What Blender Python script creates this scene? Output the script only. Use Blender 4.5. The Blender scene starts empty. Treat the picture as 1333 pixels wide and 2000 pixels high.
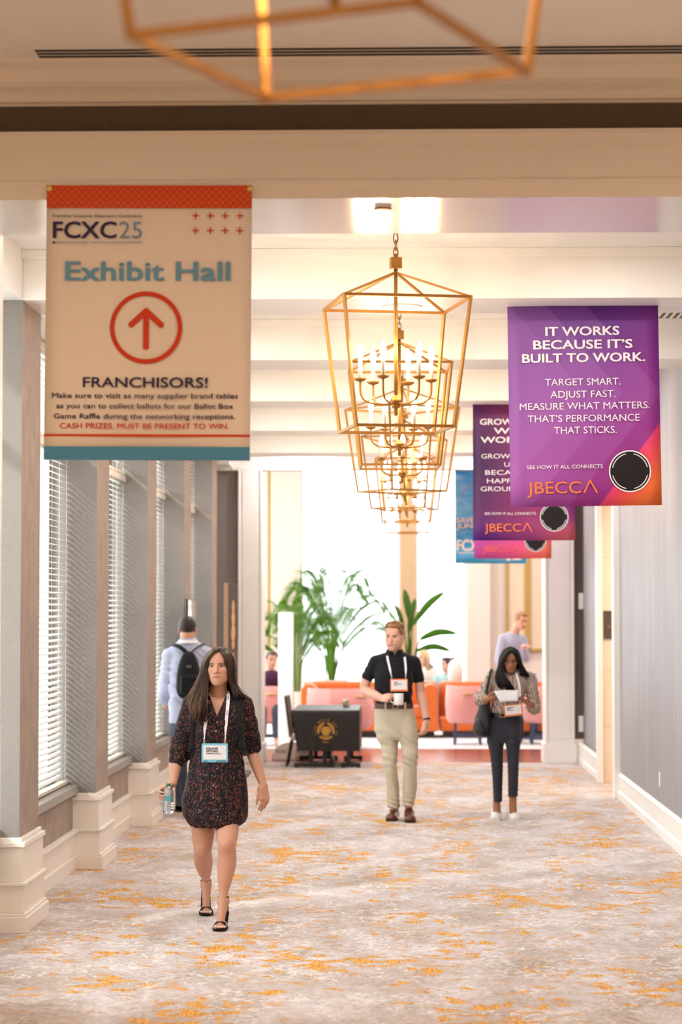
import bpy, math, random
import numpy as np
from mathutils import Vector, Matrix
random.seed(7)
RNG = np.random.default_rng(11)
SC = bpy.context.scene
COL = SC.collection
PI = math.pi

# ------------------------------------------------------------------ camera (a 135-format lens of about 81 mm, held at 1.9 m)
F = 4500.0; CAMZ = 1.9
YAW = math.atan(129.5 / F) * -1.0
PIT = math.atan(192.0 / F)
# the lens looks slightly left of the corridor axis and slightly up
FWD = np.array([-math.sin(-YAW) * math.cos(PIT), math.cos(YAW) * math.cos(PIT), math.sin(PIT)])
RGT = np.array([math.cos(YAW), math.sin(-YAW) * 1.0 * 1.0, 0.0])
UP = np.cross(RGT, FWD)

def W(px, py, Y):
    """point seen at (px,py) of the photograph at distance Y along the corridor"""
    d = FWD + RGT * ((px - 666.5) / F) + UP * ((1000.0 - py) / F)
    t = Y / d[1]
    return np.array([d[0] * t, Y, CAMZ + d[2] * t])

cd = bpy.data.cameras.new('camera'); cam = bpy.data.objects.new('camera', cd); COL.objects.link(cam)
cd.sensor_fit = 'VERTICAL'; cd.sensor_height = 36.0; cd.sensor_width = 24.0
cd.lens = F / 2000.0 * 36.0
M = Matrix(((RGT[0], UP[0], -FWD[0], 0), (RGT[1], UP[1], -FWD[1], 0), (RGT[2], UP[2], -FWD[2], CAMZ), (0, 0, 0, 1)))
cam.matrix_world = M
cd.clip_end = 300
cd.dof.use_dof = True; cd.dof.focus_distance = 14.1; cd.dof.aperture_fstop = 2.8
SC.camera = cam

# ------------------------------------------------------------------ colour and material helpers
def lin(c):
    return tuple(((v / 255.0) / 12.92 if v / 255.0 <= .04045 else ((v / 255.0 + .055) / 1.055) ** 2.4) for v in c)

class NT:
    def __init__(s, name):
        s.m = bpy.data.materials.new(name); s.m.use_nodes = True
        s.t = s.m.node_tree; s.n = s.t.nodes; s.l = s.t.links
        s.b = s.n['Principled BSDF']; s.out = s.n['Material Output']
    def node(s, typ, **kw):
        n = s.n.new(typ)
        for k, v in kw.items():
            if k in n.inputs: n.inputs[k].default_value = v
            else: setattr(n, k, v)
        return n
    def link(s, a, b): s.l.new(a, b)
    def coord(s, scale=(1, 1, 1), which='Object', rot=(0, 0, 0)):
        tc = s.node('ShaderNodeTexCoord'); mp = s.node('ShaderNodeMapping')
        mp.inputs['Scale'].default_value = scale; mp.inputs['Rotation'].default_value = rot
        s.link(tc.outputs[which], mp.inputs['Vector']); return mp.outputs['Vector']
    def noise(s, vec, scale=5, detail=3, rough=.5, dist=0):
        n = s.node('ShaderNodeTexNoise'); n.inputs['Scale'].default_value = scale; n.inputs['Detail'].default_value = detail
        n.inputs['Roughness'].default_value = rough; n.inputs['Distortion'].default_value = dist
        s.link(vec, n.inputs['Vector']); return n.outputs['Fac']
    def ramp(s, fac, stops, interp='LINEAR'):
        r = s.node('ShaderNodeValToRGB'); r.color_ramp.interpolation = interp
        e = r.color_ramp.elements
        while len(e) < len(stops): e.new(.5)
        for i, (p, c) in enumerate(stops):
            e[i].position = p
            e[i].color = (c, c, c, 1) if not hasattr(c, '__len__') else (*c[:3], 1)
        s.link(fac, r.inputs['Fac']); return r.outputs['Color']
    def mix(s, fac, a, b, blend='MIX'):
        m = s.node('ShaderNodeMix'); m.data_type = 'RGBA'; m.blend_type = blend
        for sock, v in ((m.inputs[0], fac), (m.inputs[6], a), (m.inputs[7], b)):
            if hasattr(v, 'is_output'): s.link(v, sock)
            elif hasattr(v, '__len__'): sock.default_value = (*v[:3], 1)
            else: sock.default_value = v
        return m.outputs[2]
    def math(s, op, a, b=0.0, c=None, clamp=False):
        m = s.node('ShaderNodeMath'); m.operation = op; m.use_clamp = clamp
        for i, v in enumerate((a, b) if c is None else (a, b, c)):
            if hasattr(v, 'is_output'): s.link(v, m.inputs[i])
            else: m.inputs[i].default_value = v
        return m.outputs[0]
    def bump(s, h, strength=.2, dist=.01):
        b = s.node('ShaderNodeBump'); b.inputs['Strength'].default_value = strength; b.inputs['Distance'].default_value = dist
        s.link(h, b.inputs['Height']); s.link(b.outputs['Normal'], s.b.inputs['Normal'])
    def base(s, c):
        if hasattr(c, 'is_output'): s.link(c, s.b.inputs['Base Color'])
        else: s.b.inputs['Base Color'].default_value = (*c[:3], 1)
    def set(s, **kw):
        for k, v in kw.items(): s.b.inputs[k.replace('_', ' ')].default_value = v

MATS = {}
def pm(name, rgb, rough=.5, metal=0.0, var=.06, vscale=8, stretch=(1, 1, 1), bump=0.0, bscale=60, bdist=.002, spec=.5, coat=0, sheen=0):
    """a procedural plain material: base colour with a little noise, and optional noise bump"""
    if name in MATS: return MATS[name]
    t = NT(name); c = lin(rgb)
    v = t.coord(stretch)
    n = t.noise(v, vscale, 3)
    t.base(t.mix(n, tuple(x * (1 - var) for x in c), tuple(min(1, x * (1 + var)) for x in c)))
    t.set(Roughness=rough, Metallic=metal); t.b.inputs['Specular IOR Level'].default_value = spec
    if coat: t.b.inputs['Coat Weight'].default_value = coat
    if sheen: t.b.inputs['Sheen Weight'].default_value = sheen
    if bump: t.bump(t.noise(v, bscale, 3), bump, bdist)
    MATS[name] = t.m; return t.m

def emit(name, rgb, strength):
    t = NT(name); t.base((0.8, .8, .8))
    t.b.inputs['Emission Color'].default_value = (*lin(rgb), 1); t.b.inputs['Emission Strength'].default_value = strength
    MATS[name] = t.m; return t.m

def vcol(name, rough=.5, spec=.4, bump=0, bscale=200, stretch=(1, 1, 1), sss=0, vary=0, sheen=0):
    """material that takes its own colour from the mesh's colour attribute (pigment, plus painted lip shade)"""
    t = NT(name); a = t.node('ShaderNodeAttribute'); a.attribute_name = 'col'
    v = t.coord(stretch)
    c = a.outputs['Color']
    if vary:
        n = t.noise(v, bscale, 3); c = t.mix(1.0, c, t.ramp(n, [(.25, 1 - vary), (.75, 1 + vary)]), 'MULTIPLY')
    t.base(c); t.set(Roughness=rough); t.b.inputs['Specular IOR Level'].default_value = spec
    if sss:
        t.b.inputs['Subsurface Weight'].default_value = sss; t.b.inputs['Subsurface Radius'].default_value = (.012, .004, .002)
    if sheen: t.b.inputs['Sheen Weight'].default_value = sheen
    if bump: t.bump(t.noise(v, bscale, 3), bump, .002)
    MATS[name] = t.m; return t.m

# ------------------------------------------------------------------ object helpers
def tag(o, label=None, cat=None, group=None, kind=None):
    if label: o['label'] = label
    if cat: o['category'] = cat
    if group: o['group'] = group
    if kind: o['kind'] = kind
    return o

def empty(name, loc, label, cat, group=None, rotz=0, kind=None):
    o = bpy.data.objects.new(name, None); COL.objects.link(o); o.location = tuple(float(v) for v in loc)
    o.rotation_euler = (0, 0, rotz); o.empty_display_size = .1
    tag(o, label, cat, group, kind); return o

def copy_tree(o, parent=None):
    c = o.copy(); COL.objects.link(c); c.parent = parent
    for ch in list(o.children): copy_tree(ch, c)
    return c

class MB:
    """collects shapes and links them as one mesh object"""
    def __init__(s): s.v = []; s.f = []; s.mi = []; s.sm = []; s.c = []; s.curc = None
    def add(s, vs, fs, mat=0, smooth=False):
        o = len(s.v); s.v.extend([tuple(float(a) for a in p) for p in vs])
        s.c.extend([s.curc] * len(vs))
        for f in fs: s.f.append(tuple(i + o for i in f)); s.mi.append(mat); s.sm.append(smooth)
        return o
    def box(s, x0, x1, y0, y1, z0, z1, mat=0):
        s.add([(x0, y0, z0), (x1, y0, z0), (x1, y1, z0), (x0, y1, z0), (x0, y0, z1), (x1, y0, z1), (x1, y1, z1), (x0, y1, z1)],
              [(0, 3, 2, 1), (4, 5, 6, 7), (0, 1, 5, 4), (1, 2, 6, 5), (2, 3, 7, 6), (3, 0, 4, 7)], mat)
    def boxm(s, x0, x1, y0, y1, z0, z1, mx, my, mz):
        """box with one material for x faces, one for y faces, one for z faces"""
        o = s.add([(x0, y0, z0), (x1, y0, z0), (x1, y1, z0), (x0, y1, z0), (x0, y0, z1), (x1, y0, z1), (x1, y1, z1), (x0, y1, z1)], [])
        for f, m in (((0, 3, 2, 1), mz), ((4, 5, 6, 7), mz), ((0, 1, 5, 4), my), ((1, 2, 6, 5), mx), ((2, 3, 7, 6), my), ((3, 0, 4, 7), mx)):
            s.f.append(tuple(i + o for i in f)); s.mi.append(m); s.sm.append(False)
    def rbox(s, x0, x1, y0, y1, z0, z1, r, mat=0, n=4):
        """box with rounded upright edges and a small top and bottom chamfer"""
        pts = []
        for cx, cy, a0 in ((x1 - r, y1 - r, 0), (x0 + r, y1 - r, 90), (x0 + r, y0 + r, 180), (x1 - r, y0 + r, 270)):
            for i in range(n + 1):
                a = math.radians(a0 + 90 * i / n); pts.append((cx + r * math.cos(a), cy + r * math.sin(a)))
        cx, cy = (x0 + x1) / 2, (y0 + y1) / 2; e = min(r, (z1 - z0) * .5) * .5
        rings = []
        for z, k in ((z0, e), (z0 + e * .3, e * .3), (z0 + e, 0), (z1 - e, 0), (z1 - e * .3, e * .3), (z1, e)):
            rings.append([(cx + (p[0] - cx) * (1 - k / max(1e-6, abs(x1 - x0) / 2)), cy + (p[1] - cy) * (1 - k / max(1e-6, abs(y1 - y0) / 2)), z) for p in pts])
        s.rings(rings, mat, True, True)
    def rings(s, rings, mat=0, cap=True, smooth=True, closed=True):
        n = len(rings[0]); o = s.add([p for r in rings for p in r], [])
        fs = []
        for i in range(len(rings) - 1):
            for j in range(n if closed else n - 1):
                a = o + i * n + j; b = o + i * n + (j + 1) % n
                fs.append((a, b, b + n, a + n))
        for f in fs: s.f.append(f); s.mi.append(mat); s.sm.append(smooth)
        if cap and closed:
            s.f.append(tuple(o + j for j in range(n))[::-1]); s.mi.append(mat); s.sm.append(False)
            k = o + (len(rings) - 1) * n
            s.f.append(tuple(k + j for j in range(n))); s.mi.append(mat); s.sm.append(False)
    def lathe(s, prof, c=(0, 0, 0), n=24, mat=0, smooth=True, cap=True):
        s.rings([[(c[0] + r * math.cos(2 * PI * j / n), c[1] + r * math.sin(2 * PI * j / n), c[2] + z) for j in range(n)] for r, z in prof], mat, cap, smooth)
    def tube(s, pts, r, n=8, mat=0, flat=None, smooth=True, up=None):
        pts = [np.array(p, float) for p in pts]; k = len(pts)
        rr = r if hasattr(r, '__len__') else [r] * k
        rings = []; prev = None
        for i, p in enumerate(pts):
            t = pts[min(i + 1, k - 1)] - pts[max(i - 1, 0)]; t = t / (np.linalg.norm(t) + 1e-9)
            if prev is None:
                ref = np.array(up if up is not None else ((0, 0, 1) if abs(t[2]) < .9 else (0, 1, 0)), float)
            else: ref = prev
            u = ref - t * np.dot(ref, t); u /= (np.linalg.norm(u) + 1e-9); prev = u
            w = np.cross(t, u); fl = 1.0 if flat is None else flat
            rings.append([p + (u * math.cos(2 * PI * j / n) * rr[i] + w * math.sin(2 * PI * j / n) * rr[i] * fl) for j in range(n)])
        s.rings(rings, mat, True, smooth)
    def bar(s, a, b, w, h=None, mat=0, up=(0, 0, 1)):
        """square bar from a to b"""
        a = np.array(a, float); b = np.array(b, float); h = h or w
        t = (b - a) / np.linalg.norm(b - a); ref = np.array(up, float)
        if abs(np.dot(ref, t)) > .95: ref = np.array((1., 0, 0)) if abs(t[0]) < .9 else np.array((0, 1., 0))
        u = ref - t * np.dot(ref, t); u /= np.linalg.norm(u); v = np.cross(t, u)
        s.rings([[p + v * (i * w / 2) + u * (j * h / 2) for i, j in ((-1, -1), (1, -1), (1, 1), (-1, 1))] for p in (a, b)], mat, True, False)
    def ell(s, c, r, mat=0, n=16, m=10, R=None):
        rings = []
        for i in range(m + 1):
            t = PI * i / m; t = min(max(t, .02), PI - .02)
            ring = []
            for j in range(n):
                p = np.array([r[0] * math.sin(t) * math.cos(2 * PI * j / n), r[1] * math.sin(t) * math.sin(2 * PI * j / n), -r[2] * math.cos(t)])
                if R is not None: p = R @ p
                ring.append(p + np.array(c))
            rings.append(ring)
        s.rings(rings, mat, True, True)
    def prism(s, pts, axis, a, b, mat=0, smooth=False):
        """polygon (2-D points) pushed along an axis from a to b"""
        def mk(p, t):
            return {'x': (t, p[0], p[1]), 'y': (p[0], t, p[1]), 'z': (p[0], p[1], t)}[axis]
        n = len(pts); o = s.add([mk(p, a) for p in pts] + [mk(p, b) for p in pts], [])
        for j in range(n):
            k = (j + 1) % n; s.f.append((o + j, o + k, o + n + k, o + n + j)); s.mi.append(mat); s.sm.append(smooth)
        s.f.append(tuple(o + j for j in range(n))[::-1]); s.f.append(tuple(o + n + j for j in range(n))); s.mi += [mat, mat]; s.sm += [False, False]
    def sheet(s, P, thick=.002, mat=0):
        """grid of points P[i][j] as a thin solid sheet"""
        P = np.array(P, float); a, b = P.shape[:2]
        du = np.gradient(P, axis=0); dv = np.gradient(P, axis=1)
        N = np.cross(du, dv); N /= (np.linalg.norm(N, axis=2, keepdims=True) + 1e-12)
        A = (P + N * thick / 2).reshape(-1, 3); B = (P - N * thick / 2).reshape(-1, 3)
        o = s.add(list(A) + list(B), []); k = a * b
        for i in range(a - 1):
            for j in range(b - 1):
                q = (i * b + j, (i + 1) * b + j, (i + 1) * b + j + 1, i * b + j + 1)
                s.f.append(tuple(o + x for x in q)); s.f.append(tuple(o + k + x for x in q[::-1])); s.mi += [mat, mat]; s.sm += [True, True]
        edge = [i * b for i in range(a)] + [(a - 1) * b + j for j in range(1, b)] + [i * b + b - 1 for i in range(a - 2, -1, -1)] + [j for j in range(b - 2, 0, -1)]
        for i in range(len(edge)):
            p, q = edge[i], edge[(i + 1) % len(edge)]
            s.f.append((o + q, o + p, o + k + p, o + k + q)); s.mi.append(mat); s.sm.append(False)
    def build(s, name, mats, parent=None, origin=None, bevel=0, rotz=0, xf=None):
        V = np.array(s.v, float).reshape(-1, 3)
        if xf is not None: V = V @ np.array(xf)[:3, :3].T + np.array(xf)[:3, 3]
        if origin is not None: V = V - np.array(origin, float)
        me = bpy.data.meshes.new(name); me.from_pydata(V.tolist(), [], s.f)
        for m in (mats if isinstance(mats, (list, tuple)) else [mats]): me.materials.append(m)
        me.polygons.foreach_set('material_index', s.mi); me.polygons.foreach_set('use_smooth', s.sm)
        if any(c is not None for c in s.c):
            at = me.attributes.new('col', 'FLOAT_COLOR', 'POINT')
            at.data.foreach_set('color', np.array([(*(c or (.5, .5, .5)), 1) for c in s.c], np.float32).ravel())
        me.update()
        o = bpy.data.objects.new(name, me); COL.objects.link(o)
        if parent is not None: o.parent = parent
        if bevel:
            b = o.modifiers.new('edge', 'BEVEL'); b.width = bevel; b.segments = 2; b.limit_method = 'ANGLE'
        return o

def org(t): return tuple(t.location)

# ------------------------------------------------------------------ lettering
def text_mesh(txt, width=None, height=.05, bold=0.0, depth=.0012, align='CENTER'):
    """vertices and faces of a line of lettering in the x-z plane facing -y; height is the capital height"""
    cu = bpy.data.curves.new('lettering', 'FONT'); cu.body = txt; cu.align_x = 'LEFT'; cu.size = 1.0
    cu.offset = bold; cu.extrude = .001; cu.resolution_u = 3
    o = bpy.data.objects.new('lettering', cu); COL.objects.link(o)
    dg = bpy.context.evaluated_depsgraph_get()
    me = bpy.data.meshes.new_from_object(o.evaluated_get(dg))
    V = np.empty(len(me.vertices) * 3); me.vertices.foreach_get('co', V); V = V.reshape(-1, 3)
    Fc = [tuple(p.vertices) for p in me.polygons]
    bpy.data.objects.remove(o); bpy.data.meshes.remove(me); bpy.data.curves.remove(cu)
    cap = .729
    x0, x1 = V[:, 0].min(), V[:, 0].max()
    sx = (width / (x1 - x0)) if width else height / cap
    sy = height / cap
    X = (V[:, 0] - x0) * sx
    if align == 'CENTER': X -= (x1 - x0) * sx / 2
    if align == 'RIGHT': X -= (x1 - x0) * sx
    Z = V[:, 1] * sy
    Yv = np.where(V[:, 2] > 0, -depth, 0.0005)
    return np.stack([X, Yv, Z], 1), Fc

def put_text(mb, txt, x, y, z, width=None, height=.05, bold=0.0, align='CENTER', mat=0, depth=.0012):
    """bold thickens the strokes by that share of the capital height"""
    e = max(bold, 0) * height
    V, Fc = text_mesh(txt, (width - e) if width else None, height - e * .5, 0, depth, align)
    offs = ((0, 0),) if e <= 0 else ((-.5, 0), (.5, 0), (-.17, .5), (.17, 0), (-.17, 0), (.17, .5))
    for i, (dx, dz) in enumerate(offs): mb.add(V + np.array([x + dx * e, y - i * .00012, z + dz * e]), Fc, mat)
# ------------------------------------------------------------------ smooth solid modelling for figures and clothes
def nrm(v): v = np.array(v, float); return v / (np.linalg.norm(v) + 1e-12)

def rc(a, b, ra, rb):
    a = np.array(a, float); b = np.array(b, float); ab = b - a; L2 = float(ab @ ab) + 1e-12; r = max(ra, rb)
    def fn(X, Y, Z):
        px, py, pz = X - a[0], Y - a[1], Z - a[2]
        t = np.clip((px * ab[0] + py * ab[1] + pz * ab[2]) / L2, 0, 1)
        return np.sqrt((px - t * ab[0]) ** 2 + (py - t * ab[1]) ** 2 + (pz - t * ab[2]) ** 2) - (ra + (rb - ra) * t)
    return fn, np.minimum(a, b) - r, np.maximum(a, b) + r

def chain(pts, rad, n=22, sq=None):
    """smoothly bending limb through the given points with the given radii"""
    P = cat_rom(pts, n); R = interp(np.linspace(0, len(pts) - 1, n), np.arange(len(pts)), rad)
    segs = [rc(P[i], P[i + 1], R[i], R[i + 1])[0] for i in range(n - 1)]
    def fn(X, Y, Z):
        d = segs[0](X, Y, Z)
        for f in segs[1:]: d = np.minimum(d, f(X, Y, Z))
        return d
    m = R.max(); return fn, P.min(0) - m, P.max(0) + m

def cc(a, b, ra, rb, sq=1.0, side=(0, 1, 0)):
    """cone with flat ends; sq squashes it along the given side direction"""
    a = np.array(a, float); b = np.array(b, float); ab = b - a; L = float(np.linalg.norm(ab)); t_ = ab / L; r = max(ra, rb)
    s_ = np.array(side, float); s_ = nrm(s_ - t_ * (s_ @ t_)); o_ = np.cross(t_, s_)
    def fn(X, Y, Z):
        px, py, pz = X - a[0], Y - a[1], Z - a[2]
        t = px * t_[0] + py * t_[1] + pz * t_[2]
        q = np.clip(t / L, 0, 1); rad = ra + (rb - ra) * q
        u = px * s_[0] + py * s_[1] + pz * s_[2]; v = px * o_[0] + py * o_[1] + pz * o_[2]
        d = np.sqrt((u / sq) ** 2 + v ** 2) - rad
        return np.maximum(np.maximum(d, -t), t - L)
    return fn, np.minimum(a, b) - r, np.maximum(a, b) + r

def el(c, r, R=None):
    c = np.array(c, float); r = np.array(r, float); m = float(r.max())
    def fn(X, Y, Z):
        x, y, z = X - c[0], Y - c[1], Z - c[2]
        if R is not None:
            x, y, z = R[0, 0] * x + R[1, 0] * y + R[2, 0] * z, R[0, 1] * x + R[1, 1] * y + R[2, 1] * z, R[0, 2] * x + R[1, 2] * y + R[2, 2] * z
        k0 = np.sqrt((x / r[0]) ** 2 + (y / r[1]) ** 2 + (z / r[2]) ** 2)
        k1 = np.sqrt((x / r[0] ** 2) ** 2 + (y / r[1] ** 2) ** 2 + (z / r[2] ** 2) ** 2) + 1e-9
        return k0 * (k0 - 1) / k1
    return fn, c - m, c + m

def bx(c, hs, r=.005, R=None):
    c = np.array(c, float); hs = np.array(hs, float); m = float(np.linalg.norm(hs))
    def fn(X, Y, Z):
        x, y, z = X - c[0], Y - c[1], Z - c[2]
        if R is not None:
            x, y, z = R[0, 0] * x + R[1, 0] * y + R[2, 0] * z, R[0, 1] * x + R[1, 1] * y + R[2, 1] * z, R[0, 2] * x + R[1, 2] * y + R[2, 2] * z
        qx, qy, qz = np.abs(x) - hs[0] + r, np.abs(y) - hs[1] + r, np.abs(z) - hs[2] + r
        return np.sqrt(np.maximum(qx, 0) ** 2 + np.maximum(qy, 0) ** 2 + np.maximum(qz, 0) ** 2) + np.minimum(np.maximum(qx, np.maximum(qy, qz)), 0) - r
    return fn, c - m, c + m

def interp(x, xs, ys):
    """smooth monotone-ish interpolation through knots"""
    xs = np.array(xs, float); ys = np.array(ys, float); n = len(xs)
    if n == 2: return np.interp(x, xs, ys)
    m = np.zeros(n); dx = np.diff(xs); s = np.diff(ys) / dx
    m[1:-1] = np.where(s[:-1] * s[1:] > 0, 2 * s[:-1] * s[1:] / (s[:-1] + s[1:] + 1e-12), 0); m[0] = s[0]; m[-1] = s[-1]
    x = np.clip(x, xs[0], xs[-1]); i = np.clip(np.searchsorted(xs, x) - 1, 0, n - 2)
    h = dx[i]; t = (x - xs[i]) / h
    return ((2 * t ** 3 - 3 * t ** 2 + 1) * ys[i] + (t ** 3 - 2 * t ** 2 + t) * h * m[i] + (-2 * t ** 3 + 3 * t ** 2) * ys[i + 1] + (t ** 3 - t ** 2) * h * m[i + 1])

def loft(secs, p=2.3, wob=None):
    """stack of rounded sections (z, cx, cy, rx, ry)"""
    S = np.array(sorted([tuple(q) for q in secs]), float); z = S[:, 0]
    def fn(X, Y, Z):
        zz = Z.ravel(); g = [interp(zz, z, S[:, k]).astype(np.float32)[None, None, :] for k in (1, 2, 3, 4)]
        x = np.abs(X - g[0]) / g[2]; y = np.abs(Y - g[1]) / g[3]
        f = (x ** p + y ** p) ** (1 / p)
        d = (f - 1) * np.minimum(g[2], g[3]) * .95
        if wob is not None: d = d + wob(X, Y, Z)
        return np.maximum(np.maximum(d, z[0] - Z), Z - z[-1])
    lo = (min(S[:, 1] - S[:, 3]) - .02, min(S[:, 2] - S[:, 4]) - .02, z[0]); hi = (max(S[:, 1] + S[:, 3]) + .02, max(S[:, 2] + S[:, 4]) + .02, z[-1])
    return fn, np.array(lo), np.array(hi)

class Vol:
    def __init__(s, lo, hi, h):
        s.lo = np.array(lo, float); s.h = h
        s.n = np.ceil((np.array(hi, float) - s.lo) / h).astype(int) + 1
        s.a = np.full(s.n, .5, np.float32)
    def op(s, prim, k=.01, mode='add'):
        fn, lo, hi = prim; pad = k + 3 * s.h
        i0 = np.maximum(0, np.floor((np.array(lo) - pad - s.lo) / s.h).astype(int))
        i1 = np.minimum(s.n, np.ceil((np.array(hi) + pad - s.lo) / s.h).astype(int) + 1)
        if (i1 <= i0).any(): return s
        ax = [(s.lo[q] + s.h * np.arange(i0[q], i1[q])).astype(np.float32) for q in range(3)]
        d = fn(ax[0][:, None, None], ax[1][None, :, None], ax[2][None, None, :])
        sl = tuple(slice(i0[q], i1[q]) for q in range(3)); A = s.a[sl]
        if mode == 'add':
            hh = np.maximum(k - np.abs(A - d), 0); s.a[sl] = np.minimum(A, d) - hh * hh / (4 * k)
        else:
            d = -d; hh = np.maximum(k - np.abs(A - d), 0); s.a[sl] = np.maximum(A, d) + hh * hh / (4 * k)
        return s
    def cut(s, prim, k=.006): return s.op(prim, k, 'cut')
    def half(s, p, n, k=.004):
        """keep only the side of the plane that n points away from"""
        p = np.array(p, float); n = nrm(n)
        ax = [(s.lo[q] + s.h * np.arange(s.n[q])).astype(np.float32) for q in range(3)]
        d = (ax[0][:, None, None] - p[0]) * n[0] + (ax[1][None, :, None] - p[1]) * n[1] + (ax[2][None, None, :] - p[2]) * n[2]
        s.a = np.maximum(s.a, d.astype(np.float32)); return s
    def warp(s, fn):
        ax = [(s.lo[q] + s.h * np.arange(s.n[q])).astype(np.float32) for q in range(3)]
        m = np.abs(s.a) < .05
        d = np.broadcast_to(fn(ax[0][:, None, None], ax[1][None, :, None], ax[2][None, None, :]), s.a.shape)
        s.a = np.where(m, s.a + d, s.a).astype(np.float32); return s
    def val(s, P):
        """interpolated field at points"""
        g = (np.array(P, float) - s.lo) / s.h; g = np.clip(g, 0, np.array(s.n) - 1.001); i = g.astype(int); f = g - i; o = 0
        for a in (0, 1):
            for b in (0, 1):
                for c in (0, 1):
                    w_ = (f[:, 0] if a else 1 - f[:, 0]) * (f[:, 1] if b else 1 - f[:, 1]) * (f[:, 2] if c else 1 - f[:, 2])
                    o = o + w_ * s.a[i[:, 0] + a, i[:, 1] + b, i[:, 2] + c]
        return o
    def hit(s, p, d, L=.3, off=0.0):
        """first surface point met from p along d, pulled back by off"""
        d = nrm(d); t = np.linspace(0, L, 400); P = np.array(p) + t[:, None] * d; v = s.val(P); k = np.argmax(v < 0)
        if not (v < 0).any(): return np.array(p) + d * L * .5
        if k > 0: t0 = t[k - 1] + (t[k] - t[k - 1]) * v[k - 1] / (v[k - 1] - v[k])
        else: t0 = 0
        return np.array(p) + d * (t0 - off)
    def on(s, px, py, off=.003):
        """surface point of the figure seen at a pixel of the photograph"""
        a = W(px, py, s.lo[1] + .001); b_ = W(px, py, s.lo[1] + s.h * (s.n[1] - 2)); return s.hit(a, b_ - a, np.linalg.norm(b_ - a), off)
    def mesh(s, smooth=1):
        a = s.a; g = a < 0
        n = a.shape
        cnt = np.zeros(tuple(k - 1 for k in n), np.uint8)
        offs = [(i, j, k) for i in (0, 1) for j in (0, 1) for k in (0, 1)]
        for i, j, k in offs: cnt += g[i:n[0] - 1 + i, j:n[1] - 1 + j, k:n[2] - 1 + k]
        act = (cnt > 0) & (cnt < 8)
        idx = np.argwhere(act)
        vid = np.full(cnt.shape, -1, np.int32); vid[act] = np.arange(len(idx))
        val = np.stack([a[idx[:, 0] + i, idx[:, 1] + j, idx[:, 2] + k] for i, j, k in offs], 1)
        acc = np.zeros((len(idx), 3)); num = np.zeros(len(idx))
        for p in range(8):
            for q in range(p + 1, 8):
                dv = np.array(offs[q]) - np.array(offs[p])
                if np.abs(dv).sum() != 1: continue
                v0, v1 = val[:, p], val[:, q]; m = (v0 < 0) != (v1 < 0)
                t = np.where(m, v0 / np.where(m, v0 - v1, 1), 0)
                acc += np.where(m[:, None], np.array(offs[p]) + dv * t[:, None], 0); num += m
        V = (idx + acc / num[:, None]) * s.h + s.lo
        Fs = []
        for ax in range(3):
            sl0 = [slice(None)] * 3; sl1 = [slice(None)] * 3
            sl0[ax] = slice(0, -1); sl1[ax] = slice(1, None)
            g0, g1 = g[tuple(sl0)], g[tuple(sl1)]
            e = np.argwhere(g0 != g1); b, c = (ax + 1) % 3, (ax + 2) % 3
            ok = (e[:, b] > 0) & (e[:, c] > 0) & (e[:, b] < n[b] - 1) & (e[:, c] < n[c] - 1); e = e[ok]
            q = []
            for db, dc in ((-1, -1), (0, -1), (0, 0), (-1, 0)):
                f = e.copy(); f[:, b] += db; f[:, c] += dc; q.append(vid[f[:, 0], f[:, 1], f[:, 2]])
            q = np.stack(q, 1); fl = ~g[e[:, 0], e[:, 1], e[:, 2]]
            q[fl] = q[fl][:, ::-1]; Fs.append(q)
        Fs = np.concatenate(Fs); Fs = Fs[(Fs >= 0).all(1)]
        for _ in range(smooth):
            S = np.zeros_like(V); N = np.zeros(len(V))
            for p in range(4):
                i0, i1 = Fs[:, p], Fs[:, (p + 1) % 4]
                for d in range(3):
                    S[:, d] += np.bincount(i0, V[i1, d], len(V)) + np.bincount(i1, V[i0, d], len(V))
                N += np.bincount(i0, minlength=len(V)) + np.bincount(i1, minlength=len(V))
            V = V + .5 * (S / np.maximum(N, 1)[:, None] - V)
        return V, Fs
    def build(s, name, mats, parent=None, color=None, smooth=1, facemat=None):
        V, Fs = s.mesh(smooth)
        O = np.array(parent.matrix_world.translation if False else parent.location) if parent is not None else np.zeros(3)
        me = bpy.data.meshes.new(name)
        me.vertices.add(len(V)); me.vertices.foreach_set('co', (V - O).astype(np.float32).ravel())
        me.loops.add(len(Fs) * 4); me.loops.foreach_set('vertex_index', Fs.astype(np.int32).ravel())
        me.polygons.add(len(Fs)); me.polygons.foreach_set('loop_start', np.arange(0, len(Fs) * 4, 4, dtype=np.int32))
        me.polygons.foreach_set('use_smooth', np.ones(len(Fs), bool))
        me.update(calc_edges=True)
        for m in (mats if isinstance(mats, (list, tuple)) else [mats]): me.materials.append(m)
        if color is not None:
            c = color(V).astype(np.float32); c = np.concatenate([c, np.ones((len(c), 1), np.float32)], 1)
            at = me.attributes.new('col', 'FLOAT_COLOR', 'POINT'); at.data.foreach_set('color', c.ravel())
        if facemat is not None:
            me.polygons.foreach_set('material_index', facemat(V[Fs].mean(1)).astype(np.int32))
        me.validate(); me.update()
        o = bpy.data.objects.new(name, me); COL.objects.link(o)
        if parent is not None: o.parent = parent
        return o

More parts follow.
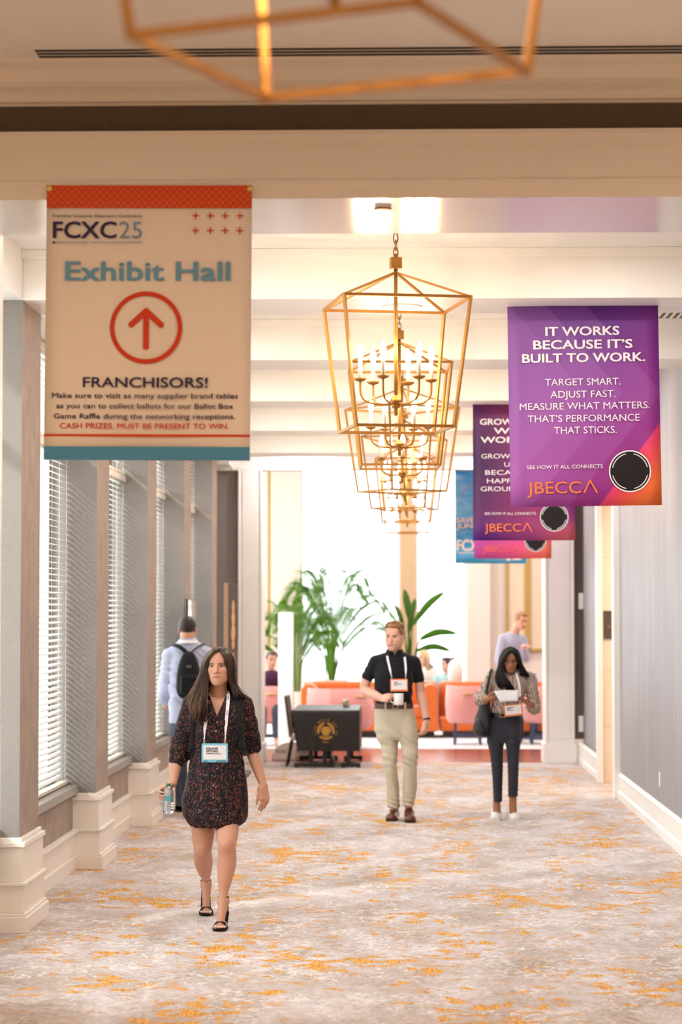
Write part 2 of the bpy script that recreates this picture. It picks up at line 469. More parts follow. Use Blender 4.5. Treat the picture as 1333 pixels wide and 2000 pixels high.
# ------------------------------------------------------------------ heads, hands, hair
class Head:
    """head frame: x to the picture's right, -y out of the face, z up; origin between the eyes' level and the ears"""
    def __init__(s, o, size=1.0, yaw=0, pitch=0, roll=0):
        y, p, r = (math.radians(a) for a in (yaw, pitch, roll))
        Rz = np.array([[math.cos(y), -math.sin(y), 0], [math.sin(y), math.cos(y), 0], [0, 0, 1]])
        Rx = np.array([[1, 0, 0], [0, math.cos(p), -math.sin(p)], [0, math.sin(p), math.cos(p)]])
        Ry = np.array([[math.cos(r), 0, math.sin(r)], [0, 1, 0], [-math.sin(r), 0, math.cos(r)]])
        s.R = Rz @ Ry @ Rx; s.o = np.array(o, float); s.s = size
    def P(s, *l): return s.o + s.R @ (np.array(l, float) * s.s)
    def L(s, V): return ((V - s.o) @ s.R) / s.s
    def solid(s, V, male=False, ears=True, jaw=1.0, nose=1.0):
        P, k = s.P, s.s
        e = lambda c, r: el(P(*c), np.array(r) * k, s.R)
        c = lambda a, b, ra, rb: rc(P(*a), P(*b), ra * k, rb * k)
        V.op(e((0, .012, .032), (.073, .094, .082)), .02)
        V.op(e((0, -.022, -.035), (.061 * jaw, .066, .078)), .03)
        for q in (-1, 1):
            V.op(c((q * .050 * jaw, .005, -.055), (q * .018, -.062, -.094), .015, .014), .03)
            V.op(e((q * .040, -.058, -.022), (.020, .018, .015)), .022)
        V.op(e((0, -.068, -.098), (.022 if male else .018, .017, .016)), .025)
        V.op(c((-.032, -.073, .022), (.032, -.073, .022), .011, .011), .02)
        V.op(e((0, -.066, .055), (.05, .02, .03)), .03)
        for q in (-1, 1): V.cut(e((q * .031, -.098, .001), (.019, .019, .0115)), .014)
        V.op(c((0, -.084, .012), (0, -.104 * nose, -.030), .0075, .0095), .012)
        V.op(e((0, -.1035 * nose, -.034), (.0105, .0105, .009)), .008)
        for q in (-1, 1): V.op(e((q * .0115, -.095, -.0365), (.0075, .010, .007)), .006)
        for q in (-1, 1): V.cut(e((q * .0065, -.101, -.0445), (.0035, .005, .0035)), .003)
        V.op(e((0, -.076, -.068), (.032, .014, .018)), .02)
        for q in (-1, 1):
            V.op(c((0, -.0890, -.0612), (q * .024, -.0790, -.0660), .0046, .0026), .006)
            V.op(c((0, -.0880, -.0722), (q * .020, -.0800, -.0685), .0056, .0028), .006)
        for q in (-1, 1): V.cut(c((0, -.0950, -.0664), (q * .021, -.0870, -.0672), .0018, .0006), .003)
        if ears:
            for q in (-1, 1):
                V.op(e((q * .076, .012, -.008), (.008, .018, .031)), .006)
                V.cut(e((q * .085, .006, -.004), (.006, .010, .018)), .005)
    def paint(s, V, skin, lips, brow=None, stubble=None):
        """pigment of the skin and lips, painted shade where the lips meet, and (for a shaved face) the beard shadow"""
        l = s.L(V); c = np.tile(np.array(skin, float), (len(V), 1))
        hh_ = .0092 * np.sqrt(np.clip(1 - (l[:, 0] / .029) ** 2, .02, 1)); w = np.exp(-(((l[:, 2] + .0668) / hh_) ** 6)) * (np.abs(l[:, 0]) < .0275) * (l[:, 1] < -.06)
        lip_shade = np.exp(-((l[:, 2] + .0666) / .0017) ** 2) * w; w = np.clip(w, 0, 1)
        c = c * (1 - w[:, None]) + np.array(lips) * w[:, None]
        c = c * (1 - lip_shade[:, None] * np.array([.45, .55, .55]))  # crease shade between the lips, painted into the colour
        blush = np.exp(-(((np.abs(l[:, 0]) - .042) / .02) ** 2 + ((l[:, 2] + .025) / .02) ** 2)) * (l[:, 1] < -.03) * .35
        c[:, 0] *= 1 + .12 * blush; c[:, 1] *= 1 - .12 * blush; c[:, 2] *= 1 - .14 * blush
        if stubble is not None:
            w = np.clip((-.045 - l[:, 2]) / .02, 0, 1) * (l[:, 1] < .0) * (l[:, 2] > -.14) * stubble
            c *= (1 - w[:, None] * np.array([.35, .3, .25]))
        return c
    def eyes(s, V, parent, iris, lash, brow_mat, brow_w=.0028, down=0.0, squint=1.0, drop=0.0):
        sf = lambda x, z, off: V.hit(s.P(x, -.16, z), s.R @ np.array((0, 1., 0)), .2 * s.s, off)
        white = pm('eye_white', (225, 215, 208), .25, var=.02); dark = pm('pupil', (12, 10, 10), .15, var=.02)
        for q in (-1, 1):
            b = MB(); c = np.array((q * .0305, -.0765, .0008))
            b.ell(s.P(*c), np.array((.0138, .0075, .0064 * squint)) * s.s, 0, 18, 10, s.R)
            b.ell(s.P(c[0] + .0002, c[1] - .0052, c[2] - down), np.array((.0058, .0030, .0056 * squint)) * s.s, 1, 14, 8, s.R)
            b.ell(s.P(c[0] + .0002, c[1] - .0074, c[2] - down), np.array((.0026, .0012, .0026 * squint)) * s.s, 2, 10, 6, s.R)
            up = [s.P(q * x, y, z) for x, y, z in ((.0165, -.0775, .0012), (.022, -.0825, .0060 * squint), (.030, -.0845, .0075 * squint), (.039, -.0820, .0058 * squint), (.0455, -.0745, .0005))]
            b.tube(up, [.0008 * s.s, .0014 * s.s, .0018 * s.s, .0018 * s.s, .0010 * s.s], 6, 3)
            lo = [s.P(q * x, y, z) for x, y, z in ((.018, -.078, -.002), (.030, -.083, -.0066 * squint), (.0440, -.0755, -.001))]
            b.tube(lo, [.0005 * s.s, .0009 * s.s, .0006 * s.s], 6, 3)
            b.build('eye', [white, iris, dark, lash], parent, org(parent))
            b = MB()
            pts = [sf(q * x, z - drop, .0004) for x, z in ((.0125, .0165), (.020, .0192), (.030, .0212), (.040, .0206), (.0475, .0165))]
            b.tube(pts, [brow_w * .8 * s.s, brow_w * 1.15 * s.s, brow_w * s.s, brow_w * .7 * s.s, brow_w * .25 * s.s], 8, 0)
            b.build('eyebrow', brow_mat, parent, org(parent))

def hand(V, wr, u, w, v, curls, s=1.0, thumb=((.9, .5, .1), (.9, .1, .4)), spread=.2, k=.009):
    """hand at a wrist: u along the fingers, w out of the palm, v towards the thumb; returns finger tips"""
    wr = np.array(wr, float); u = nrm(u); w = nrm(np.array(w, float) - u * np.dot(w, u)); v0 = np.cross(u, w)
    v = v0 if np.dot(v0, v) > 0 else -v0
    tips = []
    off = (.0285, .0095, -.0095, -.027); L = (.070, .078, .072, .056); R0 = (.0088, .009, .0086, .0076); base = (.088, .092, .088, .080)
    for i in range(4):
        b = wr + (u * base[i] + v * off[i]) * s
        V.op(rc(wr + (u * .008 + v * off[i] * .55) * s, b, .0135 * s, .0112 * s), .016)
        a = 0.0; p = b; d0 = nrm(u + v * spread * (off[i] / .03) * .5)
        for j, fr in enumerate((.44, .31, .25)):
            a += curls[i][j] if hasattr(curls[i], '__len__') else curls[i]
            d = d0 * math.cos(a) + w * math.sin(a)
            q = p + d * L[i] * fr * s; r0 = R0[i] * s * (1, .92, .84)[j]; r1 = R0[i] * s * (.92, .84, .72)[j]
            V.op(rc(p, q, r0, r1), .004 if j else .007); p = q
        tips.append((p, d))
    V.op(el(wr + (u * .03 + v * .022 + w * .006) * s, np.array((.02, .02, .022)) * s), .016)
    p = wr + (u * .022 + v * .024 + w * .004) * s; r = .0115 * s
    for j, (t, ln) in enumerate(zip(thumb, (.042, .034, .026))):
        d = nrm(u * t[0] + v * t[1] + w * t[2]); q = p + d * ln * s
        V.op(rc(p, q, r, r * .88), .010 if j == 0 else .005); p = q; r *= .88
    if len(thumb) < 3:
        q = p + d * .022 * s; V.op(rc(p, q, r, r * .8), .004); p = q
    tips.append((p, d)); return tips

def cat_rom(pts, n):
    P = np.array(pts, float); t = np.linspace(0, len(P) - 1, n); out = []
    for x in t:
        i = min(int(x), len(P) - 2); f = x - i
        p0, p1, p2, p3 = P[max(i - 1, 0)], P[i], P[i + 1], P[min(i + 2, len(P) - 1)]
        out.append(.5 * ((2 * p1) + (-p0 + p2) * f + (2 * p0 - 5 * p1 + 4 * p2 - p3) * f * f + (-p0 + 3 * p1 - 3 * p2 + p3) * f ** 3))
    return np.array(out)

def hair_locks(mb, head, guides, n, rad, cols, seg=16, jit=.006, wave=.0, flat=.45, layers=2, seed=1, sheet=True, tail=.25):
    """locks of hair laid between guide curves (all given in the head's frame)"""
    rg = np.random.default_rng(seed)
    G = np.array([cat_rom(g, seg) for g in guides])
    m = len(G)
    def at(t):
        i = min(int(t), m - 2); f = t - i; return G[i] * (1 - f) + G[i + 1] * f
    if sheet:
        mb.curc = tuple(np.array(cols[0]) * .7)
        P = [[head.P(*(q * np.array((.965, .965, .985)))) for q in at(t)] for t in np.linspace(0, m - 1 - 1e-6, m * 5)]
        mb.sheet(P, .006 * head.s)
    for i in range(n):
        t = (i + rg.uniform(-.4, 1.4)) / n * (m - 1); t = min(max(t, 0), m - 1 - 1e-6)
        c = at(t).copy(); lay = rg.integers(0, layers)
        ph = t * 1.1 + seed + rg.uniform(-.5, .5); fr = rg.uniform(1.0, 1.25)
        s_ = np.linspace(0, 1, seg)
        o = rg.normal(0, jit, 3)
        c += o * (s_[:, None] ** 1.2) + (-lay) * .004 * np.sign(c) * (np.abs(c) > .03)
        if wave:
            w = wave * s_ ** 1.3
            c[:, 0] += w * np.sin(ph + fr * 6.28 * s_); c[:, 1] += w * .6 * np.cos(ph + fr * 6.28 * s_)
        cut = seg - int(rg.integers(0, max(1, int(seg * tail))))
        c = c[:cut]
        k = len(c); rr = [rad * rg.uniform(.8, 1.2) * (.55 + .45 * math.sin(PI * min(1, (j + 1.5) / k))) * (1 if j < k - 2 else .55) for j in range(k)]
        a = rg.uniform(); c0, c1 = np.array(cols[rg.integers(0, len(cols))]), np.array(cols[rg.integers(0, len(cols))])
        mb.curc = tuple(c0 * (1 - a) + c1 * a)
        mb.tube([head.P(*p) for p in c], [r * head.s for r in rr], 6, 0, flat=flat, up=head.R @ np.array((0, -1, 0)))
    mb.curc = None
# ------------------------------------------------------------------ setting materials
WHITE = pm('white_paint', (240, 238, 235), .42, var=.015, vscale=3)
WHITE_GLOSS = pm('white_satin_paint', (238, 238, 238), .16, var=.01, vscale=2, spec=.6)
CEIL = pm('ceiling_paint', (236, 234, 231), .75, var=.015, vscale=3)
CREAM = pm('cream_trim', (238, 230, 220), .38, var=.02, vscale=3)
DARKBAND = pm('dark_fabric_band', (100, 86, 72), .8, var=.08, vscale=40, bump=.2, bscale=300)
DARKPANEL = pm('dark_panel', (92, 78, 74), .55, var=.06, vscale=20, stretch=(1, 1, .2))
GOLD = pm('gold_frame', (202, 168, 92), .35, .6, var=.08)

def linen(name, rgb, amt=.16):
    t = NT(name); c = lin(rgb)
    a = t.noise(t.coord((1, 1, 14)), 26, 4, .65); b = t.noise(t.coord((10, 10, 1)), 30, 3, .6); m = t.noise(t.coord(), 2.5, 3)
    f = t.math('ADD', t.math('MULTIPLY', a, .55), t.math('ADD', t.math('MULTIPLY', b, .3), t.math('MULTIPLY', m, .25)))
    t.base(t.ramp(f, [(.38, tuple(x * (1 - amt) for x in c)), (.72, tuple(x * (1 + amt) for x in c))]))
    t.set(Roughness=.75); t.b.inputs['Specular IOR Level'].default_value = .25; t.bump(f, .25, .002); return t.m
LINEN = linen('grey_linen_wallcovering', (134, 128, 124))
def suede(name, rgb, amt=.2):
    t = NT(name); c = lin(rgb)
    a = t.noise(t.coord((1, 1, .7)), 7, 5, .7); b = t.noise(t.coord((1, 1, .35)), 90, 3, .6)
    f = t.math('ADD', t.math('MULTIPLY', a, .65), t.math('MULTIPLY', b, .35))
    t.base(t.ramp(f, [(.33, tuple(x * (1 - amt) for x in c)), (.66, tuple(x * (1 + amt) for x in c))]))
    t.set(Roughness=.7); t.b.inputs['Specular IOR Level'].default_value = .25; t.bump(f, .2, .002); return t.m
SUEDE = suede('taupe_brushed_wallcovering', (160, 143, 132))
def silver():
    t = NT('silver_strie_wallpaper'); c = lin((150, 147, 153))
    a = t.noise(t.coord((1, 1, .05)), 7, 4, .6); b = t.noise(t.coord((1, 1, .03)), 60, 3, .7); d = t.noise(t.coord((1, 1, .8)), 90, 2)
    f = t.math('ADD', t.math('MULTIPLY', a, .34), t.math('ADD', t.math('MULTIPLY', b, .26), t.math('ADD', t.math('MULTIPLY', d, .2), t.math('MULTIPLY', t.noise(t.coord((1, 1, .4)), 2.2, 3), .2))))
    t.base(t.ramp(f, [(.38, tuple(x * .76 for x in c)), (.64, tuple(min(1, x * 1.2) for x in c))]))
    t.set(Roughness=.5); t.b.inputs['Specular IOR Level'].default_value = .4; t.bump(f, .15, .002); return t.m
SILVER = silver()

def carpet():
    t = NT('patterned_carpet')
    w = t.coord((1, 1, 1))
    # woven ground: lavender grey over warm beige in soft drifts with fine cross threads
    drift = t.noise(t.coord((1.0, .5, 1)), 2.4, 4, .6, .6)
    thread = t.noise(t.coord((1, 6, 1)), 30, 3, .7)
    fleck = t.noise(t.coord((1.6, 1.0, 1)), 15, 4, .7, 1.2)
    g = t.math('ADD', t.math('MULTIPLY', drift, .40), t.math('ADD', t.math('MULTIPLY', thread, .2), t.math('MULTIPLY', fleck, .40)))
    ground = t.ramp(g, [(.38, lin((150, 132, 118))), (.46, lin((178, 164, 156))), (.53, lin((194, 184, 184))), (.64, lin((216, 211, 215)))])
    # pale crackle veins
    wv = t.node('ShaderNodeTexVoronoi'); wv.feature = 'DISTANCE_TO_EDGE'; wv.inputs['Scale'].default_value = 7.5
    nz = t.node('ShaderNodeTexNoise'); nz.inputs['Scale'].default_value = 6.0; nz.inputs['Detail'].default_value = 3
    t.link(w, nz.inputs['Vector'])
    ad = t.node('ShaderNodeVectorMath'); ad.operation = 'MULTIPLY_ADD'
    t.link(nz.outputs['Color'], ad.inputs[0]); ad.inputs[1].default_value = (.32, .5, .3); t.link(t.coord((1.0, .62, 1)), ad.inputs[2])
    t.link(ad.outputs['Vector'], wv.inputs['Vector'])
    vein = t.ramp(wv.outputs['Distance'], [(.0, 1.0), (.035, .75), (.06, 0)])
    vmask = t.ramp(t.noise(t.coord((1, .7, 1)), 3.1, 2), [(.42, 0), (.56, 1)])
    ground = t.mix(t.math('MULTIPLY', t.math('MULTIPLY', vein, vmask), .75), ground, lin((232, 227, 226)))
    # rust threads and golden patches
    big = t.noise(t.coord((1.0, .5, 1)), 1.5, 2, .5, .3)
    sm = t.noise(t.coord((.8, .80, 1)), 8.4, 5, .62, .7)
    p = t.math('ADD', t.math('MULTIPLY', t.math('SUBTRACT', thread, .5), .07), t.math('ADD', t.math('MULTIPLY', big, .36), t.math('MULTIPLY', sm, .64)))
    patch = t.ramp(p, [(.558, 0), (.568, 1)])
    rim = t.ramp(p, [(.528, 0), (.556, 1)])
    hatch = t.noise(t.coord((1, .12, 1), rot=(0, 0, .5)), 70, 2, .5)
    gold = t.ramp(hatch, [(.36, lin((184, 118, 24))), (.5, lin((212, 148, 28))), (.62, lin((224, 166, 64)))])
    c = t.mix(t.math('MULTIPLY', t.math('MULTIPLY', rim, t.ramp(fleck, [(.42, .0), (.58, 1)])), .7), ground, lin((182, 128, 74)))
    c = t.mix(t.math('MULTIPLY', patch, .95), c, gold)
    t.base(c); t.set(Roughness=.95); t.b.inputs['Specular IOR Level'].default_value = .1
    t.b.inputs['Sheen Weight'].default_value = .15
    t.bump(t.math('ADD', thread, p), .25, .004); return t.m
CARPET = carpet()

def woodfloor():
    t = NT('red_wood_floor')
    br = t.node('ShaderNodeTexBrick'); br.inputs['Scale'].default_value = 1.0; br.inputs['Brick Width'].default_value = 1.2; br.inputs['Row Height'].default_value = .13
    br.inputs['Mortar Size'].default_value = .004; br.inputs['Color1'].default_value = (*lin((150, 78, 58)), 1); br.inputs['Color2'].default_value = (*lin((124, 60, 46)), 1); br.inputs['Mortar'].default_value = (*lin((96, 50, 40)), 1)
    t.link(t.coord(), br.inputs['Vector'])
    n = t.noise(t.coord((1, 8, 1)), 12, 3)
    t.base(t.mix(.3, br.outputs['Color'], t.ramp(n, [(.3, lin((120, 58, 42))), (.7, lin((176, 104, 78)))])))
    t.set(Roughness=.22); return t.m
WOOD = woodfloor()

GLASS = NT('window_glass'); GLASS.t.nodes.remove(GLASS.b)
_tr = GLASS.node('ShaderNodeBsdfTransparent'); _tr.inputs['Color'].default_value = (.94, .96, .95, 1)
_gl = GLASS.node('ShaderNodeBsdfGlossy'); _gl.inputs['Roughness'].default_value = .02
_mx = GLASS.node('ShaderNodeMixShader'); _mx.inputs[0].default_value = .06
GLASS.link(_tr.outputs[0], _mx.inputs[1]); GLASS.link(_gl.outputs[0], _mx.inputs[2]); GLASS.link(_mx.outputs[0], GLASS.out.inputs['Surface'])
GLASSM = GLASS.m

def st(mb, name, mats, label, cat='room part', bevel=0):
    return tag(mb.build(name, mats, bevel=bevel), label, cat, kind='structure')

XL, XR = -2.30, 2.155          # pilaster faces and right wall
ZB, ZC = 3.753, 4.05           # beam undersides, corridor ceiling
Y0, Y1 = 10.3, 28.8            # portal at the near end, opening to the lounge at the far end
P0, PER, PW = 13.65, 3.35, .70 # first beam, spacing, beam width

# floors
b = MB(); b.box(-4.2, 6.0, -3.0, 28.9, -.12, 0); st(b, 'floor', CARPET, 'grey and beige corridor carpet with scattered golden orange patches', 'floor')
b = MB(); b.box(-9, 9, 28.9, 43.0, -.12, -.002); st(b, 'floor.001', WOOD, 'reddish wood floor of the lounge beyond the carpet', 'floor')

# near hall: ceiling, walls (mostly out of the frame)
b = MB(); b.box(-4.2, 4.2, -3.0, 10.45, 4.36, 4.46); st(b, 'ceiling', CEIL, 'plain ceiling of the near hall with a slot diffuser', 'ceiling')
b = MB(); b.box(-4.2, -4.0, -3.0, 10.3, 0, 4.36); st(b, 'wall_near_left', WHITE, 'white left wall of the near hall', 'wall')
b = MB(); b.box(4.0, 4.2, -3.0, 10.3, 0, 4.36); st(b, 'wall_near_right', WHITE, 'white right wall of the near hall', 'wall')
b = MB(); b.box(-4.2, 4.2, -3.2, -3.0, 0, 4.46); st(b, 'wall_near_back', WHITE, 'white wall closing the near hall', 'wall')

# portal: moulded header, satin underside, dark band, cornice
b = MB()
b.prism([(10.30, ZB), (11.27, ZB), (11.27, 4.056), (10.26, 4.056), (10.26, 4.035), (10.285, 4.02), (10.285, 3.985), (10.30, 3.975), (10.30, 3.845), (10.29, 3.835), (10.29, 3.82), (10.30, 3.81)], 'x', -4.0, 4.0, 0)
b.f[2] = b.f[2]
o = st(b, 'trim_1', [CREAM, WHITE_GLOSS], 'deep moulded cream header across the corridor mouth', 'header')
for p in o.data.polygons:
    if abs(p.normal.z) > .9 and p.center.z < ZB + .01: p.material_index = 1
b = MB(); b.box(-4.0, 4.0, 10.36, 11.27, 4.056, 4.19); st(b, 'trim_2', DARKBAND, 'dark brown fabric band above the cream header', 'fascia band')
b = MB(); b.prism([(10.34, 4.19), (11.0, 4.19), (11.0, 4.37), (10.12, 4.37), (10.14, 4.345), (10.2, 4.325), (10.24, 4.28), (10.24, 4.255), (10.30, 4.235), (10.30, 4.20), (10.34, 4.20)], 'x', -4.0, 4.0, 0)
st(b, 'trim_3', CREAM, 'cream cornice moulding under the near ceiling', 'cornice')
b = MB(); b.box(-4.0, -1.995, 10.3, 11.27, 0, ZB); st(b, 'trim_4', WHITE, 'white left jamb of the corridor mouth', 'jamb')
b = MB(); b.box(XR, 4.0, 10.3, 11.27, 0, ZB); st(b, 'trim_5', WHITE, 'white right jamb of the corridor mouth', 'jamb')

# corridor ceiling, beams, left soffit
b = MB(); b.box(-3.0, 6.0, 11.27, 29.4, ZC, ZC + .12); st(b, 'ceiling.001', CEIL, 'white ceiling of the corridor between the beams', 'ceiling')
ORD = ['first', 'second', 'third', 'fourth', 'fifth']
for k in range(5):
    y = P0 + PER * k
    b = MB(); b.box(XL, XR, y, y + PW, ZB, ZC)
    b.box(XL, XR, y - .05, y, ZC - .05, ZC); b.box(XL, XR, y + PW, y + PW + .05, ZC - .05, ZC)
    st(b, 'trim_%d' % (6 + k), WHITE, 'white dropped ceiling beam, %s beyond the cream header' % ORD[k], 'beam', bevel=.004)
b = MB(); b.box(-3.0, XL, 11.27, Y1, ZB, ZC); st(b, 'trim_11', WHITE, 'white soffit box running above the windows', 'soffit')

# window wall on the left: pilasters, plinths, spandrels, windows
for k in range(-1, 5):
    y = P0 + PER * k
    if k >= 0:
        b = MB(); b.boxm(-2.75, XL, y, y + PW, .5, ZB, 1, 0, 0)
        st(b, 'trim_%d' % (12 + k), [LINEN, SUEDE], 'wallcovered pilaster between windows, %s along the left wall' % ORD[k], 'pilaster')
        b = MB()
        for z0, z1, e in ((0, .095, .062), (.095, .115, .05), (.115, .275, .035), (.275, .295, .05), (.295, .50, .028), (.50, .53, .04), (.53, .555, .018)):
            b.box(-2.75, XL + e, y - e, y + PW + e, z0, z1)
        st(b, 'baseboard_left_%d' % (k + 1) if k else 'baseboard_left', CREAM, 'tall stepped cream plinth at the foot of the %s pilaster' % ORD[k], 'plinth', bevel=.004)
    ya, yb = (y + PW, y + PER) if k >= 0 else (11.27, P0)
    last = k == 4
    if last: yb = Y1
    b = MB(); b.box(-2.75, -2.465, ya, yb, 0, .60 if not last else ZB); st(b, 'wall_left_%d' % (k + 2), SUEDE if not last else LINEN, ('taupe wall strip below window %d' % (k + 2)) if not last else 'grey wall beside the lounge opening', 'wall')
    b = MB(); b.box(-2.60, -2.43, ya, yb, 0, .10); b.box(-2.60, -2.445, ya, yb, .10, .265); b.box(-2.60, -2.425, ya, yb, .265, .29)
    st(b, 'baseboard_left_%d' % (k + 12), CREAM, 'cream baseboard under window %d' % (k + 2), 'baseboard', bevel=.003)
    if last: continue
    b = MB(); b.box(-2.70, -2.425, ya, yb, .555, .615); st(b, 'trim_%d' % (30 + k), pm('grey_sill', (150, 146, 140), .4), 'grey sill of window %d' % (k + 2), 'sill', bevel=.004)
    t = empty('window_%d' % (k + 2), (-2.68, (ya + yb) / 2, .6), 'tall window with white frame, number %d from the near end' % (k + 2), 'window', kind='structure')
    fr = MB(); f = .06
    fr.box(-2.73, -2.65, ya, ya + f, .615, ZB); fr.box(-2.73, -2.65, yb - f, yb, .615, ZB)
    fr.box(-2.73, -2.65, ya, yb, .615, .615 + f); fr.box(-2.73, -2.65, ya, yb, ZB - f, ZB); fr.box(-2.73, -2.65, ya, yb, 3.06, 3.12)
    fr.box(-2.72, -2.66, (ya + yb) / 2 - .03, (ya + yb) / 2 + .03, .615, ZB)
    fr.build('frame', WHITE, t, org(t))
    g = MB(); g.box(-2.692, -2.688, ya + f, yb - f, .675, ZB - f); g.build('pane', GLASSM, t, org(t))
    if k < 0: continue
    # blinds: an upper and a lower one in each window
    SL = pm('blind_slat', (236, 236, 232), .35, var=.02)
    for z0, z1, which in ((.625, 3.09, 'lower'), (3.10, ZB - .01, 'upper')):
        t = empty('venetian_blind', (-2.53, (ya + yb) / 2, z0), 'white %s venetian blind in the %s window of the left wall' % (which, ORD[k]), 'blind', 'white blinds of the left windows')
        s = MB(); n = int((z1 - z0 - .09) / .043)
        for i in range(n):
            z = z1 - .075 - i * .043; a = math.radians(14)
            x0, x1 = -2.53 - .025 * math.cos(a), -2.53 + .025 * math.cos(a); dz = .025 * math.sin(a)
            s.sheet([[(x0, ya + .02, z + dz), (-2.53, ya + .02, z + .003), (x1, ya + .02, z - dz)], [(x0, yb - .02, z + dz), (-2.53, yb - .02, z + .003), (x1, yb - .02, z - dz)]], .0025)
        s.build('slats', SL, t, org(t))
        h = MB(); h.box(-2.565, -2.495, ya + .015, yb - .015, z1 - .055, z1); h.build('headrail', pm('blind_rail', (205, 200, 188), .4), t, org(t))
        h = MB(); h.box(-2.556, -2.504, ya + .02, yb - .02, z0, z0 + .022); h.build('bottom_rail', pm('blind_bottom_rail', (222, 214, 192), .4), t, org(t))
        for q in (.06, .32, .5, .68, .94):
            h = MB(); yy = ya + (yb - ya) * q
            for xx in (-2.5565, -2.5035): h.box(xx - .001, xx + .001, yy - .0035, yy + .0035, z0, z1)
            h.build('ladder_cord', SL, t, org(t))

# right wall with the side opening
b = MB(); b.box(XR, XR + .2, 11.27, 23.6, 0, ZC); st(b, 'wall_right', SILVER, 'silver grey streaked wallpaper on the right wall', 'wall')
b = MB(); b.box(XR + .04, XR + .2, 25.6, Y1, 0, ZC); st(b, 'wall_right_far', SILVER, 'short pale wallpapered wall beyond the side opening', 'wall')
b = MB(); b.box(XR, XR + .2, 23.6, 25.55, 3.45, ZC); st(b, 'wall_right_over', SILVER, 'wallpaper over the side opening', 'wall')
for (ya, yb, nm, lb) in ((11.27, 23.5, 'baseboard_right', 'tall white baseboard along the right wall'), (25.7, Y1, 'baseboard_right_far', 'white baseboard beyond the side opening')):
    b = MB(); b.prism([(XR + .02, 0), (XR - .032, 0), (XR - .032, .07), (XR - .02, .088), (XR - .02, .215), (XR - .028, .225), (XR - .028, .24), (XR - .008, .262), (XR + .02, .262)], 'y', ya, yb)
    st(b, nm, WHITE, lb, 'baseboard')
b = MB()
for ya, yb in ((23.45, 23.65), (25.5, 25.7)):
    b.box(XR - .065, XR + (.2 if ya < 24 else .0), ya, yb, 0, 3.57)
b.box(XR - .065, XR + .2, 23.45, 25.7, 3.45, 3.57)
st(b, 'door_1', WHITE, 'white cased opening in the right wall', 'door casing', bevel=.006)
TILE = NT('cream_stone_tile'); _br = TILE.node('ShaderNodeTexBrick'); _br.offset = 0; _br.inputs['Scale'].default_value = 1; _br.inputs['Brick Width'].default_value = .9; _br.inputs['Row Height'].default_value = .62
_br.inputs['Mortar Size'].default_value = .004; _br.inputs['Color1'].default_value = (*lin((240, 222, 200)), 1); _br.inputs['Color2'].default_value = (*lin((236, 216, 192)), 1); _br.inputs['Mortar'].default_value = (*lin((214, 190, 164)), 1)
TILE.link(TILE.coord(rot=(PI / 2, 0, 0)), _br.inputs['Vector']); TILE.base(_br.outputs['Color']); TILE.set(Roughness=.4)
b = MB(); b.box(XR + .001, 5.6, 25.54, 25.6, 0, 3.5); st(b, 'wall_side_passage', TILE.m, 'cream tiled wall inside the side opening', 'wall')
b = MB(); b.box(XR + .2, 5.6, 23.5, 23.58, 0, 3.5); b.box(5.5, 5.6, 23.5, 25.54, 0, 3.5); b.box(XR + .2, 5.6, 23.5, 25.54, 3.45, 3.55); st(b, 'wall_side_passage_near', CREAM, 'cream wall and ceiling of the side passage', 'wall')

# far end: header, columns, dark panel
b = MB(); b.box(-3.0, 3.0, Y1, Y1 + .16, 3.653, ZC); b.box(-2.2, 2.2, Y1 - .015, Y1 + .17, 3.653, 3.70); st(b, 'trim_40', WHITE, 'white header over the opening to the lounge', 'header', bevel=.004)
for x0, x1, n, side in ((-2.12, -1.815, 41, 'left'), (1.715, 2.08, 42, 'right')):
    b = MB(); b.box(x0, x1, Y1, Y1 + .6, 0, 3.66)
    b.box(x0 + .05, x1 - .05, Y1 - .012, Y1, .3, 3.66); b.box(x0 - .0, x0 + .03, Y1 - .02, Y1, .26, 3.66); b.box(x1 - .03, x1, Y1 - .02, Y1, .26, 3.66)
    b.box(x0 - .02, x1 + .02, Y1 - .03, Y1 + .62, 0, .24)
    st(b, 'trim_%d' % n, WHITE, 'white panelled column on the %s side of the lounge opening' % side, 'column', bevel=.006)
b = MB(); b.box(-2.75, -2.12, Y1 + .05, Y1 + .3, 0, ZC); st(b, 'wall_end_left', LINEN, 'grey wall strip left of the far left column', 'wall')
b = MB(); b.box(-2.42, -2.2, 28.4, Y1 + .1, 3.70, ZC); st(b, 'trim_43', WHITE, 'white boxed corner below the soffit', 'soffit')
b = MB(); b.box(2.08, 2.4, Y1 + .03, Y1 + .3, .3, 3.66); st(b, 'wall_end_right', DARKPANEL, 'dark brown wall strip right of the far right column', 'wall')
b = MB(); b.box(2.08, 2.3, Y1 - .0, Y1 + .3, 0, .3); st(b, 'baseboard_end', CREAM, 'cream baseboard below the dark wall strip', 'baseboard', bevel=.004)

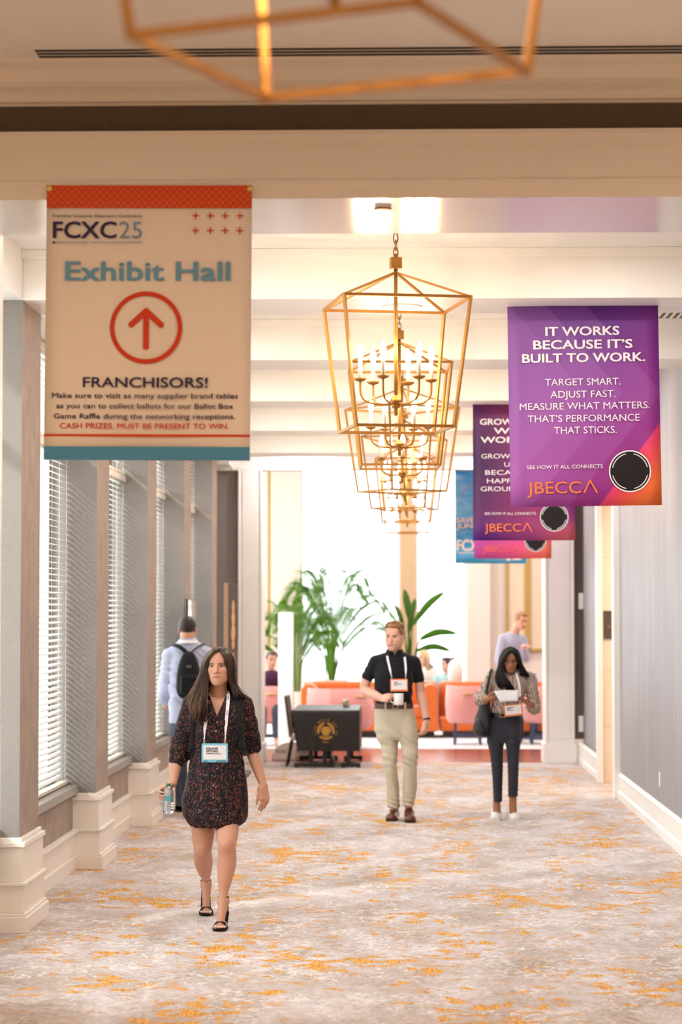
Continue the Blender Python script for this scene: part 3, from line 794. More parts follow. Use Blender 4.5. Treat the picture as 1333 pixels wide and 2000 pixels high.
# lounge shell
LW = pm('lounge_wall', (236, 228, 220), .6, var=.02)
LY = 42.0
b = MB(); b.box(-9, 9, 29.4, 43.2, 5.6, 5.75); st(b, 'ceiling.002', CEIL, 'high white ceiling of the lounge', 'ceiling')
b = MB(); b.box(-9, -3.0, 29.2, 29.4, 0, 5.6); b.box(3.0, 9, 29.2, 29.4, 0, 5.6); b.box(-3.0, 3.0, 29.2, 29.4, ZC, 5.6); st(b, 'wall_lounge_near', LW, 'lounge side of the corridor end wall', 'wall')
b = MB(); b.box(8.0, 8.2, 29.4, LY, 0, 5.6); st(b, 'wall_lounge_right', LW, 'right wall of the lounge', 'wall')
PIER = pm('tan_stone_pier', (206, 178, 142), .5, var=.08)
def wallseg(x0, x1, z0, z1, nm, m, lb, y0=LY, y1=LY + .3): b = MB(); b.box(x0, x1, y0, y1, z0, z1); st(b, nm, m, lb, 'wall')
wallseg(-9, 9, 0, .25, 'wall_lounge_sill', LW, 'low wall under the lounge windows')
wallseg(-9, 9, 5.2, 5.6, 'wall_lounge_top', LW, 'wall over the lounge windows')
wallseg(-8.2, -7.9, .25, 5.2, 'wall_lounge_corner', LW, 'corner of the lounge')
wallseg(-2.62, -1.96, .25, 5.2, 'wall_lounge_pier', LW, 'pale pier between the lounge windows', LY - .1)
wallseg(-.125, .148, .25, 5.2, 'wall_lounge_tan_pier', PIER, 'tan stone pier behind the hanging lanterns', LY - .12)
wallseg(1.08, 1.5, .25, 5.2, 'wall_lounge_white_pier', LW, 'white pilaster between lounge windows and panels', LY - .2)
wallseg(1.5, 9, .25, 5.2, 'wall_lounge_panelled', LW, 'cream wall behind the gold framed panels')
for i, (x0, x1) in enumerate(((-7.9, -2.62), (-1.96, -.125), (.148, 1.08))):
    t = empty('window_%d' % (11 + i), ((x0 + x1) / 2, LY + .1, .25), 'tall bright lounge window, %s of the far wall' % ('left part', 'middle', 'right part')[i], 'window', kind='structure')
    f = MB(); f.box(x0, x0 + .05, LY + .06, LY + .14, .25, 5.2); f.box(x1 - .05, x1, LY + .06, LY + .14, .25, 5.2); f.box(x0, x1, LY + .06, LY + .14, .25, .31); f.box(x0, x1, LY + .06, LY + .14, 5.14, 5.2)
    f.build('frame', WHITE, t, org(t))
    g = MB(); g.box(x0 + .05, x1 - .05, LY + .098, LY + .102, .31, 5.14); g.build('pane', GLASSM, t, org(t))
t = empty('window_14', (-8.1, 35.7, .25), 'long side window of the lounge', 'window', kind='structure')
f = MB()
for y in np.linspace(29.5, 41.9, 6): f.box(-8.15, -8.05, y - .04, y + .04, .25, 5.4)
f.box(-8.15, -8.05, 29.4, 42, 0, .3); f.box(-8.15, -8.05, 29.4, 42, 5.3, 5.6); f.build('frame', WHITE, t, org(t))
g = MB(); g.box(-8.102, -8.098, 29.5, 41.9, .3, 5.3); g.build('pane', GLASSM, t, org(t))
b = MB(); b.box(-2.42, -2.37, 39.9, 39.96, .3, 4.4); st(b, 'trim_44', GOLD, 'slim gold upright at the left of the lounge', 'gold trim')
# ground outside
b = MB(); b.box(-40, -2.9, -10, 70, -.6, -.5); b.box(-9, 40, 43.5, 90, -.6, -.5); st(b, 'ground', pm('pale_paving', (200, 198, 190), .8), 'pale ground outside the windows', 'ground')

# framed cream panels on the right of the lounge
for i, (xa, xb, zb) in enumerate(((988, 1031, 1290), (1031, 1100, 1272))):
    A, B_ = W(xa, 1100, 41.9)[0], W(xb, 1100, 41.9)[0]; z0 = W(xa, zb, 41.9)[2]
    t = empty('wall_panel', ((A + B_) / 2, 41.98, z0), ('narrow gold framed cream wall panel behind the leaning waiter', 'wide gold framed cream wall panel beside the right column')[i], 'wall panel', 'gold framed panels in the lounge')
    f = MB(); w = .05
    for x0, x1, za, zc in ((A, A + w, z0, 4.8), (B_ - w, B_, z0, 4.8), (A, B_, z0, z0 + w), (A, B_, 4.75, 4.8)): f.box(x0, x1, 41.93, 41.99, za, zc)
    f.build('frame', GOLD, t, org(t), bevel=.004)
    f = MB(); f.box(A + w, B_ - w, 41.96, 41.995, z0 + w, 4.75); f.build('panel', pm('cream_panel', (232, 214, 190), .6, var=.03), t, org(t))

# ceiling fittings
SLOT = pm('slot_black', (40, 34, 30), .6)
t = empty('slot_diffuser', (1.2, 10.02, 4.36), 'long black linear air slot in the near ceiling', 'air diffuser')
b = MB(); b.box(-1.65, 3.9, 9.93, 10.11, 4.352, 4.361); b.build('frame', CEIL, t, org(t))
for i in range(3):
    b = MB(); b.box(-1.63, 3.88, 9.95 + i * .055, 9.98 + i * .055, 4.349, 4.354); b.build('slot', SLOT, t, org(t))
b = MB(); b.box(-2.6, -1.72, 9.3, 9.86, 4.353, 4.361); tag(b.build('trim_50', CEIL, bevel=.003), 'square white access panel flush in the near ceiling', 'access panel', kind='structure')
c = W(748, 404, 10.5); t = empty('smoke_detector', (c[0], 10.52, ZB), 'small round detector with red ring on the header underside', 'smoke detector')
b = MB(); b.lathe([(.035, -.012), (.04, -.004), (.04, 0)], (c[0], 10.52, ZB), 20); b.build('body', WHITE, t, org(t))
b = MB(); b.lathe([(.037, -.016), (.042, -.014), (.042, -.009), (.036, -.008)], (c[0], 10.52, ZB), 24); b.build('ring', pm('red_ring', (190, 84, 40), .4), t, org(t))
for k in range(5):
    y = P0 + PER * k + PW / 2
    t = empty('ceiling_speaker', (-.03, y, ZB), 'round white ceiling speaker under the %s white beam' % ORD[k], 'ceiling speaker', 'round speakers under the beams')
    b = MB(); b.lathe([(.10, -.004), (.115, -.008), (.125, -.004), (.125, 0)], (-.03, y, ZB), 32); b.build('rim', WHITE, t, org(t))
    b = MB(); b.lathe([(.001, -.003), (.098, -.003), (.098, 0)], (-.03, y, ZB), 32); b.build('grille', pm('speaker_grille', (214, 214, 214), .6), t, org(t))
x0 = W(1291, 616, 16.75)[0]
t = empty('air_vent', (x0 + .13, 16.7, ZC), 'slatted white ceiling vent seen just right of the nearest purple banner top', 'air vent')
b = MB(); b.box(x0 - .03, XR - .01, 16.45, 16.93, ZC - .008, ZC + .002); b.build('frame', WHITE, t, org(t))
for i in range(5):
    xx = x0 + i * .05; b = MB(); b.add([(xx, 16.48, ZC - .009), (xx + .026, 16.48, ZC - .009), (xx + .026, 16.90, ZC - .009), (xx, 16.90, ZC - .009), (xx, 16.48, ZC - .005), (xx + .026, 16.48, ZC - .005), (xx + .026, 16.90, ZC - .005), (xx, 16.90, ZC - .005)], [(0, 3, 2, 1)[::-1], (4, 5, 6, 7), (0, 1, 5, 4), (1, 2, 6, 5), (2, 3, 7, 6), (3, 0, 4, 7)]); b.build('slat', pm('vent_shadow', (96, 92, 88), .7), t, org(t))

# small fittings on the walls
c = W(1285, 1522, 2.15 / ((1285 - 796) / F)); t = empty('wall_outlet', (XR - .004, c[1], c[2]), 'white wall outlet low on the silver wallpaper', 'outlet')
b = MB(); b.rbox(-.035, .035, -.06, .06, 0, .008, .006); Rm = Matrix.Translation((XR, c[1], c[2])) @ Matrix.Rotation(-PI / 2, 4, 'Y') @ Matrix.Rotation(PI / 2, 4, 'Z')
b.build('plate', WHITE, t, org(t), xf=Rm)
for dz in (-.025, .025):
    b = MB(); b.box(XR - .0095, XR - .007, c[1] - .012, c[1] + .012, c[2] + dz - .012, c[2] + dz + .012); b.build('socket', pm('outlet_face', (214, 210, 202), .4), t, org(t))
for py, h, lb in ((1174, .1, 'pale wall switch high on the dark wall strip'), (1414, .1, 'pale wall outlet low on the dark wall strip')):
    c = W(1136, py, Y1); t = empty('switch_plate', c, lb, 'switch plate')
    b = MB(); b.rbox(c[0] - .03, c[0] + .03, -h, h, 0, .02, .01); b.build('plate', WHITE, t, org(t), xf=Matrix.Translation((0, Y1 + .03, c[2])) @ Matrix.Rotation(PI / 2, 4, 'X'))
    b = MB(); b.box(c[0] - .012, c[0] + .012, Y1 + .004, Y1 + .012, c[2] - .03, c[2] + .03); b.build('toggle', CREAM, t, org(t))
# restroom-style room sign in the passage
a = W(1180, 1193, 25.52); c = W(1180, 1248, 25.52)
t = empty('room_sign', (a[0] + .14, 25.53, c[2]), 'dark brown wall sign with copper lettering in the side opening', 'sign')
b = MB(); b.box(a[0], a[0] + .28, 25.522, 25.54, c[2], a[2]); b.build('plate', pm('sign_brown', (84, 66, 54), .5), t, org(t), bevel=.003)
b = MB(); m = pm('copper_letter', (196, 140, 96), .4, .4)
h = a[2] - c[2]
put_text(b, 'MEN', a[0] + .14, 25.522, c[2] + h * .53, .12, .034, .01); put_text(b, 'WOMEN', a[0] + .14, 25.522, c[2] + h * .38, .20, .034, .01); b.build('lettering', m, t, org(t))
# exit sign over the lounge opening
c = W(798, 894, Y1); t = empty('exit_sign', (c[0], Y1 - .02, c[2] - .07), 'small lit exit sign with green letters on the far header', 'sign')
b = MB(); b.rbox(c[0] - .16, c[0] + .16, Y1 - .05, Y1 - .016, c[2] - .09, c[2] + .09, .01); b.build('housing', WHITE, t, org(t))
b = MB(); put_text(b, 'EXIT', c[0], Y1 - .051, c[2] - .055, .24, .11, .01); b.build('lettering', emit('exit_green', (120, 235, 150), 1.2), t, org(t))
# ------------------------------------------------------------------ light: daylight through the windows, added ceiling lamps
w = bpy.data.worlds.new('daylight'); SC.world = w; w.use_nodes = True
bg = w.node_tree.nodes['Background']; bg.inputs['Color'].default_value = (.93, .97, 1.0, 1); bg.inputs['Strength'].default_value = 3.2
def portal(name, loc, rot, sx, sy):
    l = bpy.data.lights.new(name, 'AREA'); l.shape = 'RECTANGLE'; l.size = sx; l.size_y = sy; l.cycles.is_portal = True
    o = bpy.data.objects.new(name, l); COL.objects.link(o); o.location = loc; o.rotation_euler = rot
for k in range(-1, 4):
    ya, yb = (P0 + PER * k + PW, P0 + PER * k + PER) if k >= 0 else (11.27, P0)
    portal('window_daylight', (-2.76, (ya + yb) / 2, 2.18), (0, -PI / 2, 0), 3.1, yb - ya)
portal('lounge_daylight', (-.5, 42.4, 2.7), (-PI / 2, 0, 0), 15, 5)
portal('lounge_side_daylight', (-8.3, 35.7, 2.8), (0, -PI / 2, 0), 5, 12.5)
s = bpy.data.lights.new('sun', 'SUN'); s.energy = 1.5; s.angle = math.radians(4); s.color = (1, .96, .88)
so = bpy.data.objects.new('sun', s); COL.objects.link(so)
so.rotation_euler = Vector((.50, .60, -.42)).to_track_quat('-Z', 'Y').to_euler()
# unseen ceiling lamps added to brighten the lounge, the corridor and the near hall
def down(name, x, y, z, e, col, size=.3, spread=160):
    l = bpy.data.lights.new(name, 'AREA'); l.shape = 'DISK'; l.size = size; l.energy = e; l.color = col; l.spread = math.radians(spread)
    o = bpy.data.objects.new(name, l); COL.objects.link(o); o.location = (x, y, z); return o
for x in (-1.6, 1.6):
    for y in (3.2, 7.4): down('near_hall_fill', x, y, 4.35, 23, (1.0, .70, .43), .18, 170)  # invented warm lamps out of frame, lighting the header face
for k in range(6):
    for x in (-1.3, 1.25): down('corridor_fill', x, 12.5 + PER * k if k < 5 else 28.4, ZC - .005, 13, (1, .96, .93), .16, 175)  # added lamps hidden behind the beams, to brighten the floor
for x in (-4, 0, 4):
    for y in (32, 36, 40): down('lounge_fill', x, y, 5.55, 36, (1, .93, .85), .4)  # invented lamps that lift the brightness of the lounge
down('passage_downlight', 3.2, 24.5, 3.42, 20, (1, .87, .70), .2)
SC.view_settings.view_transform = 'Standard'; SC.view_settings.look = 'None'; SC.view_settings.gamma = 1.0; SC.view_settings.use_curve_mapping = False
SC.view_settings.exposure = 1.0
SC.cycles.use_denoising = True; SC.cycles.adaptive_threshold = .015
SC.cycles.max_bounces = 7; SC.cycles.diffuse_bounces = 5; SC.cycles.glossy_bounces = 3; SC.cycles.transmission_bounces = 4; SC.cycles.transparent_max_bounces = 10
SC.cycles.caustics_reflective = False; SC.cycles.caustics_refractive = False
SC.cycles.sample_clamp_indirect = 6.0
# ------------------------------------------------------------------ lantern chandeliers
BRASS = pm('aged_brass', (174, 124, 60), .42, .65, var=.08, vscale=30)
CANDLE = pm('candle_sleeve', (240, 226, 204), .5, var=.02)
BULB = emit('bulb_glow', (255, 220, 176), 125.0)

def lantern(x, y, zc, drop, rot, label, cage=(.35, .27, .70)):
    """cage lantern hung from a ceiling at zc; drop = chain length between canopy and finial"""
    t = empty('lantern_chandelier', (x, y, zc), label, 'chandelier', 'gold cage lanterns along the corridor', math.radians(rot))
    P = lambda name, mb, m, par=t: mb.build(name, m, par)
    b = MB(); b.lathe([(.075, 0), (.075, -.012), (.055, -.03), (.02, -.045), (.012, -.055)], n=24); P('canopy', b, BRASS)
    z = -.055; zf = -drop
    b = MB(); i = 0; L = .052
    while z - L > zf - .02:
        pts = []
        for q in range(17):
            a = 2 * PI * q / 16; u, v = .0125 * math.cos(a), (L / 2 + .004) * math.sin(a)
            pts.append((u, 0, z - L / 2 + v) if i % 2 == 0 else (0, u, z - L / 2 + v))
        b.tube(pts, .0038, 6); z -= L - .012; i += 1
    P('chain', b, BRASS)
    b = MB(); b.rbox(-.031, .031, -.031, .031, zf - .062, zf, .004); b.tube([(0, 0, zf), (0, 0, zf + .022)], .007); P('finial_block', b, BRASS)
    za = zf - .082; hub = za - .725
    b = MB(); b.tube([(0, 0, zf - .06), (0, 0, hub)], .0105, 10); P('stem', b, BRASS)
    A, B_, H = cage; zt = za - .175; zb = zt - H; w = .0155
    b = MB()
    cn = [(-1, -1), (1, -1), (1, 1), (-1, 1)]
    for i in range(4):
        p, q = cn[i], cn[(i + 1) % 4]
        b.bar((p[0] * A, p[1] * A, zt), (q[0] * A, q[1] * A, zt), w); b.bar((p[0] * B_, p[1] * B_, zb), (q[0] * B_, q[1] * B_, zb), w)
        b.bar((p[0] * A, p[1] * A, zt + w / 2), (p[0] * B_, p[1] * B_, zb - w / 2), w, up=(p[0], p[1], 0))
    P('cage_frame', b, BRASS)
    b = MB()
    for p in cn: b.bar((0, 0, za), (p[0] * A, p[1] * A, zt), .012)
    P('roof_bars', b, BRASS)
    b = MB(); b.lathe([(.004, -.075), (.010, -.07), (.010, -.035), (.022, -.03), (.026, -.018), (.026, -.004), (.034, .002), (.034, .012), (.02, .03), (.012, .04)], (0, 0, hub), 18); P('hub', b, BRASS)
    for i in range(6):
        a = 2 * PI * i / 6 - .02; d = np.array((math.cos(a), math.sin(a), 0)); o = np.array((0, 0, hub))
        pts = [o + d * r + np.array((0, 0, h)) for r, h in ((.02, -.008), (.08, -.012), (.14, -.006), (.178, .012), (.197, .045), (.20, .09), (.20, .112))]
        b = MB(); b.tube(cat_rom(pts, 16), .0062, 8)
        c = o + d * .20 + np.array((0, 0, .112)); b.lathe([(.008, 0), (.026, .006), (.036, .016), (.036, .019), (.012, .012)], c, 16); P('arm', b, BRASS)
        b = MB(); b.lathe([(.0115, .012), (.0115, .118), (.010, .12)], c, 12); P('candle', b, CANDLE)
        b = MB(); b.lathe([(.006, .118), (.011, .128), (.0175, .148), (.0165, .168), (.010, .190), (.003, .208)], c, 10); P('bulb', b, BULB)
    return t
def copy_lantern(src, x, y, rot, label):
    c = copy_tree(src); c.location = (x, y, src.location[2]); c.rotation_euler = (0, 0, math.radians(rot)); c['label'] = label; return c
LX = (774 - 796) / F * 12.75 + .0
L0 = lantern(LX, 12.75, ZC, .19, 11, 'largest gold cage lantern of the corridor row, hung just past the cream header')
for k, (rot, px, lb) in enumerate(((2, 781, 'second gold cage lantern in the corridor row'), (33, 786, 'third gold cage lantern in the corridor row, turned cornerwise'), (-14, 791, 'fourth gold cage lantern in the corridor row'), (1, 794, 'fifth gold cage lantern in the corridor row, small and far'))):
    y = 12.75 + PER * (k + 1); copy_lantern(L0, (px - 796) / F * y, y, rot, lb)
c = copy_lantern(L0, 0.0, 29.9, 0, 'farthest gold cage lantern, beyond the white header'); c.location[2] = ZC
_d = MB(); _d.tube([(0, 29.9, ZC), (0, 29.9, 5.6)], .012, 8); st(_d, 'trim_45', BRASS, 'thin drop rod above the farthest lantern', 'drop rod')
zn = 4.36
near = lantern(-.13, 4.13, zn, zn - 2.906 - .70 - .175 - .082, -22.5, 'out of focus gold cage lantern hanging at the top of the picture')
near2 = None

# ------------------------------------------------------------------ printed banners
def ink(name, rgb, rough=.55): return pm(name, rgb, rough, var=.01, spec=.3)
def vinyl(t): t.set(Roughness=.5); t.b.inputs['Specular IOR Level'].default_value = .35; return t.m
PAPER = ink('banner_vinyl_white', (240, 230, 222)); NAVY = ink('ink_navy', (52, 42, 84)); TEAL = ink('ink_teal', (108, 164, 200)); ORANGE = ink('ink_orange', (226, 86, 34)); RED = ink('ink_red', (214, 62, 22)); STEEL = ink('ink_steel_blue', (134, 156, 186)); AQUA = ink('ink_aqua', (78, 150, 196))

BW, BH = .916, 1.224
def banner(loc, label, roll=0.0, mats=None, w=BW, h=BH, group=None):
    """hanging banner; origin at the top centre, x to the right, z down from 0 to -h"""
    t = empty('hanging_banner', loc, label, 'banner', group); t.rotation_euler = (0, math.radians(roll), 0)
    b = MB(); n = 9
    P = [[(-w / 2 + w * i / 12, .006 * math.sin(i * .6 + j * .5) * (j / n), -h * j / n) for j in range(n + 1)] for i in range(13)]
    b.sheet(P, .0015); b.build('sheet', mats, t); return t
# the exhibit banner, fixed to the face of the cream header
a = W(92, 364, 10.28); c2 = W(493, 365, 10.28)
xb0 = (a[0] + c2[0]) / 2; w1 = c2[0] - a[0]; px = w1 / 401.0
EX = banner((xb0, 10.275, a[2]), 'large white banner with orange top band reading Exhibit Hall, hung on the cream header', .35, PAPER, w1, 536 * px)
def ex(x, y): return ((x - 292.5) * px, -(y - 364.5) * px)
def exrect(mb, x0, x1, y0, y1, mat=0, d=.008):
    A, B2 = ex(x0, y0), ex(x1, y1); mb.box(A[0], B2[0], -d, -d + .001, B2[1], A[1], mat)
t = NT('orange_lattice_print'); _v = t.coord((1, 1, 1), rot=(0, PI / 4, 0)); _w1 = t.node('ShaderNodeTexWave'); _w1.bands_direction = 'X'; _w1.inputs['Scale'].default_value = 14; _w2 = t.node('ShaderNodeTexWave'); _w2.bands_direction = 'Z'; _w2.inputs['Scale'].default_value = 14
t.link(_v, _w1.inputs['Vector']); t.link(_v, _w2.inputs['Vector'])
_m = t.math('MAXIMUM', _w1.outputs['Fac'], _w2.outputs['Fac']); t.base(t.ramp(_m, [(.86, lin((228, 84, 20))), (.97, lin((196, 62, 14)))])); LATT = vinyl(t)
b = MB(); exrect(b, 92.3, 492.7, 364.6, 409); b.build('orange_band', LATT, EX)
b = MB(); exrect(b, 92.3, 492.7, 874, 900.3); b.build('blue_band', AQUA, EX)
b = MB(); exrect(b, 92.3, 492.7, 850, 854.5); b.build('red_rule', RED, EX)
def exline(part, txt, x0, x1, ybase, cap, mat, bold=0.0, thin=False):
    b = MB(); A, B2 = ex(x0, ybase), ex(x1, ybase); put_text(b, txt, (A[0] + B2[0]) / 2, -.008, A[1], (x1 - x0) * px, cap * px, bold); b.build(part, mat, EX)
exline('lettering', 'Franchise Customer Experience Conference', 105, 279, 427, 5.6, NAVY)
exline('lettering', 'FCXC', 105, 230, 468, 34.5, NAVY, .06)
exline('lettering', '25', 235, 279, 468, 34.5, STEEL, 0)
exline('lettering', 'FRANCHISE UPDATE MEDIA - INTERNATIONAL FRANCHISE ASSOCIATION', 111, 279, 478, 3.4, STEEL)
b = MB(); exrect(b, 105, 110, 474.4, 478.4); b.build('logo_square', NAVY, EX)
exline('headline', 'Exhibit Hall', 130, 452, 551, 40, TEAL, .075)
exline('lettering', 'FRANCHISORS!', 167, 410, 759, 21, NAVY, .05)
exline('lettering', 'Make sure to visit as many supplier brand tables', 107, 469, 780, 10.6, NAVY, .022)
exline('lettering', 'as you can to collect ballots for our Ballot Box', 116, 460, 800, 10.6, NAVY, .022)
exline('lettering', 'Game Raffle during the networking receptions.', 111, 464, 820, 10.6, NAVY, .022)
exline('lettering', 'CASH PRIZES. MUST BE PRESENT TO WIN.', 123, 452, 839, 11, RED, .03)
b = MB()
for i in range(4):
    for j in range(2):
        X, Y = 383.5 + i * 28.8, 424 + j * 28.8; exrect(b, X - 7, X + 7, Y - 1.2, Y + 1.2); exrect(b, X - 1.2, X + 1.2, Y - 7, Y + 7)
b.build('plus_pattern', ORANGE, EX)
b = MB(); cx, cy = ex(289, 642.5); R = 66 * px; n = 64; r2 = 4.4 * px
b.rings([[(cx + (R + dr) * math.cos(2 * PI * i / n), d, cy + (R + dr) * math.sin(2 * PI * i / n)) for dr, d in ((-r2, -.0075), (-r2, -.0085), (r2, -.0085), (r2, -.0075))] for i in range(n + 1)], 0, False, False)
def stroke(x0, y0, x1, y1, r, d_=0.0):
    A, B2 = np.array(ex(x0, y0)), np.array(ex(x1, y1)); d = B2 - A; L = np.linalg.norm(d); d /= L; q = np.array((-d[1], d[0])); r = r * px
    pts = [A + q * r * math.cos(t_) - d * r * math.sin(t_) for t_ in np.linspace(0, PI, 10)] + [B2 - q * r * math.cos(t_) + d * r * math.sin(t_) for t_ in np.linspace(0, PI, 10)]
    b.prism([tuple(p) for p in pts], 'y', -.0085 - d_, -.0075)
stroke(289, 611, 289, 680, 5.6); stroke(289, 610, 260, 637, 5.6, .0004); stroke(289, 610, 318, 637, 5.6, .0008)
b.build('arrow_emblem', RED, EX)
for X in (97.5, 488.5):
    A = ex(X, 371); b = MB(); b.lathe([(.009, 0), (.014, .002), (.014, .005), (.009, .006), (.006, .004)], n=18)
    b.build('grommet', pm('brass_grommet', (206, 176, 96), .3, .9), EX, xf=Matrix.Translation((A[0], -.006, A[1])) @ Matrix.Rotation(PI / 2, 4, 'X'))

# the purple banners under the beams
def purple(name, var=0):
    t = NT(name); tc = t.node('ShaderNodeTexCoord'); sp = t.node('ShaderNodeSeparateXYZ'); t.link(tc.outputs['Object'], sp.inputs[0])
    x = t.math('ADD', t.math('DIVIDE', sp.outputs['X'], BW), .5); y = t.math('DIVIDE', sp.outputs['Z'], -BH)
    if var == 0:
        g = t.math('ADD', t.math('MULTIPLY', y, .62), t.math('MULTIPLY', x, .38))
        c = t.ramp(g, [(.0, lin((66, 30, 124))), (.28, lin((98, 44, 142))), (.62, lin((142, 52, 146))), (.86, lin((150, 46, 132)))])
        # paler folded-corner bands
        for k, (o, al) in enumerate(((.60, .16), (.86, .14), (.36, .10))):
            yy = t.math('ABSOLUTE', t.math('SUBTRACT', y, .44)); f = t.math('ADD', x, t.math('MULTIPLY', yy, 1.12))
            m = t.math('SMOOTH_MIN', t.math('MULTIPLY', t.math('SUBTRACT', o + .16, f), 90.0), 1.0, .0, clamp=True)
            c = t.mix(t.math('MULTIPLY', m, al), c, lin((190, 130, 210)))
        w_ = t.math('SUBTRACT', t.math('ADD', x, y), 1.58); m = t.math('MULTIPLY', w_, 60, clamp=True)
        c = t.mix(m, c, t.ramp(t.math('MULTIPLY', w_, 2.6), [(.0, lin((222, 62, 122))), (.35, lin((238, 84, 82))), (.7, lin((240, 116, 56)))]))
    elif var == 1:
        g = t.math('ADD', t.math('MULTIPLY', x, .6), t.math('MULTIPLY', t.math('ABSOLUTE', t.math('SUBTRACT', y, .45)), .3))
        c = t.ramp(g, [(.0, lin((44, 22, 82))), (.2, lin((98, 40, 96))), (.45, lin((142, 52, 104))), (.8, lin((128, 48, 130)))])
        c = t.mix(t.math('MULTIPLY', t.math('SUBTRACT', y, .80), 4.0, clamp=True), c, t.ramp(x, [(.1, lin((78, 26, 134))), (.55, lin((150, 56, 130))), (1.0, lin((226, 104, 84)))]))
    else:
        c = t.ramp(t.math('ADD', t.math('MULTIPLY', x, .7), t.math('MULTIPLY', t.math('SUBTRACT', y, .8), .8)), [(.1, lin((170, 64, 150))), (.45, lin((214, 80, 140))), (.75, lin((236, 108, 92))), (1.0, lin((242, 126, 76)))])
    t.base(c); return vinyl(t)
LET = ink('lettering_white', (244, 238, 246)); LOGO = ink('logo_orange', (240, 130, 60)); LOGO2 = ink('logo_coral', (236, 104, 84)); BLK = ink('ink_black', (22, 18, 22))

def qr_disc(t, cx, cz, r):
    """round black emblem with its white rings; the code itself is not reproduced"""
    g = MB(); n = 48
    def ring(r0, r1, a0, a1, d, mat):
        k = max(6, int(n * (a1 - a0) / (2 * PI)))
        g.rings([[(cx + rr * math.cos(a), dd, cz + rr * math.sin(a)) for rr, dd in ((r0, -d + .0006), (r0, -d), (r1, -d), (r1, -d + .0006))] for a in np.linspace(a0, a1, k + 1)], mat, False, False)
    g.lathe([(.0005, -.0002), (r, 0), (r, .001), (.0005, .001)], n=48)
    em = MB(); em.prism([(cx + r * math.cos(2 * PI * i / n), cz + r * math.sin(2 * PI * i / n)) for i in range(n)], 'y', -.0092, -.0082); em.build('emblem_disc', BLK, t)
    g = MB(); ring(r * .96, r * 1.02, 0, 2 * PI, .0098, 0)
    for a in (45, 135, 225, 315): ring(r * .84, r * .88, math.radians(a - 32), math.radians(a + 32), .0098, 0)
    g.build('emblem_ring', LET, t)

def purple_banner(px0, px1, ytop, Y, roll, mat, label, head, body, logo, tagl='SEE HOW IT ALL CONNECTS', base=None, ys=None):
    A = W(px0, ytop, Y); B2 = W(px1, ytop, Y)
    t = banner(((A[0] + B2[0]) / 2, Y, A[2]), label, roll, mat, group='purple banners under the beams')
    u = BW / 293.0            # all measured on the nearest one, 293 px wide
    def ln(part, txt, x0, x1, yb, cap, m, bold=0.0):
        b = MB(); put_text(b, txt, ((x0 + x1) / 2 - 146.5) * u, -.0085, -yb * u, (x1 - x0) * u, cap * u, bold); b.build(part, m, t)
    y0 = 14
    for txt, x0, x1, yb in head: ln('headline', txt, x0, x1, yb + y0, 18.5, LET, .085)
    for txt, x0, x1, yb in body: ln('lettering', txt, x0, x1, yb + y0, 14, LET, -.004)
    ln('lettering', tagl, 33, 180, 304 + y0, 7.6, LET, .0)
    # logo: J B E C C and a bar-less A
    ln('logo', 'JBECC', 33, 137, 352 + y0, 24, logo, 0)
    b = MB(); z = -(352 + y0) * u; k = u
    b.prism([(p[0] * k - 146.5 * u, z + p[1] * k) for p in ((141, 0), (153.5, 25), (156, 25), (170, 0), (166.5, 0), (154.8, 21.5), (144.5, 0))], 'y', -.0095, -.0085); b.build('logo', logo, t)
    qr_disc(t, (232.5 - 146.5) * u, -(311 + y0) * u, 40 * u)
    return t
purple_banner(992.0, 1285.5, 597, 14.0, -.75, purple('purple_print'), 'nearest purple banner reading IT WORKS BECAUSE ITS BUILT TO WORK',
    (('IT WORKS', 73, 217, 45), ('BECAUSE IT\u2019S', 49, 242, 71), ('BUILT TO WORK.', 27, 266, 97)),
    (('TARGET SMART.', 71, 217, 142), ('ADJUST FAST.', 81, 207, 166), ('MEASURE WHAT MATTERS.', 21, 273, 189), ('THAT\u2019S PERFORMANCE', 36, 253, 213), ('THAT STICKS.', 87, 208, 236)), LOGO)
purple_banner(923.5, 1124, 790, 20.7, 0, purple('dark_purple_print', 1), 'second purple banner, half hidden behind the nearest, reading GROW',
    (('GROW WITH', 20, 200, 45), ('WHAT', 60, 190, 71), ('WORKS.', 22, 170, 97)),
    (('GROWTH SHOWS', 24, 240, 142), ('UP', 90, 120, 166), ('BECAUSE IT', 35, 200, 189), ('HAPPENS ON', 40, 220, 213), ('GROUND LEVEL.', 22, 230, 236)), LOGO)
purple_banner(925.5, 1078, 890, 27.4, 0, purple('coral_print', 2), 'pink and orange banner mostly hidden behind the second purple one',
    (('GROWTH', 73, 217, 45), ('THAT', 80, 200, 71), ('STICKS.', 60, 230, 97)), (), LOGO2)
# the blue banner at the lounge opening
t = NT('sky_blue_print'); tc = t.node('ShaderNodeTexCoord'); sp = t.node('ShaderNodeSeparateXYZ'); t.link(tc.outputs['Object'], sp.inputs[0]); y = t.math('DIVIDE', sp.outputs['Z'], -BH)
n = t.noise(t.coord((2, 2, 6)), 2.2, 4)
c = t.mix(t.ramp(n, [(.45, 0), (.7, .6)]), t.ramp(y, [(0, lin((60, 136, 206))), (.5, lin((96, 172, 222))), (.62, lin((54, 130, 190))), (1, lin((60, 168, 214)))]), lin((150, 190, 224)))
t.base(c); BLUEP = vinyl(t)
A = W(889.5, 915, 29.65); B2 = W(1028, 915, 29.65)
t = banner(((A[0] + B2[0]) / 2, 29.65, A[2]), 'sky blue banner hanging at the lounge opening behind the purple ones', 0, BLUEP)
u = BW / 139.0; PEACH = ink('ink_peach', (246, 214, 200))
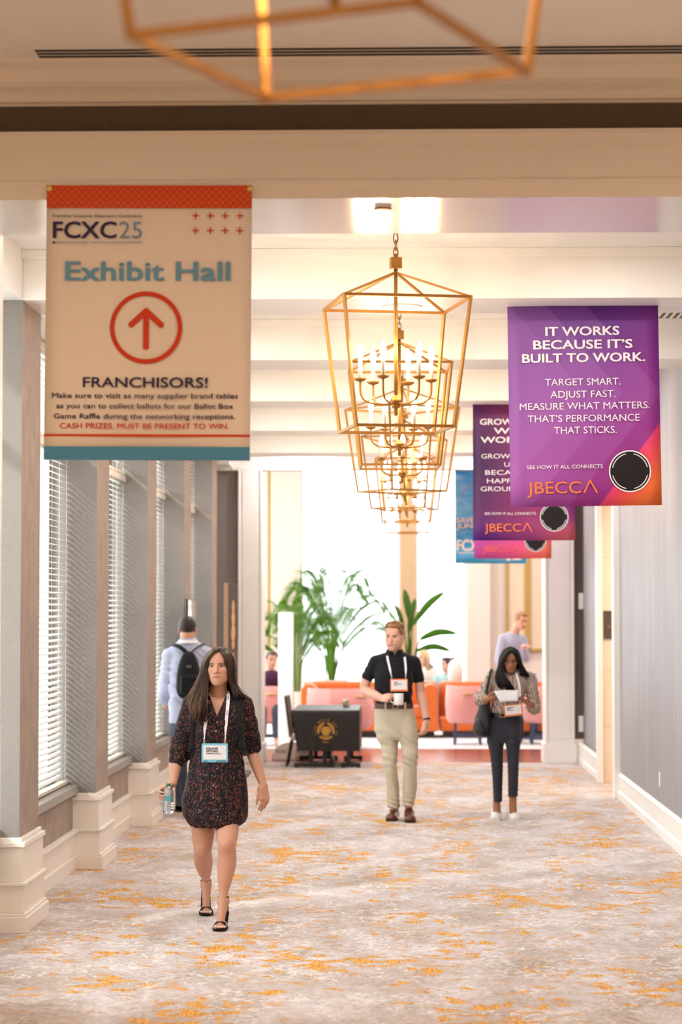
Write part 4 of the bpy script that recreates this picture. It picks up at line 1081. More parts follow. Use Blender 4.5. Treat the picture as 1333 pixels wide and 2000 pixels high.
for txt, x0, x1, yb, cap in (('SAVE THE DATE', 3, 112, 106, 11), ('JUNE 2026', 3, 84, 117, 10), ('FCXC', 3, 60, 161, 23)):
    b = MB(); put_text(b, txt, ((x0 + x1) / 2 - 69.5) * u, -.0085, -yb * u, (x1 - x0) * u, cap * u, .08); b.build('lettering', PEACH, t)
b = MB(); b.tube([((8 + 60 * q - 69.5) * u, -.008, -(52 - 22 * math.sin(PI * q) ** 1.5) * u) for q in np.linspace(0, 1, 14)], .008, 6, flat=.3); b.build('bridge_arch', ink('ink_arch', (150, 150, 200)), t)
b = MB(); b.box((3 - 69.5) * u, (50 - 69.5) * u, -.0085, -.0075, -165.5 * u, -164 * u); b.box((100 - 69.5) * u, (108 - 69.5) * u, -.0085, -.0075, -180 * u, -174 * u); b.box((112 - 69.5) * u, (128 - 69.5) * u, -.0085, -.0075, -179 * u, -176 * u); b.build('small_marks', PEACH, t)
# ------------------------------------------------------------------ people
def skin(name): return vcol(name, .48, .35, bump=.06, bscale=500, vary=.05, sss=.06)
SKIN = skin('skin'); HAIRD = vcol('dark_hair', .42, .25, bump=.2, bscale=90, stretch=(3, 3, .25), vary=.2)
HAIR = vcol('hair', .38, .4, bump=.25, bscale=90, stretch=(3, 3, .25), vary=.25)
def fabric(name, rgb, rough=.8, var=.1, bump=.25, sheen=.1, vscale=14, bscale=500): return pm(name, rgb, rough, var=var, vscale=vscale, bump=bump, bscale=bscale, bdist=.001, spec=.2, sheen=sheen)
BLACKCLOTH = fabric('black_webbing', (24, 24, 28)); RIBBON = pm('lanyard_ribbon', (232, 228, 236), .5, var=.03, bump=.1, bscale=400)
METAL = pm('silver_clip', (196, 190, 176), .3, .9)

def sec(py, xl, xr, d, ry, dy=0.0):
    """body section seen between two outline points of the photograph"""
    a, c = W(xl, py, d), W(xr, py, d); return ((a[2] + c[2]) / 2, (a[0] + c[0]) / 2, d + dy, (c[0] - a[0]) / 2, ry)
def mid(a, b, t=.5): return np.array(a) * (1 - t) + np.array(b) * t
def folds(amp, items):
    """soft creases: each item is (direction, wavelength, phase, z-centre, z-width)"""
    def fn(X, Y, Z):
        o = 0
        for d, wl, ph, zc, zw in items:
            o = o + np.sin((X * d[0] + Y * d[1] + Z * d[2]) * (6.283 / wl) + ph + 1.3 * np.sin(X * 17 + Z * 9 + ph)) * np.exp(-((Z - zc) / zw) ** 2)
        return (amp * o).astype(np.float32)
    return fn
def person(loc, label): return empty('person', loc, label, 'person')
def lanyard(px_pts, label, card, cardpx, frame_rgb, d, tilt=(0, 0), ribbons=(), lines=(), marks=()):
    """name badge on its ribbon: cardpx = (x0, y0, x1, y1) of the card in the photograph at distance d"""
    x0, y0, x1, y1 = cardpx; A = W(x0, y1, d); B2 = W(x1, y0, d); w, h = B2[0] - A[0], B2[2] - A[2]
    t = empty('name_badge', ((A[0] + B2[0]) / 2, d, B2[2]), label, 'name badge')
    rm = Matrix.Translation(t.location) @ Matrix.Rotation(math.radians(tilt[1]), 4, 'Y') @ Matrix.Rotation(math.radians(tilt[0]), 4, 'X')
    fm = pm('badge_rim_%d_%d_%d' % frame_rgb, frame_rgb, .35, var=.02); pap = pm('badge_paper', (226, 222, 224), .5, var=.02); tx = pm('badge_ink', (44, 44, 52), .5)
    b = MB(); b.rbox(-w / 2, w / 2, 0, h, -.003, .003, .006); b.build('holder', fm, t, org(t), xf=rm @ Matrix(((1, 0, 0, 0), (0, 0, -1, 0), (0, 1, 0, -h), (0, 0, 0, 1))))
    b = MB(); e = w * .065; b.box(-w / 2 + e, w / 2 - e, -.0042, -.0030, -h + h * .15, -h * .10); b.build('card', pap, t, org(t), xf=rm)
    b = MB()
    for (s_, fx, fy, fw, fh) in lines:
        if s_: put_text(b, s_, -w / 2 + w * fx, -.0046, -h * fy, w * fw, h * fh, .03, 'LEFT')
        else: b.box(-w / 2 + w * fx, -w / 2 + w * (fx + fw), -.0048, -.0044, -h * fy, -h * (fy - fh))
    b.build('lettering', tx, t, org(t), xf=rm)
    for pts in ribbons:
        b = MB(); P = cat_rom(pts, 18)
        n = len(P); rings = []
        wd = .0095
        for i in range(n):
            tg = nrm(P[min(i + 1, n - 1)] - P[max(i - 1, 0)]); sd = nrm(np.cross(tg, (0, 1, 0))); k = wd * (1 if i < n - 4 else (.75, .5, .35, .5)[i - n + 4])
            rings.append([P[i] - sd * k + np.array((0, -.0012, 0)), P[i] + sd * k + np.array((0, -.0012, 0)), P[i] + sd * k + np.array((0, .0008, 0)), P[i] - sd * k + np.array((0, .0008, 0))])
        b.rings(rings, 0, True, False); b.build('ribbon', RIBBON, t, org(t))
        for k_ in marks:
            V_, F_ = text_mesh('FCXC', .030, .0095, 0, .0004); tg = nrm(P[k_ + 1] - P[k_ - 1]); nn = nrm(np.cross(tg, (1, 0, 0))); nn = nn if nn[1] < 0 else -nn; sd = nrm(np.cross(tg, nn)); sd = sd if sd[0] > 0 else -sd
            tm = MB(); tm.add(P[k_] + nn * .0022 + V_[:, :1] * tg + (V_[:, 2:] - .0047) * sd - V_[:, 1:2] * nn, F_, 0); tm.build('ribbon_lettering', NAVY, t, org(t))
        e = P[-1]; b = MB(); b.rbox(e[0] - .005, e[0] + .005, e[1] - .004, e[1] + .003, e[2] - .026, e[2] + .004, .002); b.build('clip', METAL, t, org(t))
    return t

# ================================================================== woman in the dark floral dress
D = 14.05
A_ = person(W(425, 1800, D) * np.array((1, 1, 0)), 'woman with long brown hair in a dark floral dress striding towards the camera')
hd = Head(W(427.5, 1301, D - .02), 1.0, yaw=-5, pitch=-1, roll=-1)
H_ = .004
V = Vol(W(300, 1840, D)[[0]].tolist() + [D - .62, -.005], [W(545, 1300, D)[0], D + .62, 1.72], H_)
hd.solid(V, jaw=1.12)
nk = W(425, 1352, D + .035); ch = W(424, 1400, D + .02)
V.op(rc(hd.P(0, .028, -.06), nk, .050, .054), .02); V.op(rc(nk, ch, .056, .09), .03)
shL, shR = W(375, 1374, D + .02), W(476, 1376, D + .02)
V.op(rc(nk + (0, 0, -.03), shL, .04, .042), .03); V.op(rc(nk + (0, 0, -.03), shR, .04, .042), .03)
V.op(loft([sec(1362, 392, 458, D + .025, .075), sec(1380, 384, 468, D + .015, .092), sec(1410, 382, 466, D + .01, .106), sec(1440, 385, 462, D + .01, .10), sec(1465, 386, 462, D + .02, .08), sec(1510, 378, 472, D + .03, .10), sec(1575, 372, 472, D + .03, .10)]), .03)
elL, wrL = W(346, 1470, D + .03), W(338.5, 1529, D - .06)
elR, wrR = W(491, 1464, D + .08), W(514.5, 1533, D + .02)
V.op(chain([shL, mid(shL, elL), elL, mid(elL, wrL, .35), wrL], [.044, .041, .037, .038, .0225]), .015)
V.op(chain([shR, mid(shR, elR), elR, mid(elR, wrR, .35), wrR], [.044, .041, .036, .036, .0215]), .015)
# right hand of the picture hangs relaxed
uR = nrm(W(519, 1575, D - .0) - wrR)
tipsR = hand(V, wrR, uR, (-.55, .6, 0), (-.8, -.6, 0), ((.18, .35, .25), (.22, .40, .3), (.28, .45, .3), (.35, .45, .3)), .98, thumb=((.93, .40, .1), (.97, .2, .2)))
# left hand of the picture wraps the bottle
BOT = W(328.5, 1560, D - .135); BR = .0345
uL = nrm(np.array((-.15, -.62, -.55))); wL = nrm(np.array((.72, -.5, .25)))
wrist2 = BOT + np.array((-.022, .085, .052))
V.op(rc(wrL, wrist2, .0235, .023), .012)
tipsL = hand(V, wrist2, nrm(np.array((-.30, -.80, -.28))), nrm(np.array((.93, -.33, -.05))), (0.1, .1, 1), ((.30, .62, .55), (.34, .66, .55), (.38, .68, .55), (.42, .68, .55)), .93, thumb=((.55, .5, .65), (.75, .1, .75)), spread=.25)
# legs
hpL, hpR = W(398, 1590, D + .02), W(444, 1590, D - .0)
knL, anL = W(396, 1660, D - .0), W(402.5, 1727, D + .43)
knR, anR = W(443.5, 1652, D - .18), W(436.5, 1760, D - .22)
for hp, kn, an, s_ in ((hpL, knL, anL, -1), (hpR, knR, anR, 1)):
    kb, cf = kn + np.array((0, .006, 0)), mid(kn, an, .30) + np.array((s_ * .004, .020, 0))
    V.op(chain([hp, mid(hp, kn, .5), mid(hp, kn, .85), kb, cf, mid(kn, an, .62) + np.array((0, .008, 0)), an + np.array((0, 0, .04)), an], [.078, .071, .060, .054, .0585, .043, .0265, .0255], 30), .012)
    V.op(el(kn + np.array((0, -.024, .004)), (.030, .030, .036)), .03)
    V.op(el(an + np.array((s_ * .018, .004, -.012)), (.010, .012, .012)), .012); V.op(el(an + np.array((-s_ * .018, -.002, -.008)), (.010, .012, .012)), .012)
feet = []
for an, toe_px, dT, s_ in ((anL, (403.5, 1783), D + .335, -1), (anR, (427.5, 1812), D - .345, 1)):
    toe = W(toe_px[0], toe_px[1], dT); toe[2] = .026
    heel = np.array((an[0], an[1] + .035, an[2] - .045))
    dr = nrm(np.array((toe[0] - an[0], toe[1] - an[1], 0))); sd = np.array((-dr[1], dr[0], 0))
    ball = toe - dr * .045 + np.array((0, 0, .006))
    V.op(rc(an, heel, .027, .026), .02); V.op(rc(an + dr * .01, ball + np.array((0, 0, .012)), .030, .019), .025); V.op(rc(heel, ball, .024, .018), .02)
    for k, (o, L, r) in enumerate(((-.024, .040, .0115), (-.006, .036, .0088), (.009, .032, .0082), (.022, .027, .0078), (.034, .021, .0075))):
        b0 = ball + sd * (s_ * o) + dr * .005
        b0[2] = .030
        V.op(rc(ball + sd * (s_ * o * .75) - dr * .02, b0, .014, r), .014)
        V.op(rc(b0, b0 + dr * L + np.array((0, 0, -.007)), r, r * .9), .004)
    feet.append((an, heel, ball, toe, dr, sd, s_))
SK = lin((200, 150, 126)); LIP = lin((178, 112, 100))
def colA(v):
    c = hd.paint(v, SK, LIP)
    for p, d in tipsR + tipsL:
        q = p + d * .004; w_ = np.exp(-(np.linalg.norm(v - q, axis=1) / .0065) ** 4)[:, None]; c = c * (1 - w_) + np.array(lin((232, 228, 226))) * w_
    for an, heel, ball, toe, dr, sd, s_ in feet:
        for o, L in ((-.024, .040), (-.006, .036), (.009, .032), (.022, .027), (.034, .021)):
            q = ball + sd * (s_ * o) + dr * (L + .008); q[2] = .033
            w_ = np.exp(-(np.linalg.norm(v - q, axis=1) / .0075) ** 4)[:, None]; c = c * (1 - w_) + np.array(lin((236, 232, 230))) * w_
    k = np.exp(-(np.linalg.norm(v - (knR + np.array((0, -.05, 0))), axis=1) / .06) ** 2)[:, None] * .3; c = c * (1 - k * np.array((.05, .3, .3)))
    return c
LASH = pm('lash', (34, 24, 20), .6); BROW_BR = pm('brow_brown', (84, 58, 44), .7, var=.2, vscale=300)
V.build('body', SKIN, A_, colA)
hd.eyes(V, A_, pm('iris_hazel', (74, 58, 42), .2), LASH, BROW_BR, .0021, squint=.78, drop=.003); del V

# dress: loose body, gathered hem, puffed sleeves
t = NT('dark_floral_print'); v = t.coord()
vo = t.node('ShaderNodeTexVoronoi'); vo.inputs['Scale'].default_value = 66; nz_ = t.node('ShaderNodeTexNoise'); nz_.inputs['Scale'].default_value = 95; t.link(v, nz_.inputs['Vector']); ma_ = t.node('ShaderNodeVectorMath'); ma_.operation = 'MULTIPLY_ADD'; ma_.inputs[1].default_value = (.018, .018, .03); t.link(nz_.outputs['Color'], ma_.inputs[0]); t.link(v, ma_.inputs[2]); v = ma_.outputs['Vector']; t.link(v, vo.inputs['Vector'])
v2 = t.node('ShaderNodeTexVoronoi'); v2.inputs['Scale'].default_value = 130; t.link(v, v2.inputs['Vector'])
sp = t.node('ShaderNodeSeparateColor'); t.link(vo.outputs['Color'], sp.inputs[0]); sp2 = t.node('ShaderNodeSeparateColor'); t.link(v2.outputs['Color'], sp2.inputs[0])
petal = t.math('ADD', vo.outputs['Distance'], t.math('MULTIPLY', t.noise(v, 210, 2), .35))
m1 = t.math('MULTIPLY', t.ramp(petal, [(.50, 1), (.58, 0)]), t.ramp(sp.outputs[0], [(.36, 0), (.40, 1)]))
m2 = t.math('MULTIPLY', t.ramp(v2.outputs['Distance'], [(.30, 1), (.38, 0)]), t.ramp(sp2.outputs[1], [(.55, 0), (.59, 1)]))
c = t.mix(m1, lin((15, 12, 19)), t.ramp(sp.outputs[1], [(.0, lin((98, 34, 26))), (.4, lin((146, 66, 42))), (.7, lin((92, 60, 54))), (1, lin((120, 30, 36)))]))
c = t.mix(m2, c, t.ramp(sp2.outputs[2], [(.0, lin((170, 152, 146))), (.35, lin((96, 84, 90))), (1, lin((120, 78, 60)))]))
t.base(c); t.set(Roughness=.7); t.b.inputs['Specular IOR Level'].default_value = .25; t.bump(t.noise(v, 30, 3), .2, .004); FLORAL = t.m
V = Vol([W(318, 1640, D)[0], D - .30, .5], [W(520, 1300, D)[0], D + .30, 1.47], .0045)
V.op(loft([sec(1352, 398, 449, D + .03, .062), sec(1366, 377, 474, D + .022, .084), sec(1385, 372, 480, D + .014, .106), sec(1415, 371, 481, D + .005, .122), sec(1440, 373, 477, D + .006, .122), sec(1464, 375, 473, D + .01, .118), sec(1500, 369, 478, D + .015, .135), sec(1535, 361, 484, D + .015, .155), sec(1565, 356, 486, D + .01, .168), sec(1590, 358, 485, D, .17), sec(1603, 365, 480, D - .01, .16), sec(1614, 374, 468, D - .01, .14)], 2.2), .02)
tip = W(427, 1617, D - .155)
V.op(el(W(432, 1604, D - .12), (.055, .05, .045)), .02)
V.op(loft([sec(1366, 360, 386, D + .02, .045), sec(1385, 352, 388, D + .02, .058), sec(1420, 341, 383, D + .025, .066), sec(1455, 332, 376, D + .025, .070), sec(1478, 330, 372, D + .02, .068), sec(1490, 331.5, 362, D + .012, .056), sec(1496, 334, 357, D + .008, .042)], 2.1), .03)
V.op(loft([sec(1366, 466, 489, D + .02, .045), sec(1385, 464, 497, D + .025, .056), sec(1420, 469, 505, D + .045, .060), sec(1445, 474, 510, D + .065, .060), sec(1460, 475, 510, D + .075, .056), sec(1470, 479, 507, D + .08, .044)], 2.1), .03)
V.warp(folds(.0026, (((1, .3, .15), .055, .3, .75, .16), ((1, -.2, .1), .047, 1.2, .60, .05), ((.8, .3, .6), .07, 2.0, 1.06, .12), ((1, .2, -.4), .06, .5, 1.25, .1), ((.9, .4, .5), .045, .7, .98, .06))))
for sh in (shL, shR): V.op(rc(nk + (0, 0, -.026), sh + (0, 0, .002), .048, .052), .02); V.op(rc(sh, sh + (0, .01, -.05), .052, .056), .02)
# V-shaped neckline and open collar
vb = W(424.5, 1400, D - .11); xs = W(425, 1350, D - .05)[0]
def vneck(X, Y, Z):
    w_ = np.abs(X - (vb[0] + xs) / 2) * .94 - (Z - vb[2]) * .36
    return np.maximum(np.maximum(w_, Y - (D + .03)), -Z + vb[2] - .02).astype(np.float32)
V.cut((vneck, np.array((vb[0] - .12, D - .3, vb[2] - .03)), np.array((vb[0] + .12, D + .03, 1.5))), .004)
V.cut(rc(W(425, 1356, D + .0), W(425, 1325, D + .0), .060, .075), .004)
# open underside
V.cut(loft([sec(1606, 380, 464, D, .125), sec(1622, 378, 466, D, .13), (.5, W(423, 1620, D)[0], D, .15, .14)], 2.2), .004)
V.build('dress', FLORAL, A_)
VD = V; del V
for px_, py_ in ((424.5, 1410), (422, 1428), (417, 1534), (417, 1558)):
    p = VD.on(px_, py_, .001); b = MB(); b.ell(p, (.0055, .0035, .0055), 0, 10, 6); b.build('button', pm('grey_button', (150, 150, 156), .3), A_, org(A_))
# sandals
SUEDEB = fabric('black_suede', (18, 17, 19), .85)
for an, heel, ball, toe, dr, sd, s_ in feet:
    b = MB()
    f = lambda u_, v_, z_: np.array((ball[0], ball[1], 0)) + dr * u_ + sd * v_ + np.array((0, 0, z_))
    hl = np.linalg.norm((heel - ball)[:2])
    prof = [(.058, .0, .004), (.05, .030, .005), (.02, .043, .006), (-.02, .040, .012), (-.06, .032, .035), (-hl, .028, heel[2] - .030), (-hl - .02, .022, heel[2] - .030)]
    b.rings([[f(u_, -w_, z_), f(u_, w_, z_), f(u_, w_, z_ + .009), f(u_, -w_, z_ + .009)] for u_, w_, z_ in prof], 0, True, True)
    hz = heel[2] - .030
    b.tube([f(-hl - .004, 0, hz), f(-hl - .008, 0, hz * .6), f(-hl - .008, 0, 0)], [.017, .010, .006], 8)
    arc = [f(-.001, .043 * math.cos(a), .010 + .047 * math.sin(a)) for a in np.linspace(0, PI, 13)]
    b.sheet([[p - dr * .017, p + dr * .008, p + dr * .022 - np.array((0, 0, .004))] for p in arc], .004)
    ank = an + np.array((0, .001, .012))
    b.rings([[ank + np.array(((.0315 + e) * math.cos(a), (.0335 + e) * math.sin(a), z_)) for a in np.linspace(0, 2 * PI, 21)[:-1]] for e, z_ in ((0, -.018), (.003, -.016), (.002, .016), (-.002, .018))], 0, False, True)
    for q in (-1, 1): b.sheet([[ank + np.array((q * .026, .014, -.012)), f(-hl + .01, q * .027, hz + .03), f(-hl + .03, q * .026, hz + .004)], [ank + np.array((q * .012, .034, -.012)), f(-hl - .02, q * .018, hz + .03), f(-hl - .018, q * .018, hz + .004)]], .003)
    b.build('sandal', SUEDEB, A_, org(A_))
# hair, parted on the right of the picture and swept over the left shoulder
b = MB(); hc = [lin((56, 39, 30)), lin((80, 57, 43)), lin((64, 45, 34)), lin((98, 72, 54)), lin((46, 32, 25))]
gu = [
    [(.018, -.072, .092), (-.020, -.098, .075), (-.050, -.090, .035), (-.063, -.076, -.02), (-.064, -.074, -.085), (-.062, -.090, -.15), (-.052, -.120, -.215), (-.048, -.138, -.275), (-.056, -.145, -.335)],
    [(.018, -.060, .100), (-.028, -.086, .082), (-.066, -.074, .035), (-.082, -.060, -.025), (-.090, -.062, -.095), (-.092, -.090, -.16), (-.088, -.118, -.225), (-.080, -.132, -.285), (-.086, -.136, -.345)],
    [(.018, -.045, .108), (-.034, -.072, .088), (-.076, -.058, .035), (-.096, -.045, -.035), (-.112, -.045, -.105), (-.134, -.066, -.17), (-.142, -.095, -.23), (-.130, -.115, -.285), (-.120, -.122, -.33)],
    [(.018, -.02, .115), (-.042, -.04, .096), (-.088, -.02, .033), (-.106, -.02, -.04), (-.128, -.022, -.11), (-.160, -.045, -.17), (-.172, -.07, -.22), (-.160, -.085, -.26)],
    [(.016, 0, .118), (-.05, -.005, .100), (-.095, .005, .03), (-.112, .0, -.045), (-.142, -.005, -.115), (-.180, -.015, -.165), (-.203, -.025, -.19)],
    [(.012, .05, .108), (-.045, .075, .08), (-.085, .085, .01), (-.098, .085, -.09), (-.125, .08, -.16), (-.15, .07, -.20)],
    [(.012, .08, .09), (0, .115, .06), (.0, .13, -.02), (.0, .135, -.12), (-.0, .14, -.22)],
    [(.02, .05, .108), (.06, .078, .075), (.085, .085, .01), (.092, .085, -.08), (.115, .08, -.15), (.13, .07, -.19)],
    [(.022, 0, .118), (.066, -.005, .095), (.094, .005, .03), (.102, .0, -.05), (.118, -.005, -.12), (.150, -.005, -.17), (.165, -.005, -.19)],
    [(.022, -.045, .108), (.058, -.068, .080), (.081, -.050, .02), (.083, -.035, -.06), (.092, -.025, -.12), (.112, -.02, -.165), (.128, -.02, -.185)],
    [(.020, -.072, .092), (.045, -.092, .070), (.066, -.075, .02), (.070, -.052, -.05), (.074, -.035, -.11), (.085, -.025, -.16), (.095, -.025, -.19)]]
gu = [[tuple(p) for p in cat_rom(g, 10)] for g in gu]
hair_locks(b, hd, gu, 440, .0090, hc, 22, .004, .020, flat=.22, seed=4, tail=.15)
hair_locks(b, hd, gu[1:5], 150, .0075, [lin((120, 92, 66)), lin((148, 118, 88)), lin((84, 60, 44))], 22, .005, .021, flat=.25, seed=4, sheet=False, tail=.2)
b.build('hair', HAIR, A_, org(A_))
# badge, ribbon, bottle, backpack strap
db = D - .168
on = VD.on
R1 = [W(444, 1349, D + .03), W(446, 1356, D - .03), on(446, 1366), on(444.5, 1385), on(443, 1400), on(441, 1425, .004), on(440.5, 1443, .006)]
R2 = [W(406, 1352, D - .0), on(404, 1370), on(403, 1385), on(402, 1410), on(400, 1425, .004), on(399.5, 1443, .006)]
db = min(on(397, 1455)[1], on(443, 1455)[1], on(420, 1485)[1]) - .004
lanyard(None, 'pale blue rimmed name badge hanging on the woman in the floral dress', None, (394, 1452, 445.5, 1489), (122, 190, 214), db, (0, 0), (R1, R2),
        (('MELANIE', .18, .32, .44, .115), ('MITCHELL', .18, .46, .47, .115), ('Goldfish Swim School', .18, .555, .56, .055), ('FRANCHISOR', .55, .955, .37, .055), ('FCXC', .08, .955, .15, .055)), marks=(5, 10))
t = empty('backpack', (W(470, 1370, D)[0], D + .16, 1.05), 'black backpack on the floral dress woman, its strap over her shoulder', 'backpack')
st_ = [W(462, 1352, D + .07), W(465, 1357, D - .0), on(466, 1372, .006), on(466, 1388, .006), on(467, 1420, .006), on(469, 1445, .006), W(476, 1464, D - .06), W(476, 1475, D + .10)]
P = cat_rom(st_, 26); b = MB(); b.sheet([[p + np.array((-.024, .0, 0)), p + np.array((-.012, -.004, 0)), p + np.array((.012, -.004, 0)), p + np.array((.024, .004, 0))] for p in P], .009); b.build('strap', BLACKCLOTH, t, org(t))
st2 = [W(386, 1352, D + .07), W(383, 1358, D - .0), on(381, 1372, .006), on(380, 1390, .006), on(379, 1425, .006), on(377, 1450, .006), W(373, 1464, D - .06), W(372, 1475, D + .10)]
P = cat_rom(st2, 22); b = MB(); b.sheet([[p + np.array((-.022, .0, 0)), p + np.array((.0, -.004, 0)), p + np.array((.022, .0, 0))] for p in P], .009); b.build('strap', BLACKCLOTH, t, org(t))
p = on(464.5, 1371, .013); b = MB(); b.rbox(p[0] - .022, p[0] + .022, -.006, .006, -.002, .002, .002); b.build('label', pm('violet_patch', (104, 100, 160), .5), t, org(t), xf=Matrix.Translation((0, p[1] - .004, p[2])) @ Matrix.Rotation(-.12, 4, 'Y') @ Matrix.Rotation(PI / 2, 4, 'X'))
V = Vol([W(378, 1500, D)[0], D + .10, .92], [W(472, 1340, D)[0], D + .42, 1.38], .008)
V.op(bx((W(425, 1420, D)[0], D + .25, 1.15), (.125, .085, .20), .06), .02); V.op(bx((W(425, 1420, D)[0], D + .34, 1.08), (.10, .05, .11), .04), .02); V.build('pack', BLACKCLOTH, t); del V
# water bottle
PETM = NT('clear_plastic'); PETM.set(Roughness=.06, IOR=1.33); PETM.b.inputs['Transmission Weight'].default_value = .88; PETM.base(lin((226, 236, 244))); PETM = PETM.m
bz = W(328, 1589, D - .135)[2]; bo = (BOT[0], BOT[1], bz); hB = W(328, 1530, D - .135)[2] - bz
t = empty('water_bottle', bo, 'clear plastic water bottle with green cap in the hand of the floral dress woman', 'bottle')
k = hB / .186
b = MB(); pr = [(.004, .004), (.020, .0), (.029, .004), (.0335, .012), (.0335, .024)]
for z in (.030, .044, .058): pr += [(.0315, z), (.034, z + .006), (.034, z + .008)]
pr += [(.0325, .076), (.0325, .112), (.034, .116), (.0335, .126), (.030, .140), (.022, .154), (.0145, .163), (.0125, .167), (.0125, .172)]
b.lathe([(r * k, z * k) for r, z in pr], bo, 28); b.build('bottle_body', PETM, t, bo)
b = MB(); b.lathe([(.0329 * k, .078 * k), (.0331 * k, .079 * k), (.0331 * k, .110 * k), (.0329 * k, .111 * k)], bo, 28, cap=False); b.build('label_band', pm('teal_label', (92, 168, 176), .4), t, bo)
b = MB(); b.lathe([(.0135 * k, .170 * k), (.0145 * k, .171 * k), (.0145 * k, .183 * k), (.012 * k, .186 * k), (.001, .186 * k)], bo, 20); b.build('cap', pm('green_cap', (24, 132, 72), .35), t, bo)
# ================================================================== man in the black polo shirt with a mug
D = 20.96
B_ = person(W(772, 1600, D) * np.array((1, 1, 0)), 'man in black polo shirt and khaki trousers walking with a white mug')
hd = Head(W(770.5, 1243.5, D - .02), 1.08, yaw=-17, pitch=2, roll=1)
V = Vol([W(696, 1500, D)[0], D - .60, -.005], [W(845, 1400, D)[0], D + .55, 1.86], .005)
hd.solid(V, True, jaw=1.12)
nk = W(771, 1279, D + .03)
V.op(chain([hd.P(0, .03, -.06), nk, nk + (0, .01, -.08)], [.060, .064, .085]), .02)
shL, shR = W(734, 1293, D + .02), W(809, 1294, D + .02)
V.op(rc(nk + (0, 0, -.035), shL, .04, .045), .02); V.op(rc(nk + (0, 0, -.035), shR, .04, .045), .02)
V.op(loft([sec(1290, 738, 803, D + .02, .10), sec(1330, 736, 802, D + .01, .12), sec(1370, 738, 800, D + .02, .11), sec(1420, 740, 804, D + .03, .11)]), .03)
elL, wrL = W(713, 1348, D + .03), W(747, 1364.5, D - .22)
elR, wrR = W(821.5, 1352, D + .05), W(834, 1408, D - .04)
V.op(chain([shL, W(718, 1322.5, D + .025), elL + (0, 0, .008), mid(elL, wrL, .35), wrL], [.048, .047, .044, .046, .030]), .012)
V.op(chain([shR, W(819, 1328, D + .035), elR, mid(elR, wrR, .3), wrR], [.048, .0425, .042, .043, .028]), .012)
uR = nrm(W(830.5, 1437, D - .09) - wrR)
tR = hand(V, wrR, uR, (-.8, .55, .1), (-.6, -.8, 0), ((.45, .8, .6), (.5, .85, .6), (.55, .9, .6), (.6, .9, .6)), 1.05, thumb=((.95, .12, .25), (.93, -.15, .35)))
MUG = W(779, 1366, D - .30)
hx = W(767, 1366, D - .30)
tL = hand(V, wrL, nrm(hx + (-.075, .0, .012) - wrL + (.02, 0, 0)), nrm(np.array((.35, .75, -.3))), (.1, -.1, 1), ((.35, 1.15, .9), (.38, 1.2, .9), (.42, 1.2, .9), (.5, 1.2, .9)), 1.02, thumb=((.75, .45, .35), (.95, .1, .4)), spread=.1)
V.op(chain([W(757, 1425, D + .03), W(763, 1500, D - .005), W(769.5, 1560, D + .03), W(769.5, 1578, D + .035)], [.07, .046, .038, .036]), .015)
V.op(chain([W(796, 1425, D + .0), W(802, 1485, D - .08), W(799, 1556, D - .06), W(798, 1572, D - .05)], [.07, .046, .038, .036]), .015)
SKM = lin((220, 170, 148))
STB = pm('stubble', (0, 0, 0))
def colB(v): return hd.paint(v, SKM, lin((196, 124, 112)), stubble=.35)
V.build('body', SKIN, B_, colB)
hd.eyes(V, B_, pm('iris_blue', (92, 112, 128), .2), LASH, pm('brow_blond', (140, 100, 68), .7, var=.2, vscale=300), .0028, squint=.78, drop=.003)
# trousers: shaped hips, two creased legs
KHAKI = fabric('khaki_twill', (188, 178, 158), .8, var=.06, bump=.2)
VB = V
V = Vol([W(724, 1500, D)[0], D - .34, .03], [W(822, 1380, D)[0], D + .34, 1.03], .005)
V.op(loft([sec(1382, 732, 808, D + .02, .112), sec(1400, 731, 812, D + .025, .122), sec(1425, 732, 816, D + .02, .124), sec(1436, 734, 817, D + .01, .116), sec(1446, 742, 810, D + .0, .08)], 2.3), .02)
V.op(loft([sec(1392, 738, 772, D + .03, .09), sec(1415, 734, 777, D + .025, .110), sec(1440, 736, 778.5, D + .022, .104), sec(1455, 743.6, 778.5, D + .02, .095), sec(1480, 747, 776.5, D + .0, .085), sec(1500, 750, 775.5, D - .01, .078), sec(1543, 755.5, 780, D + .02, .074), sec(1578, 757.5, 782, D + .035, .078)], 2.2), .006)
V.op(loft([sec(1392, 778, 808, D + .02, .09), sec(1415, 776, 814, D + .01, .112), sec(1440, 779.5, 818, D - .02, .105), sec(1455, 783, 817, D - .04, .095), sec(1474, 786, 817.5, D - .09, .085), sec(1500, 788.7, 815, D - .08, .080), sec(1543, 786.5, 814, D - .07, .076), sec(1574, 786.5, 809, D - .05, .080)], 2.2), .006)
V.warp(folds(.0048, (((.6, .3, 1), .085, .2, W(780, 1440, D)[2], .07), ((.5, .3, 1.2), .075, 1.0, W(780, 1483, D)[2], .09), ((.4, .2, 1.4), .055, 2.0, W(770, 1572, D)[2], .08), ((1, .4, .3), .09, .4, W(770, 1530, D)[2], .12))))
V.build('trousers', KHAKI, B_, smooth=5)
VT = V
BELT = pm('brown_leather_belt', (84, 48, 34), .4, var=.1)
